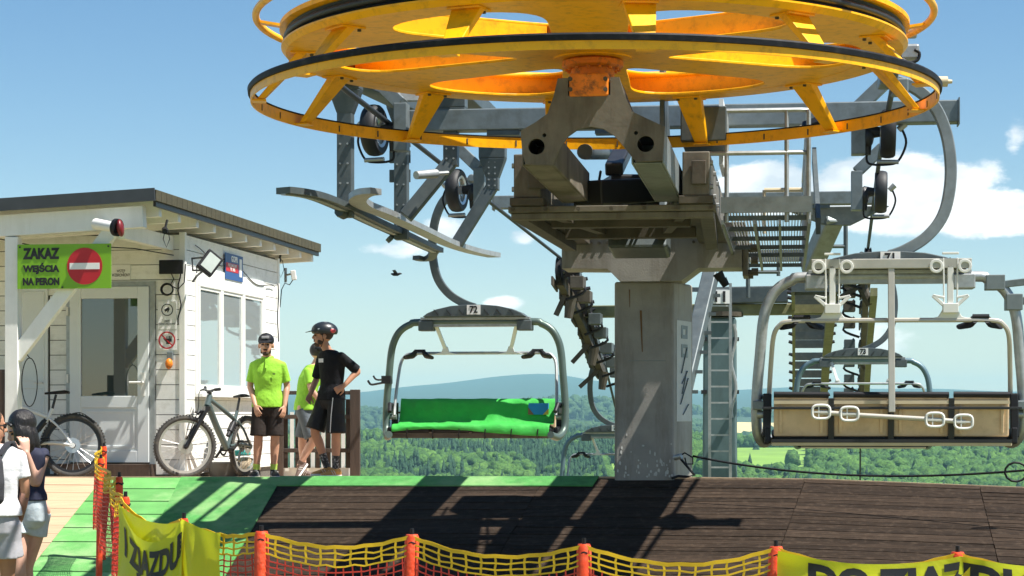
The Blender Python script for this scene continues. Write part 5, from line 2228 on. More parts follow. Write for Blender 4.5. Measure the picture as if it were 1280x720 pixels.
    # seats
    for k in range(4):
        x = -.765 + k * .51
        mb = MB()
        q = [(-.235, .07), (.235, .07), (.235, .43), (-.235, .43)]
        mb.plate(q, [], .035, (x, -.30, .02), (1, 0, 0), Vector((0, -.10, 1)).normalized())
        so = B(mb, 'seat_back', tan_m, bevel=.012)
        for xx in (-.175, .175):
            B(MB().beam((x + xx, -.312, .12), (x + xx, -.345, .36), .028, .02, up=(0, 1, 0)), 'rib', tan_m, so, bevel=.006)
        B(MB().tube([(x - .235, -.345, .452), (x + .235, -.345, .448)], .026, 10), 'top_cushion', black, so, smooth='auto')
        B(MB().beam((x - .235, -.362, .385), (x + .235, -.362, .385), .02, .03), 'trim', cream_m, so)
        mb = MB()
        mb.hexa([(x - .245, -.26, .05), (x + .245, -.26, .05), (x + .245, .22, .08), (x - .245, .22, .08)], [(x - .245, -.26, .11), (x + .245, -.26, .11), (x + .245, .22, .15), (x - .245, .22, .15)])
        B(mb, 'seat', black, bevel=.02)
    mb = MB()
    mb.beam((-1.1, -.375, .335), (1.1, -.375, .335), .030, .022)
    for x in (-.51, 0, .51):
        mb.beam((x, -.33, .06), (x, -.362, .42), .05, .03, up=(0, 1, 0))
    B(mb, 'back_rail', black_m, bevel=.004)
    mb = MB()
    mb.beam((-1.02, -.30, .035), (1.02, -.30, .035), .10, .05)
    B(mb, 'seat_rail', cream_m, bevel=.006)
    B(MB().beam((-1.02, .20, .045), (1.02, .20, .045), .05, .06), 'front_rail', grimy_d, bevel=.006)
    mb = MB().beam((-1.02, -.352, .052), (1.02, -.352, .052), .012, .03)
    B(mb, 'rail_edge', black_m)
    for s in (-1, 1):
        mb = MB()
        mb.beam((1.05 * s, -.3, .1), (1.06 * s, .12, .08), .05, .14)
        mb.beam((1.06 * s, -.22, .08), (1.05 * s, -.20, .46), .07, .10)
        mb.tube([(1.07 * s, -.18, .42), (1.07 * s, .02, .44), (1.05 * s, .12, .34)], .03, 8)
        B(mb, 'arm_rest', black, bevel=.01)
        B(MB().cyl((1.02 * s, -.16, .28), (1.14 * s, -.16, .28), .035, .035, 10), 'pivot', galv, smooth='auto')
        B(MB().box((1.12 * s, -.16, .36), (.12, .14, .08)), 'pivot_block', galv_d, bevel=.01)
    if cover:
        us = [-1.0 + 2.0 * i / 56 for i in range(57)]
        prof = [(-.42, .30), (-.42, .46), (-.375, .525), (-.305, .505), (-.26, .40), (-.22, .28), (-.17, .20), (-.05, .185), (.12, .19), (.22, .20), (.265, .18), (.28, .14), (.275, .10)]
        rw = random.Random(hash(number) % 97)
        ph = [rw.uniform(0, 6) for _ in range(8)]

        def fn(u, j):
            y, z = prof[j]
            a = .004 * math.sin(u * 11 + ph[0] + j * .5) + .003 * math.sin(u * 23 + ph[1] - j * .9) + .004 * math.sin(u * 41 + j * 1.7) * max(0, math.sin(u * 3.1 + ph[2]))
            s = 1.0 if 2 < j < 12 else .5
            drop = (.035 * math.sin(u * 2.3 + ph[3]) if j >= 11 else 0)
            return (u * (1 + .004 * math.sin(j)), y + a * s, z + a * s * .9 + drop - .03 * u * u * (j > 9))
        me = grid_mesh('seat_cover', us, list(range(len(prof))), fn)
        o = bpy.data.objects.new('seat_cover', me)
        COL.objects.link(o)
        finish(o, cloth_g, e, smooth=True, local=True)
        sd = o.modifiers.new('thick', 'SOLIDIFY')
        sd.thickness = .006
        sb = o.modifiers.new('soft', 'SUBSURF')
        sb.levels = sb.render_levels = 1
        tag(o, 'bright green cloth cover stretched over the seat')
        # printed picture panel on the cover (plain colour fields)
        for (poly, m, dy) in (([(-.92, .29), (-.66, .29), (-.66, .44), (-.92, .44)], sign_blue2, 0), ([(-.735, .29), (-.66, .29), (-.66, .385)], rust2, .005), ([(-.92, .29), (-.85, .29), (-.92, .37)], yell2, .005)):
            B(MB().plate(poly, [], .004, (0, -.118 + dy, .03), (1, 0, 0), Vector((0, -.30, 1)).normalized()), 'print', m, o)
        for k in range(6):
            x = -.86 + k * .33
            B(MB().tube([(x, .285, .13), (x + .01, .285, .05), (x + .02, .2, .01)], .008, 5), 'strap', black, o)
    if hook:
        mb = MB().tube(smooth_path([Vector(p) for p in ((1.16, -.12, .72), (1.24, -.04, .70), (1.32, .0, .69), (1.36, 0, .74))], 4), .014, 6)
        mb.tube(smooth_path([Vector(p) for p in ((1.16, -.12, .78), (1.20, -.06, .75), (1.26, -.02, .755), (1.29, 0, .80))], 4), .012, 6)
        mb.box((1.14, -.12, .75), (.12, .12, .10))
        B(mb, 'bike_hook', black_m)
    if carrier:
        mb = MB()
        mb.beam((.93, -.15, 1.40), (1.9, -.25, 1.50), .06, .06)
        mb.beam((1.03, -.15, 1.22), (1.8, -.25, 1.49), .06, .06)
        mb.box((.90, -.14, 1.42), (.16, .16, .13))
        mb.box((1.06, -.14, 1.25), (.14, .16, .14))
        B(mb, 'bike_carrier', galv_d, bevel=.006)
    return e


sign_blue2 = mat('print_blue', (.02, .22, .50), .6, var=.1)
rust2 = mat('print_brown', (.28, .10, .05), .6, var=.1)
yell2 = mat('print_yellow', (.70, .40, .04), .6, var=.1)
grey_teal = mat('blue_grey_frame', (.12, .19, .22), .45, .3, var=.1)
olive_fr = mat('green_grey_frame', (.10, .14, .12), .4, .4, var=.15, vs=4)


def on(px, py, d):
    return P(px, py, d)


make_chair('lift chair with bright green seat cover facing the camera', '72', on(592, 549, 26.5), math.pi - TH - R(2), cover=True, hook=True, tint=olive_fr)
make_chair('near lift chair seen from behind with tan seat shells', '71', on(1110, 558, 18.5), -TH + R(1.5), footrest=True, carrier=True, tint=galv)
make_chair('small blue grey lift chair hanging behind the near chair', '73', on(1078, 561, 35.5), -TH, cover=True, tint=grey_teal)
make_chair('distant lift chair partly hidden behind the grey column', '70', on(770, 636, 42.5), math.pi - TH - R(4), tint=grey_teal)

# ================================================================ people


def remesh(o, vox, smooth_it=4):
    r_ = o.modifiers.new('skin', 'REMESH')
    r_.mode = 'VOXEL'
    r_.voxel_size = vox
    r_.use_smooth_shade = True
    s = o.modifiers.new('relax', 'SMOOTH')
    s.factor = .5
    s.iterations = smooth_it
    return o


def basis(fwd, up=(0, 0, 1)):
    f = Vector(fwd).normalized()
    u = Vector(up)
    r_ = f.cross(u).normalized()
    u = r_.cross(f).normalized()
    return r_, f, u


def head(mb, c, fwd, up=(0, 0, 1), s=1.12):
    r_, f, u = basis(fwd, up)
    M_ = Matrix((r_, f, u)).transposed()
    c = Vector(c)
    mb.ell(c + u * .025 * s - f * .012 * s, (.074 * s, .094 * s, .092 * s), 20, 14, M_)
    mb.ell(c - u * .035 * s + f * .022 * s, (.058 * s, .068 * s, .078 * s), 18, 12, M_)
    mb.ell(c - u * .088 * s + f * .052 * s, (.030 * s, .028 * s, .022 * s), 12, 8, M_)
    mb.loft([(c + u * .012 * s + f * .085 * s, r_ * .008 * s, f * .010 * s), (c - u * .015 * s + f * .098 * s, r_ * .012 * s, f * .016 * s), (c - u * .03 * s + f * .096 * s, r_ * .017 * s, f * .014 * s), (c - u * .036 * s + f * .086 * s, r_ * .012 * s, f * .008 * s)], 10)
    mb.ell(c + u * .022 * s + f * .078 * s, (.045 * s, .012 * s, .009 * s), 12, 6, M_)
    for q in (-1, 1):
        mb.ell(c + r_ * .076 * q * s - u * .008 * s - f * .01 * s, (.010 * s, .020 * s, .032 * s), 10, 8, M_)
    return r_, f, u


def face_parts(e, c, fwd, up=(0, 0, 1), s=1.12, beard=None, hair=None, hair_scale=1.0):
    r_, f, u = basis(fwd, up)
    M_ = Matrix((r_, f, u)).transposed()
    c = Vector(c)
    for q in (-1, 1):
        MB().ell(c + r_ * .031 * q * s + u * .004 * s + f * .083 * s, (.014 * s, .008 * s, .008 * s), 10, 6, M_).build('eye', ink, e, smooth=True, local=True)
        MB().ell(c + r_ * .032 * q * s + u * .024 * s + f * .087 * s, (.021 * s, .006 * s, .005 * s), 10, 6, M_).build('eyebrow', beard_m, e, smooth=True, local=True)
    MB().ell(c - u * .058 * s + f * .086 * s, (.023 * s, .008 * s, .007 * s), 12, 6, M_).build('mouth', lens_lip, e, smooth=True, local=True)
    if beard:
        mb = MB()
        mb.ell(c - u * .086 * s + f * .048 * s, (.038 * s, .042 * s, .028 * s), 14, 9, M_)
        mb.ell(c - u * .044 * s + f * .084 * s, (.030 * s, .012 * s, .009 * s), 12, 6, M_)
        for q in (-1, 1):
            mb.ell(c + r_ * .048 * q * s - u * .062 * s + f * .030 * s, (.010 * s, .032 * s, .032 * s), 10, 8, M_)
        remesh(mb.build('beard', beard, e, local=True), .006, 2)
    if hair:
        mb = MB()
        mb.ell(c + u * .035 * s - f * .022 * s, (.082 * s * hair_scale, .094 * s * hair_scale, .092 * s), 18, 12, M_)
        mb.build('hair', hair, e, smooth=True, local=True)


lens_lip = mat('lip', (.28, .09, .07), .5, var=.1)


def hand(mb, wrist, dr, back, curl=.5, s=1.0, thumb=1):
    """hand leaving the wrist along dr; back = direction the back of the hand faces; thumb = +-1 side"""
    wrist = Vector(wrist)
    d = Vector(dr).normalized()
    b = Vector(back)
    b = (b - d * b.dot(d)).normalized()
    sd = d.cross(b).normalized() * thumb
    mb.loft([(wrist - d * .01, sd * .024 * s, b * .019 * s), (wrist + d * .03 * s, sd * .036 * s, b * .017 * s), (wrist + d * .075 * s, sd * .042 * s, b * .014 * s), (wrist + d * .092 * s, sd * .038 * s, b * .011 * s)], 12)
    for k, (off, ln) in enumerate(((.034, .070), (.0115, .080), (-.0115, .075), (-.034, .060))):
        p = wrist + d * .086 * s + sd * off * s
        dd = (d + sd * (off * 1.6)).normalized()
        pts = [p]
        an = .12
        for j in range(3):
            an += curl * .55
            dirv = dd * math.cos(an) - b * math.sin(an)
            p = p + dirv * (ln * (.42, .32, .26)[j] * s)
            pts.append(p)
        mb.tube(pts, [.0092 * s, .0088 * s, .0080 * s, .0062 * s], 8)
    p = wrist + d * .028 * s + sd * .028 * s
    pts = [p, p + (d * .6 + sd * .7 - b * .25).normalized() * .036 * s]
    pts.append(pts[-1] + (d * .85 + sd * .25 - b * .35).normalized() * .030 * s)
    pts.append(pts[-1] + (d * .9 - b * .4).normalized() * .024 * s)
    mb.tube(pts, [.0125 * s, .011 * s, .0098 * s, .0075 * s], 8)


def limb(mb, pts, rad, n=14):
    mb.tube(smooth_path([Vector(p) for p in pts], 4), [r for a, b in zip(rad, rad[1:]) for r in (a, a + (b - a) * .25, a + (b - a) * .5, a + (b - a) * .75)] + [rad[-1]], n)
    mb.ell(pts[0], (rad[0],) * 3, 12, 8)
    mb.ell(pts[-1], (rad[-1],) * 3, 12, 8)


def mid(a, b, t):
    return Vector(a).lerp(Vector(b), t)


def leg_pts(h, k, a):
    return [h, mid(h, k, .5), k, mid(k, a, .3) + Vector((0, .012, 0)), mid(k, a, .7), a], [.085, .075, .054, .056, .042, .034]


def arm_pts(s, el, w_):
    return [Vector(s) - UPV * .02, mid(s, el, .5), el, mid(el, w_, .3), w_], [.042, .043, .038, .038, .026]


def torso_secs(pel, waist, chest, neck, rt, fw, k=1.0, g=0.0):
    rt, fw = Vector(rt), Vector(fw)
    pel, waist, chest, neck = map(Vector, (pel, waist, chest, neck))
    return [(pel - UPV * .10, rt * (.12 * k + g), fw * (.085 * k + g)), (pel, rt * (.165 * k + g), fw * (.105 * k + g)), (waist, rt * (.145 * k + g), fw * (.098 * k + g)),
            (mid(waist, chest, .6), rt * (.160 * k + g), fw * (.112 * k + g)), (chest, rt * (.178 * k + g), fw * (.110 * k + g)), (mid(chest, neck, .5), rt * (.186 * k + g), fw * (.090 * k + g)),
            (mid(chest, neck, .72), rt * (.165 * k + g), fw * (.075 * k + g)), (mid(chest, neck, .90), rt * (.105 * k + g), fw * (.064 * k + g)), (neck, rt * .055, fw * .055)]


def shoe(e, ank, fw, m, sole, ln=.27, up=(0, 0, 1), low=True):
    a = Vector(ank)
    f = Vector(fw).normalized()
    u = Vector(up).normalized()
    f = (f - u * f.dot(u)).normalized()
    r_ = f.cross(u)
    base = a - u * .085
    mb = MB()
    mb.loft([(base - f * .07 + u * .035, r_ * .026, u * .030), (base - f * .055 + u * .05, r_ * .036, u * .046), (base + u * .055, r_ * .038, u * .050), (base + f * .06 + u * .045, r_ * .042, u * .038),
             (base + f * .12 + u * .034, r_ * .046, u * .028), (base + f * .165 + u * .028, r_ * .040, u * .020), (base + f * .19 + u * .024, r_ * .022, u * .012)], 14)
    mb.cyl(base + u * .05, base + u * .105, .042, .042, 14)
    o = remesh(mb.build('shoe', m, e, local=True), .007, 4)
    mb = MB()
    out = [(-.075, -.020), (-.06, -.034), (0, -.038), (.06, -.043), (.12, -.048), (.17, -.040), (.198, -.015), (.198, .015), (.17, .040), (.12, .048), (.06, .043), (0, .038), (-.06, .034), (-.075, .020)]
    mb.plate(out, [], .024, base + u * .024, f, u.cross(f))
    mb.build('sole', sole, o, bevel=.005, local=True)
    for q in (-1, 1):
        for t in (.02, .05):
            MB().beam(base + f * t + u * .03 + r_ * .043 * q, base + f * (t + .025) + u * .075 + r_ * .036 * q, .004, .010, up=r_).build('stripe', sole, o, local=True)
    return o


def sock(e, knee, ank, m, t0=.70):
    mb = MB().tube([mid(knee, ank, t0), mid(knee, ank, .85), ank], [.046, .042, .040], 12)
    mb.build('sock', m, e, smooth='auto', local=True)


def sleeve(mb, s, el, t, r0=.066, r1=.064):
    mb.tube([Vector(s), mid(s, el, t * .5), mid(s, el, t)], [r0, (r0 + r1) / 2, r1], 14)
    mb.ell(s, (r0, r0, r0 * .95), 12, 8)


def person(label, loc, J, fw, skin_m, k=1.0, headf=None, headup=(0, 0, 1)):
    e = thing('person', label, 'person', loc)
    fw = Vector(fw).normalized()
    rt = fw.cross(UPV).normalized()
    mb = MB()
    secs = torso_secs(J['pelvis'], J['waist'], J['chest'], J['neck'], rt, fw, k)
    mb.loft(secs, 20)
    mb.cyl(Vector(J['neck']) - UPV * .05, Vector(J['head']) - UPV * .05, .055, .050, 14)
    head(mb, J['head'], headf or fw, headup)
    for s in 'LR':
        p, r_ = leg_pts(J['hip' + s], J['knee' + s], J['ank' + s])
        limb(mb, p, r_)
        p, r_ = arm_pts(J['sho' + s], J['elb' + s], J['wri' + s])
        limb(mb, p, r_)
        a = Vector(J['ank' + s])
        mb.ell(a - UPV * .03, (.036, .036, .05), 10, 8)
        h = J.get('hand' + s, {})
        hand(mb, J['wri' + s], h.get('dir', Vector(J['wri' + s]) - Vector(J['elb' + s])), h.get('back', rt if s == 'R' else -rt), h.get('curl', .55), 1.0, h.get('thumb', 1))
    b = mb.build('body', skin_m, e, local=True)
    remesh(b, .0068, 3)
    return e, rt, fw


def shirt(e, J, rt, fw, m, hem, k=1.0, g=.014, slv=.62, name='shirt', flare=.012, drop=0.0):
    mb = MB()
    secs = torso_secs(J['pelvis'], J['waist'], J['chest'], J['neck'], rt, fw, k, g)[2:-1]
    pel = Vector(J['pelvis'])
    hemp = Vector((pel.x, pel.y, hem))
    secs = [(hemp, Vector(rt) * (.172 * k + g + flare), Vector(fw) * (.112 * k + g + flare)), (mid(hemp, J['waist'], .5), Vector(rt) * (.166 * k + g + flare * .7), Vector(fw) * (.106 * k + g + flare))] + secs
    secs.append((Vector(J['neck']) - UPV * .005, Vector(rt) * .068, Vector(fw) * .066))
    mb.loft(secs, 22)
    for s in 'LR':
        sleeve(mb, Vector(J['sho' + s]) - UPV * .022 * (1 if slv > .2 else 0), J['elb' + s], slv, .054 if slv > .2 else .045, .062)
    return remesh(mb.build(name, m, e, local=True), .008, 5)


def shorts(e, J, rt, fw, m, t, k=1.0, r1=.098, name='shorts', waist=.04):
    mb = MB()
    pel = Vector(J['pelvis'])
    mb.loft([(pel + UPV * waist, Vector(rt) * .160 * k, Vector(fw) * .112 * k), (pel, Vector(rt) * .178 * k, Vector(fw) * .122 * k), (pel - UPV * .10, Vector(rt) * .175 * k, Vector(fw) * .115 * k), (pel - UPV * .15, Vector(rt) * .12 * k, Vector(fw) * .09 * k)], 20)
    for s in 'LR':
        h, kn = Vector(J['hip' + s]), Vector(J['knee' + s])
        mb.tube([h, mid(h, kn, t * .5), mid(h, kn, t)], [.098 * k, .098 * k, r1 * k], 16)
    return remesh(mb.build(name, m, e, local=True), .009, 4)


# 1: man in lime polo and dark cap, facing the camera
d1 = 25.7
J1 = dict(pelvis=(0, 0, .90), waist=(0, .0, 1.05), chest=(0, .0, 1.27), neck=(-.005, .0, 1.44), head=(-.02, -.03, 1.585),
          hipL=(.092, 0, .88), hipR=(-.092, 0, .88), kneeL=(.085, -.02, .49), kneeR=(-.11, -.03, .49), ankL=(.065, .02, .09), ankR=(-.14, .0, .09),
          shoL=(.170, 0, 1.365), shoR=(-.170, 0, 1.365), elbL=(.222, .04, 1.10), elbR=(-.215, .03, 1.10), wriL=(.205, -.07, .86), wriR=(-.135, -.13, .865),
          handL=dict(back=(.8, -.5, 0), thumb=1, curl=.45), handR=dict(back=(-.5, -.8, 0), thumb=-1, curl=.45))
e, rt, fw = person('man in lime green polo shirt and dark cap facing the camera', (X(335, d1), d1, 1.645 - .0311 * d1), J1, (.05, -1, 0), skin, headf=(.02, -1, -.03))
e.scale = (1.02,) * 3
face_parts(e, J1['head'], (.02, -1, -.03), beard=beard_m)
sh_ = shirt(e, J1, rt, fw, polo_g, .845, slv=.80)
mb = MB().tube([Vector(J1['neck']) + Vector((.062 * math.cos(a), .06 * math.sin(a), .012 * math.sin(a))) for a in [2 * math.pi * i / 18 for i in range(18)]], .016, 8, closed=True)
mb.beam(Vector(J1['neck']) + Vector((.0, -.095, -.02)), Vector(J1['neck']) + Vector((.0, -.135, -.13)), .03, .006, up=(0, 1, 0))
mb.build('collar', polo_g, sh_, smooth='auto', local=True)
MB().box((.085, -.13, 1.24), (.03, .006, .014)).build('chest_logo', ink, sh_, local=True)
shorts(e, J1, rt, fw, short_b, .97, r1=.105)
for s in 'LR':
    sock(e, J1['knee' + s], J1['ank' + s], sock_l, .80)
    shoe(e, J1['ank' + s], (.35 if s == 'L' else -.25, -1, 0), shoe_k, sole_w)
hc = Vector(J1['head'])
mb = MB().ell(hc + Vector((0, .012, .058)), (.097, .115, .088), 20, 12)
mb.cyl(hc + Vector((0, .012, .142)), hc + Vector((0, .012, .150)), .010, .008, 8)
mb.loft([(hc + Vector((0, -.085, .050)), (.088, 0, 0), (0, .012, .014)), (hc + Vector((0, -.14, .038)), (.078, 0, 0), (0, .006, .008)), (hc + Vector((0, -.185, .026)), (.05, 0, 0), (0, .004, .005))], 14)
cp = mb.build('cap', black, e, smooth='auto', local=True)
mb = MB().box(hc + Vector((0, -.104, .090)), (.08, .012, .030))
mb.build('cap_badge', mat('grey_print', (.35, .35, .36), .6), cp, local=True, bevel=.004)

# 2: man in lime shirt and grey shorts leaning on the fence, back turned
d2_ = 26.7
J2 = dict(pelvis=(-.01, 0, .90), waist=(.0, .0, 1.05), chest=(.04, .02, 1.27), neck=(.09, .04, 1.44), head=(.15, .07, 1.575),
          hipL=(-.03, -.09, .88), hipR=(.01, .09, .88), kneeL=(.10, -.12, .49), kneeR=(-.06, .10, .48), ankL=(-.075, -.12, .17), ankR=(-.05, .10, .09),
          shoL=(.03, -.15, 1.37), shoR=(.10, .17, 1.37), elbL=(.08, -.20, 1.12), elbR=(.22, .24, 1.13), wriL=(.20, -.12, .94), wriR=(.36, .16, 1.0),
          handL=dict(back=(0, -1, .2), thumb=-1), handR=dict(back=(0, 0, 1), thumb=1))
e, rt, fw = person('man in lime green shirt and grey shorts standing behind the cyclist', (X(383, d2_), d2_, 1.645 - .0311 * d2_), J2, (.92, .40, 0), skin_p, headf=(.75, .65, -.12))
face_parts(e, J2['head'], (.75, .65, -.12), hair=hair_m)
shirt(e, J2, rt, fw, polo_g, .86, slv=.70, g=.024)
shorts(e, J2, rt, fw, short_g, .93, r1=.11)
shoe(e, J2['ankL'], (-.35, -.45, -.75), shoe_b, sole_w, up=(-.75, -.2, .62))
shoe(e, J2['ankR'], (.9, -.35, 0), shoe_b, sole_w)
sock(e, J2['kneeL'], J2['ankL'], shoe_b, .88)
hc = Vector(J2['head'])
mb = MB().ell(hc + Vector((-.005, -.005, .062)), (.106, .108, .080), 20, 12)
mb.loft([(hc + Vector((.06, .05, .05)), Vector((-.05, .055, 0)), Vector((0, 0, .012))), (hc + Vector((.11, .10, .035)), Vector((-.045, .05, 0)), Vector((0, 0, .006)))], 12)
mb.build('cap', black, e, smooth='auto', local=True)

# 3: cyclist in black with helmet, hand on hip, facing left
d3 = 25.2
J3 = dict(pelvis=(-.01, 0, .95), waist=(.0, .0, 1.09), chest=(.0, .0, 1.31), neck=(-.035, -.01, 1.49), head=(-.105, -.035, 1.645),
          hipL=(.055, -.07, .93), hipR=(-.075, .07, .93), kneeL=(.055, -.09, .51), kneeR=(-.20, .03, .55), ankL=(.045, -.05, .10), ankR=(-.06, .08, .11),
          shoL=(.115, -.135, 1.43), shoR=(-.135, .13, 1.43), elbL=(.30, -.06, 1.24), elbR=(-.20, .22, 1.16), wriL=(.155, -.165, 1.07), wriR=(-.26, .08, .97),
          handL=dict(dir=(-.75, -.1, -.45), back=(.2, -.9, .3), curl=.7, thumb=-1), handR=dict(back=(-.5, .6, 0), thumb=1))
e, rt, fw = person('cyclist in black jersey, shorts and helmet with a hand on the hip', (X(415, d3), d3, 1.645 - .0311 * d3), J3, (-.72, -.69, 0), skin_t, headf=(-.97, -.20, .02))
e.scale = (1.03,) * 3
face_parts(e, J3['head'], (-.97, -.20, .02), beard=beard_m, hair=beard_m)
jr = shirt(e, J3, rt, fw, jersey_k, .90, slv=.96, flare=.016)
text('chest_print', 'IXS', .09, sign_white, jr, Vector((-.115, -.135, 1.34)), (.69, -.72, 0), UPV, .006, bold=.003, local=True) if False else None
mb = MB()
for k in range(4):
    mb.box(Vector((-.125, -.105, 1.36)) + Vector((.69, -.72, 0)) * (.02 * k - .02), (.012, .012, .045), R(45))
mb.build('chest_print', sign_white, jr, local=True)
so = shorts(e, J3, rt, fw, short_k, .98, k=1.06, r1=.112, waist=.03)
h, kn = Vector(J3['hipL']), Vector(J3['kneeL'])
MB().tube([mid(h, kn, .0) + Vector((-.03, -.108, 0)), mid(h, kn, .5) + Vector((-.05, -.105, 0)), mid(h, kn, .95) + Vector((-.06, -.10, 0))], .005, 5).build('piping', sign_white, so, local=True)
for s in 'LR':
    sock(e, J3['knee' + s], J3['ank' + s], sock_k, .60)
    shoe(e, J3['ank' + s], (-1, -.25, 0) if s == 'R' else (-.85, -.55, 0), shoe_t, sole_w)
hc = Vector(J3['head']) + Vector((.012, 0, 0))
r_, f, u = basis((-.97, -.20, .02))
M_ = Matrix((r_, f, u)).transposed()
mb = MB().ell(hc + u * .062 - f * .01, (.116, .155, .106), 26, 14, M_)
mb.v = [v if (Vector(v) - hc).dot(u) > .022 else tuple(Vector(v) + u * (.022 - (Vector(v) - hc).dot(u))) for v in mb.v]
hl_ = mb.build('helmet', helmet_m, e, smooth=True, local=True)
mb = MB().loft([(hc + f * .11 + u * .062, r_ * .075, u * .010), (hc + f * .175 + u * .045, r_ * .062, u * .006), (hc + f * .21 + u * .036, r_ * .035, u * .004)], 14)
mb.build('visor', helmet_m, hl_, smooth='auto', local=True)
for q in (-1, 1):
    for j in range(3):
        c = hc + r_ * (.035 + .028 * j) * q + u * (.150 - .026 * j) - f * .01
        MB().tube([c + f * .09 - u * .028, c + f * .0 + u * .008, c - f * .09 - u * .02], .011, 8).build('vent_rib', black if j % 2 else galv_d, hl_, smooth='auto', local=True)
    MB().ell(hc + r_ * .088 * q - f * .085 + u * .06, (.022, .045, .028), 12, 8, M_).build('red_panel', helmet_r, hl_, smooth=True, local=True)
    MB().tube([hc + r_ * .082 * q + f * .03 + u * .02, hc + r_ * .078 * q + f * .01 - u * .05, hc + r_ * .02 * q + f * .03 - u * .125], .005, 6).build('chin_strap', black, hl_, local=True)

# 4: man with backpack, seen from behind at the left edge
d4 = 16.0
J4 = dict(pelvis=(0, 0, .96), waist=(0, .0, 1.12), chest=(0, .0, 1.36), neck=(-.01, .0, 1.54), head=(-.03, .04, 1.67),
          hipL=(-.10, 0, .94), hipR=(.10, 0, .94), kneeL=(-.11, .02, .52), kneeR=(.085, .06, .52), ankL=(-.12, -.02, .09), ankR=(.07, -.04, .09),
          shoL=(-.19, 0, 1.46), shoR=(.19, 0, 1.46), elbL=(-.23, .02, 1.19), elbR=(.225, .03, 1.18), wriL=(-.2, .14, .98), wriR=(.165, .10, .95),
          handL=dict(back=(-1, 0, 0), thumb=-1), handR=dict(back=(1, 0, 0), thumb=1))
e, rt, fw = person('man in white T-shirt and pale grey shorts seen from behind', (X(-7, d4), d4, zr(-3.5, d4) + .0), J4, (.1, 1, 0), skin_t, k=1.06, headf=(.85, .5, -.1))
face_parts(e, J4['head'], (.85, .5, -.1), beard=None, hair=beard_m)
sh_ = shirt(e, J4, rt, fw, tee_w, .99, k=1.06, slv=.62, g=.022)
shorts(e, J4, rt, fw, short_l, .62, k=1.08, r1=.115)
r_, f, u = basis((.85, .5, -.1))
hc = Vector(J4['head'])
mb = MB()
mb.beam(hc + r_ * .075 + f * .02 + u * .01, hc + r_ * .06 + f * .09 + u * .008, .004, .008)
mb.beam(hc - r_ * .06 + f * .092 + u * .005, hc + r_ * .06 + f * .092 + u * .005, .006, .032)
mb.build('sunglasses', ink, e, local=True)
for s in 'LR':
    shoe(e, J4['ank' + s], (0, 1, 0), shoe_k, sole_w)
    sock(e, J4['knee' + s], J4['ank' + s], tee_w, .85)
tt = MB().tube([mid(J4['elbR'], J4['wriR'], .05), mid(J4['elbR'], J4['wriR'], .5), mid(J4['elbR'], J4['wriR'], .95)], [.0405, .0385, .0285], 14)
tt.build('arm_tattoo', mat('tattooed_skin', (.30, .15, .10), .5, dirt=(.05, .04, .05), damt=.8, ds=30), e, smooth=True, local=True)
bp_ = thing('backpack', 'charcoal grey backpack worn over the white T-shirt', 'backpack', Vector((X(-7, d4), d4, zr(-3.5, d4))) + Vector((-.02, -.22, 1.12)))
o0 = Vector((X(-7, d4), d4, zr(-3.5, d4)))
mb = MB()
mb.loft([(o0 + Vector((-.03, -.20, 1.08)), (.125, 0, 0), (0, .06, 0)), (o0 + Vector((-.03, -.215, 1.11)), (.155, 0, 0), (0, .085, 0)), (o0 + Vector((-.03, -.22, 1.25)), (.16, 0, 0), (0, .095, 0)), (o0 + Vector((-.03, -.21, 1.40)), (.145, 0, 0), (0, .085, 0)), (o0 + Vector((-.03, -.19, 1.48)), (.11, 0, 0), (0, .06, 0)), (o0 + Vector((-.03, -.17, 1.505)), (.06, 0, 0), (0, .03, 0))], 20)
remesh(mb.build('bag', pack_m, bp_), .010, 4)
mb = MB()
mb.loft([(o0 + Vector((-.03, -.29, 1.12)), (.12, 0, 0), (0, .04, 0)), (o0 + Vector((-.03, -.30, 1.2)), (.125, 0, 0), (0, .045, 0)), (o0 + Vector((-.03, -.295, 1.30)), (.11, 0, 0), (0, .03, 0))], 16)
remesh(mb.build('front_pocket', pack_m, bp_), .010, 3)
for s in (-1, 1):
    MB().tube(smooth_path([o0 + Vector((.10 * s - .02, -.17, 1.45)), o0 + Vector((.125 * s, -.07, 1.545)), o0 + Vector((.135 * s, .06, 1.51)), o0 + Vector((.145 * s, .15, 1.35)), o0 + Vector((.17 * s, .05, 1.15))], 5), 1, flat=(.05, .014)).build('strap', pack_m, bp_)
MB().tube(smooth_path([o0 + Vector((-.07, -.17, 1.50)), o0 + Vector((-.03, -.19, 1.56)), o0 + Vector((.01, -.17, 1.50))], 4), .010, 6).build('grab_loop', black, bp_)

# 5: woman with long dark hair touching her face
d5 = 16.9
J5 = dict(pelvis=(0, 0, .93), waist=(.005, .0, 1.07), chest=(.0, .0, 1.25), neck=(-.01, -.01, 1.385), head=(-.03, -.04, 1.50),
          hipL=(-.08, -.03, .90), hipR=(.08, .03, .90), kneeL=(-.04, -.10, .49), kneeR=(-.02, .05, .49), ankL=(-.05, -.06, .09), ankR=(-.03, .10, .09),
          shoR=(.125, -.02, 1.325), shoL=(-.12, .03, 1.325), elbR=(.085, -.10, 1.11), elbL=(-.17, .0, 1.08), wriR=(.035, -.19, 1.33), wriL=(-.15, -.12, .93),
          handR=dict(dir=(-.15, .10, 1), back=(.6, -.8, 0), curl=.75, thumb=-1), handL=dict(back=(-1, 0, 0), thumb=1))
e, rt, fw = person('woman with long dark hair touching her bowed face, navy top and pale shorts', (X(34, d5), d5, zr(-3.5, d5)), J5, (-.55, -.83, 0), skin_p, k=.88, headf=(-.8, -.45, -.42))
face_parts(e, J5['head'], (-.8, -.45, -.42), s=1.08)
shirt(e, J5, rt, fw, navy, .98, k=.88, slv=.08, g=.010, name='top')
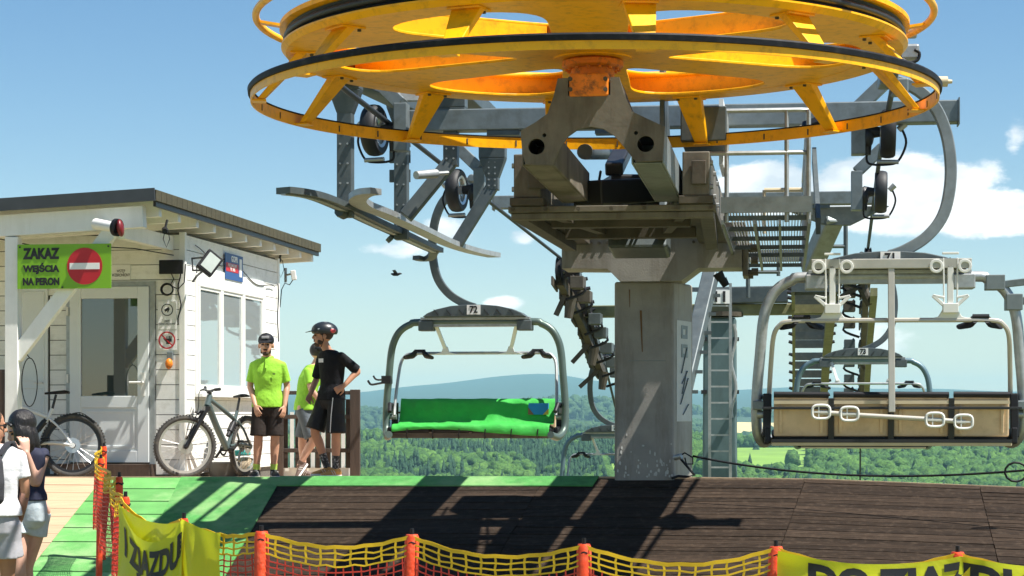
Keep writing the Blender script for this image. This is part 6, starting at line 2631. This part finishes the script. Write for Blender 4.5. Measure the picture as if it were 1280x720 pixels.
shorts(e, J5, rt, fw, denim_l, .42, k=.95, r1=.108, waist=.08)
e.scale = (1.09, 1.09, 1.09)
hc = Vector(J5['head'])
mb = MB()
rr = random.Random(8)
r_, f, u = basis((-.8, -.45, -.42))
mb.ell(hc + u * .045 - f * .025, (.104, .112, .102), 20, 14)
for k in range(26):
    a = rr.uniform(-2.3, 2.3)
    dirv = (-f * math.cos(a) + r_ * math.sin(a))
    dirv.z = 0
    p0 = hc + u * .05 + dirv * .07
    p1 = hc + dirv * .098 + UPV * -.03
    p2 = hc + dirv * (.098 + rr.uniform(-.01, .02)) + UPV * -.14 + Vector((0, .02, 0))
    p3 = hc + dirv * (.085 + rr.uniform(-.02, .03)) + UPV * rr.uniform(-.28, -.2) + Vector((.01, .03, 0))
    mb.tube(smooth_path([p0, p1, p2, p3], 3), [.030] * 6 + [.024] * 3 + [.008], 7)
remesh(mb.build('hair', hair_m, e, local=True), .010, 2)
mb = MB().tube([hc + f * .08 + u * .065 + r_ * (.075 * math.cos(t)) + u * .02 * math.sin(t) for t in [math.pi * i / 8 for i in range(9)]], .012, 6)
mb.build('hair_sunglasses', ink, e, local=True)
for s in 'LR':
    shoe(e, J5['ank' + s], (-.6, -.8, 0), tee_w, sole_w)

# ================================================================ bicycles


def bicycle(label, loc, rz_, fm, steer, lean=0.0, ebike=False, cat='bicycle'):
    e = thing('mountain_bike', label, cat, loc, 0)
    e.rotation_euler = (Matrix.Rotation(rz_, 3, 'Z') @ Matrix.Rotation(lean, 3, 'X')).to_euler()

    def B(mb, name, m, par=None, **k):
        return mb.build(name, m, par or e, local=True, **k)
    RWH = .37
    piv = Vector((.96, 0, 0))
    S = Matrix.Rotation(steer, 3, 'Z')

    def st(p):
        return S @ (Vector(p) - piv) + piv

    def wheel(c, ax, nm):
        c = Vector(c)
        prof = []
        for i in range(14):
            a = 2 * math.pi * i / 14
            prof.append((RWH - .030 + .030 * math.cos(a), .029 * math.sin(a)))
        root = B(MB().lathe(prof, c, 56, ax), nm, tyre_m, smooth=True)
        x_, y_, z_ = frame(ax)
        kn = MB()
        for i in range(64):
            a = 2 * math.pi * i / 64
            dr = x_ * math.cos(a) + z_ * math.sin(a)
            tg = z_ * math.cos(a) - x_ * math.sin(a)
            for o_ in (-.016, .016):
                kn.beam(c + dr * (RWH - .006) + y_ * (o_ + .004 * (i % 2)), c + dr * (RWH + .006) + y_ * (o_ + .004 * (i % 2)), .012, .014, up=tg)
        tag(B(kn, 'tread', tyre_m, root), kind='stuff')
        B(MB().lathe([(RWH - .085, -.013), (RWH - .058, -.014), (RWH - .055, .014), (RWH - .085, .013)], c, 56, ax), 'rim', black_m if ebike else silver, root, smooth='auto')
        sp2 = MB()
        for i in range(24):
            a = 2 * math.pi * i / 24
            b2 = a + (.5 if i % 2 else -.5)
            p0 = c + (x_ * math.cos(b2) + z_ * math.sin(b2)) * .028 + y_ * (.025 if i % 4 < 2 else -.025)
            p1 = c + (x_ * math.cos(a) + z_ * math.sin(a)) * (RWH - .08)
            sp2.tube([p0, p1], .0026, 4)
        tag(B(sp2, 'spokes', silver, root), kind='stuff')
        B(MB().cyl(c - y_ * .05, c + y_ * .05, .026, .026, 14), 'hub', black_m, root, smooth='auto')
        B(MB().lathe([(.035, 0), (.088, 0), (.088, .003), (.035, .003)], c + y_ * .036, 32, ax), 'brake_disc', silver, root, smooth='auto')
        return root
    wheel((0, 0, RWH), (0, 1, 0), 'rear_wheel')
    axf = S @ Vector((0, 1, 0))
    fh = st((1.20, 0, RWH))
    wheel(fh, axf, 'front_wheel')
    HT0, HT1 = Vector((.905, 0, .985)), Vector((.955, 0, .865))
    mb = MB()
    mb.cyl(HT0, HT1, .034, .036, 12)
    mb.tube(smooth_path([Vector((.91, 0, .94)), Vector((.62, 0, .83)), Vector((.30, 0, .70))], 4), .026, 10)
    mb.tube(smooth_path([Vector((.945, 0, .88)), Vector((.70, 0, .60)), Vector((.46, 0, .36))], 4), .042 if not ebike else .050, 10)
    mb.cyl((.44, 0, .34), (.24, 0, .80), .024, .022, 10)
    fr_ = B(mb, 'frame', fm, smooth='auto')
    mb = MB()
    for s in (-1, 1):
        mb.tube(smooth_path([Vector((.42, .03 * s, .38)), Vector((.22, .06 * s, .40)), Vector((0, .07 * s, RWH))], 4), .017, 8)
        mb.tube(smooth_path([Vector((0, .07 * s, RWH)), Vector((.14, .055 * s, .56)), Vector((.27, .03 * s, .68))], 4), .014, 8)
        mb.cyl((0, .06 * s, RWH), (0, .085 * s, RWH), .03, .03, 10)
    B(mb, 'swing_arm', fm if not ebike else bike_white, smooth='auto')
    mb = MB()
    mb.cyl((.31, 0, .67), (.44, 0, .50), .030, .026, 12)
    mb.lathe([(.028, -.06), (.04, -.06), (.04, .06), (.028, .06)], (.36, 0, .60), 14, (.13, 0, -.17))
    B(mb, 'shock', black_m, smooth='auto')
    mb = MB()
    cr = st(HT1) - Vector((0, 0, .035))
    cr = st((.965, 0, .83))
    mb.beam(cr - axf * .08, cr + axf * .08, .06, .05)
    for s in (-1, 1):
        mb.tube([cr + axf * .065 * s, fh + axf * .065 * s], [.020, .026], 10)
    B(mb, 'fork', black_m, smooth='auto')
    mb = MB().tube([st((1.02, 0, .80)), st((1.06, 0, .765)), st((1.10, 0, .79))], .015, 8)
    B(mb, 'fork_arch', black_m, smooth='auto')
    mb = MB()
    stem0, stem1 = Vector(HT0) + Vector((-.012, 0, .03)), st((.955, 0, 1.03))
    mb.cyl(HT0, stem0, .02, .02, 10)
    mb.beam(stem0, stem1, .04, .04)
    B(mb, 'stem', black_m, bevel=.006)
    hb0 = [stem1 + axf * y + UPV * z + (S @ Vector((-1, 0, 0))) * b for (y, z, b) in ((-.39, .04, .05), (-.25, .03, .02), (-.10, .01, 0), (.10, .01, 0), (.25, .03, .02), (.39, .04, .05))]
    hbr = B(MB().tube(smooth_path(hb0, 4), .014, 10), 'handlebar', black_m, smooth='auto')
    for s in (0, -1):
        a, b = hb0[s], hb0[1 if s == 0 else -2]
        B(MB().tube([a, mid(a, b, .85)], .019, 10), 'grip', black, hbr, smooth='auto')
        q = mid(a, b, .95)
        B(MB().tube([q, q + (S @ Vector((.05, 0, -.02))), mid(a, b, .3) + (S @ Vector((.06, 0, -.03)))], .007, 6), 'brake_lever', black_m, hbr, smooth='auto')
    B(MB().tube(smooth_path([stem1 + axf * .2, stem1 + (S @ Vector((.12, .1, .0))), st((1.08, .06, .80)), fh + axf * .09 + UPV * .1], 5), .005, 6), 'brake_hose', black, smooth=True)
    B(MB().cyl((.245, 0, .78), (.20, 0, .96), .015, .015, 10), 'seat_post', black_m, smooth='auto')
    mb = MB().loft([((.05, 0, .985), (0, .065, 0), (.0, 0, .016)), ((.10, 0, .99), (0, .072, 0), (0, 0, .022)), ((.17, 0, .985), (0, .055, 0), (0, 0, .02)), ((.24, 0, .98), (0, .026, 0), (0, 0, .017)), ((.33, 0, .972), (0, .016, 0), (0, 0, .012))], 14)
    B(mb, 'saddle', black, smooth='auto')
    mb = MB()
    mb.lathe([(.06, -.003), (.085, -.003), (.085, .003), (.06, .003)], (.43, -.055, .34), 32, (0, 1, 0))
    mb.cyl((.43, -.07, .34), (.43, .07, .34), .03, .03, 12)
    mb.beam((.43, -.08, .34), (.56, -.08, .24), .016, .03)
    mb.beam((.43, .08, .34), (.30, .08, .44), .016, .03)
    cs = B(mb, 'crankset', black_m, smooth='auto')
    for (p, s) in (((.56, -.13, .24), -1), ((.30, .13, .44), 1)):
        B(MB().box(p, (.095, .09, .018)), 'pedal', black, cs, bevel=.004)
    mb = MB()
    mb.lathe([(.02, -.012), (.075, -.003), (.075, .003), (.02, .012)], (0, -.045, RWH), 30, (0, 1, 0))
    mb.beam((.0, -.07, .30), (.03, -.07, .20), .014, .03)
    mb.tube([(.0, -.055, RWH + .07), (.43, -.055, .425)], .005, 5)
    mb.tube([(.03, -.06, .20), (.2, -.055, .24), (.43, -.055, .255)], .005, 5)
    B(mb, 'drivetrain', galv_d, smooth='auto')
    if ebike:
        B(MB().loft([((.36, 0, .32), (.0, .05, 0), (.05, 0, .07)), ((.50, 0, .36), (0, .055, 0), (.05, 0, .09)), ((.60, 0, .46), (0, .04, 0), (.04, 0, .05))], 12), 'motor', black, smooth='auto')
        B(MB().tube(smooth_path([Vector((-.25, 0, .64)), Vector((-.08, 0, .75)), Vector((.1, 0, .70))], 4), 1, flat=(.07, .008)), 'mudguard', black)
    return e


f1, r1 = P(242, 560, 24.75), P(305, 560, 25.85)
hd = (f1 - r1)
fl_z = 1.645 - .0311 * 25.0
bicycle('grey green mountain bike with the front wheel turned, leaning at the hut windows', (r1.x, r1.y, fl_z - .005), math.atan2(hd.y, hd.x), bike_grey, R(-47), R(-3))
r2 = P(91, 562, 24.35)
bicycle('white framed mountain bike standing before the hut door, rear wheel showing', (r2.x, r2.y, 1.645 - .0311 * 24.35 + .006), R(184), bike_white, R(14), R(4), ebike=True)
bt = thing('helmet_bag', 'teal and dark bag with a beige sack on the ground behind the bike', 'bag', P(300, 590, 26.2))
mb = MB().ell(P(306, 585, 26.2), (.20, .16, .14), 16, 10)
mb.ell(P(286, 590, 26.0), (.12, .12, .10), 14, 9)
remesh(mb.build('sack', mat('beige_sack', (.36, .29, .20), .9, var=.3, bump=.4, bs=12), bt), .02, 3)
mb = MB().box(P(303, 566, 26.1), (.2, .1, .07), R(10))
mb.build('teal_flap', teal, bt, bevel=.02)
pot = thing('planter_tub', 'low dark stone tub under the mountain bike', 'tub', P(278, 596, 25.9))
mb = MB().lathe([(.0001, 0), (.17, 0), (.20, .18), (.18, .19), (.16, .05), (.0001, .05)], P(280, 597, 25.9), 24)
mb.build('tub', stone, pot, smooth='auto')

# ================================================================ net fence and banners in front
POSTS = [(130, 558, 20.6), (126, 573, 18.3), (149, 596, 15.6), (157, 621, 13.7), (230, 648, 12.95), (327, 664, 12.6), (515, 668, 12.5), (730, 680, 12.2), (970, 683, 12.1), (1197, 690, 12.0), (1440, 697, 11.9)]
POST_L = ['farthest orange net post on the left flank', 'second farthest orange net post on the left flank', 'orange net post in the middle of the left flank',
          'orange corner post where the left flank net meets the front', 'orange net post standing behind the folded left banner', 'orange net post right of the folded left banner',
          'orange net post below the green seated chair', 'orange net post left of the grey column foot', 'orange post at the left end of the right banner', 'orange post in the middle of the right banner', 'orange post outside the right picture edge']
PT = []
for i, (px, py, d) in enumerate(POSTS):
    t = P(px, py, d)
    PT.append(t)
    if i == 10:
        continue
    base = zr(max(-9, min(9, t.x)), d) - (.045 if d < 17 else 0)
    e = thing('net_post', POST_L[i], 'post', (t.x, t.y, base), group='orange posts of the net fence')
    lean = random.uniform(-.03, .03)
    b_ = Vector((t.x + lean, t.y, base))
    r = .043 if i > 4 else .028
    mb = MB().tube([b_, mid(b_, t, .5), t - UPV * .02, t], [r, r * 1.02, r, r * .8], 12)
    po = mb.build('sleeve', orange_p, e, smooth='auto')
    mb = MB().cyl(t - UPV * .01, t + UPV * .035, .013, .012, 8)
    mb.build('tip', black, e, smooth='auto')
    mb = MB().tube([t - UPV * .05 + Vector((.03 * math.cos(a), .03 * math.sin(a) - .01, .006 * math.sin(3 * a))) for a in [2 * math.pi * k / 12 for k in range(12)]], .006, 6, closed=True)
    mb.build('tie', black, e)


def net_panel(i, label, sag, nx_, wav=.015, drop=.95):
    a, b = PT[i], PT[i + 1]
    e = thing('safety_net', label, 'net', (a + b) / 2 - UPV * .9, group='plastic net panels between the posts')
    rgn = random.Random(i)
    ph = rgn.uniform(0, 6)
    side = (b - a).cross(UPV).normalized()
    ln = (b - a).length
    nu = max(10, int(nx_))

    def S_(u, v):
        p = a.lerp(b, u)
        top = p - UPV * (sag * 4 * u * (1 - u) + .01)
        return top - UPV * v + side * (wav * math.sin(u * 9 + ph + v * 4) * (1 - (2 * u - 1) ** 4) + .03)
    rows = [0.0, .040, .076, .112] + [.112 + .036 * k for k in range(1, int((drop - .112) / .036))]
    for grp in (0, 1):
        mb = MB()
        for j, v in enumerate(rows):
            if (j < 4) != (grp == 0):
                continue
            w_ = .022 if j == 0 else (.010 if grp == 0 else .008)
            mb.tube([S_(k / nu, v + .004 * math.sin(k * 2.1 + j) + rgn.uniform(-.004, .004) * (j > 0)) for k in range(nu + 1)], 1, flat=(.005, w_), up=(0, 0, 1))
        ncol = int(ln / (.086 if grp == 0 else .050))
        v0_, v1_ = (0.0, .112) if grp == 0 else (.112, drop)
        for k in range(ncol + 1):
            u = k / max(1, ncol)
            u = min(max(u + rgn.uniform(-.004, .004), 0), 1)
            nseg = 3 if grp == 0 else 8
            mb.tube([S_(u + .004 * math.sin(m_ * 2.3 + k), v0_ + (v1_ - v0_) * m_ / nseg) for m_ in range(nseg + 1)], 1, flat=(.004, .013 if grp == 0 else .008), up=side.cross(UPV))
        mb.build('yellow_band' if grp == 0 else 'red_mesh', net_y if grp == 0 else net_r, e)
    return e


NET_L = ['yellow and red net at the far end of the left flank', 'yellow and red net in the middle of the left flank', 'yellow and red net nearest on the left flank', 'net panel hidden behind the folded left banner',
         'short net panel right of the folded left banner', 'net panel with red mesh below the lift chair with green cover', 'net panel below the shaded middle of the ramp', 'net panel right of the grey column foot',
         'net panel behind the right yellow banner', 'net panel at the right picture edge']
SAG = [.04, .05, .06, .10, .05, .075, .09, .10, .09, .08]
for i in range(10):
    net_panel(i, NET_L[i], SAG[i], 16 if i > 2 else 26, wav=.015 if i > 2 else .05, drop=.95 if i > 2 else .62)


def sheet(name, S_, nu, nv, m, parent, thick=.003):
    me = grid_mesh(name, [k / nu for k in range(nu + 1)], [k / nv for k in range(nv + 1)], S_)
    o = bpy.data.objects.new(name, me)
    COL.objects.link(o)
    finish(o, m, parent, smooth=True)
    return o


def warp_text(name, body, size, m, parent, S_, u0, v0_, du, dv, sx=1.0, bold=.0):
    """lettering laid on the surface S(u, v): du, dv = surface units per metre"""
    cu_ = bpy.data.curves.new(name, 'FONT')
    cu_.body = body
    cu_.size = size
    cu_.offset = bold
    cu_.resolution_u = 4
    tmp = bpy.data.objects.new(name + '_c', cu_)
    COL.objects.link(tmp)
    me = bpy.data.meshes.new_from_object(tmp.evaluated_get(bpy.context.evaluated_depsgraph_get()))
    bpy.data.objects.remove(tmp)
    import bmesh
    bm = bmesh.new()
    bm.from_mesh(me)
    bmesh.ops.triangulate(bm, faces=bm.faces[:])
    for _ in range(3):
        long_e = [x for x in bm.edges if x.calc_length() > .03]
        if not long_e:
            break
        bmesh.ops.subdivide_edges(bm, edges=long_e, cuts=1)
        bmesh.ops.triangulate(bm, faces=bm.faces[:])
    for v in bm.verts:
        u, w_ = u0 + v.co.x * sx * du, v0_ - v.co.y * dv
        p = Vector(S_(u, w_))
        nrm = (Vector(S_(u + .01, w_)) - p).cross(Vector(S_(u, w_ - .01)) - p)
        nrm = nrm.normalized() if nrm.length > 1e-9 else Vector((0, -1, 0))
        if nrm.y > 0:
            nrm = -nrm
        v.co = p + nrm * .006
    bm.to_mesh(me)
    bm.free()
    me.materials.clear()
    o = bpy.data.objects.new(name, me)
    COL.objects.link(o)
    return finish(o, m, parent)


bn = thing('right_banner', 'bright yellow banner with black lettering tied over the net on the right', 'banner', (PT[8] + PT[9]) / 2 - UPV * .9)


def SR(u, v):
    """u 0..1 from the left post to beyond the right edge; v 0..1 down"""
    uu = u * 2
    a, b = (PT[8], PT[9]) if uu <= 1 else (PT[9], PT[10])
    t = uu if uu <= 1 else uu - 1
    p = a.lerp(b, t)
    sg_ = .062 if uu <= 1 else .05
    p = p - UPV * (.018 + sg_ * 4 * t * (1 - t) * (1 - v * .6))
    k = abs(2 * t - 1) ** 3
    wv = .018 * math.sin(v * 9 + u * 5) * (1 - k) + .03 * math.exp(-(t * 7) ** 2) * math.sin(v * 10) + .014 * math.sin(u * 26 + v * 3.5)
    return p - UPV * (v * .62) + Vector((0, -.09 + wv, 0))


sheet('cloth', SR, 80, 18, banner_m, bn)
ln_ = (PT[9] - PT[8]).length * 2
warp_text('lettering', 'DO ZJAZDU', .235, ink, bn, SR, .082, .325, 1 / ln_, 1 / .62, sx=.95, bold=.012)

bn = thing('left_banner', 'yellow banner with black lettering sagging in folds at the net corner', 'banner', (PT[3] + PT[4]) / 2 - UPV * .8)
AL, BL, CL = PT[3] + Vector((-.03, -.05, -.03)), PT[4] + Vector((0, -.05, -.0)), P(277, 666, 12.75) + Vector((0, -.03, 0))


def SF(u, v):
    """front layer: corner post -> second post -> loose end"""
    if u < .62:
        t = u / .62
        p = AL.lerp(BL, t)
        sag = .19 * (4 * t * (1 - t)) ** .9
        out = -.03 - .09 * 4 * t * (1 - t)
    else:
        t = (u - .62) / .38
        p = BL.lerp(CL, t)
        sag = .015 * 4 * t * (1 - t)
        out = -.02 * 4 * t * (1 - t)
    f_ = .020 * math.sin(u * 30 + v * 2.5) * v + .016 * math.sin(u * 17 - v * 6 + 1)
    return p - UPV * (sag * (1 - .5 * v) + v * .66) + Vector((.03 * math.sin(v * 5 + u * 4) * v, out * (1 - v * .3) + f_ - .02 * v, 0))


def SBk(u, v):
    p = AL.lerp(BL, u) + Vector((.0, -.035, -.015))
    sag = .055 * 4 * u * (1 - u)
    return p - UPV * (sag + v * .45) + Vector((0, .012 * math.sin(u * 14 + v * 5), 0))


sheet('cloth', SF, 60, 18, banner_m, bn)
sheet('back_fold', SBk, 30, 10, banner_m, bn)
lnF = ((BL - AL).length + (CL - BL).length)
warp_text('lettering', 'I ZJAZDU', .25, ink, bn, SF, .06, .38, 1 / lnF, 1 / .66, sx=.66, bold=.012)

# a bird crossing the sky
bd = thing('bird', 'tiny dark bird flying below the guide rails', 'bird', P(495, 343, 40))
c = P(495, 343, 40)
mb = MB()
mb.loft([(c + Vector((-.10, 0, .01)), (0, .008, 0), (0, 0, .008)), (c + Vector((-.05, 0, 0)), (0, .03, 0), (0, 0, .03)), (c + Vector((.03, 0, 0)), (0, .035, 0), (0, 0, .032)), (c + Vector((.08, 0, .015)), (0, .02, 0), (0, 0, .02)), (c + Vector((.115, 0, .012)), (0, .004, 0), (0, 0, .004))], 10)
mb.build('body', black, bd, smooth=True)
for s in (-1, 1):
    MB().hexa([c + Vector((-.03, 0, .01)), c + Vector((.03, 0, .01)), c + Vector((.0, .2 * s, .07)), c + Vector((-.06, .2 * s, .06))],
              [c + Vector((-.03, 0, .018)), c + Vector((.03, 0, .018)), c + Vector((.0, .2 * s, .075)), c + Vector((-.06, .2 * s, .065))]).build('wing', black, bd)
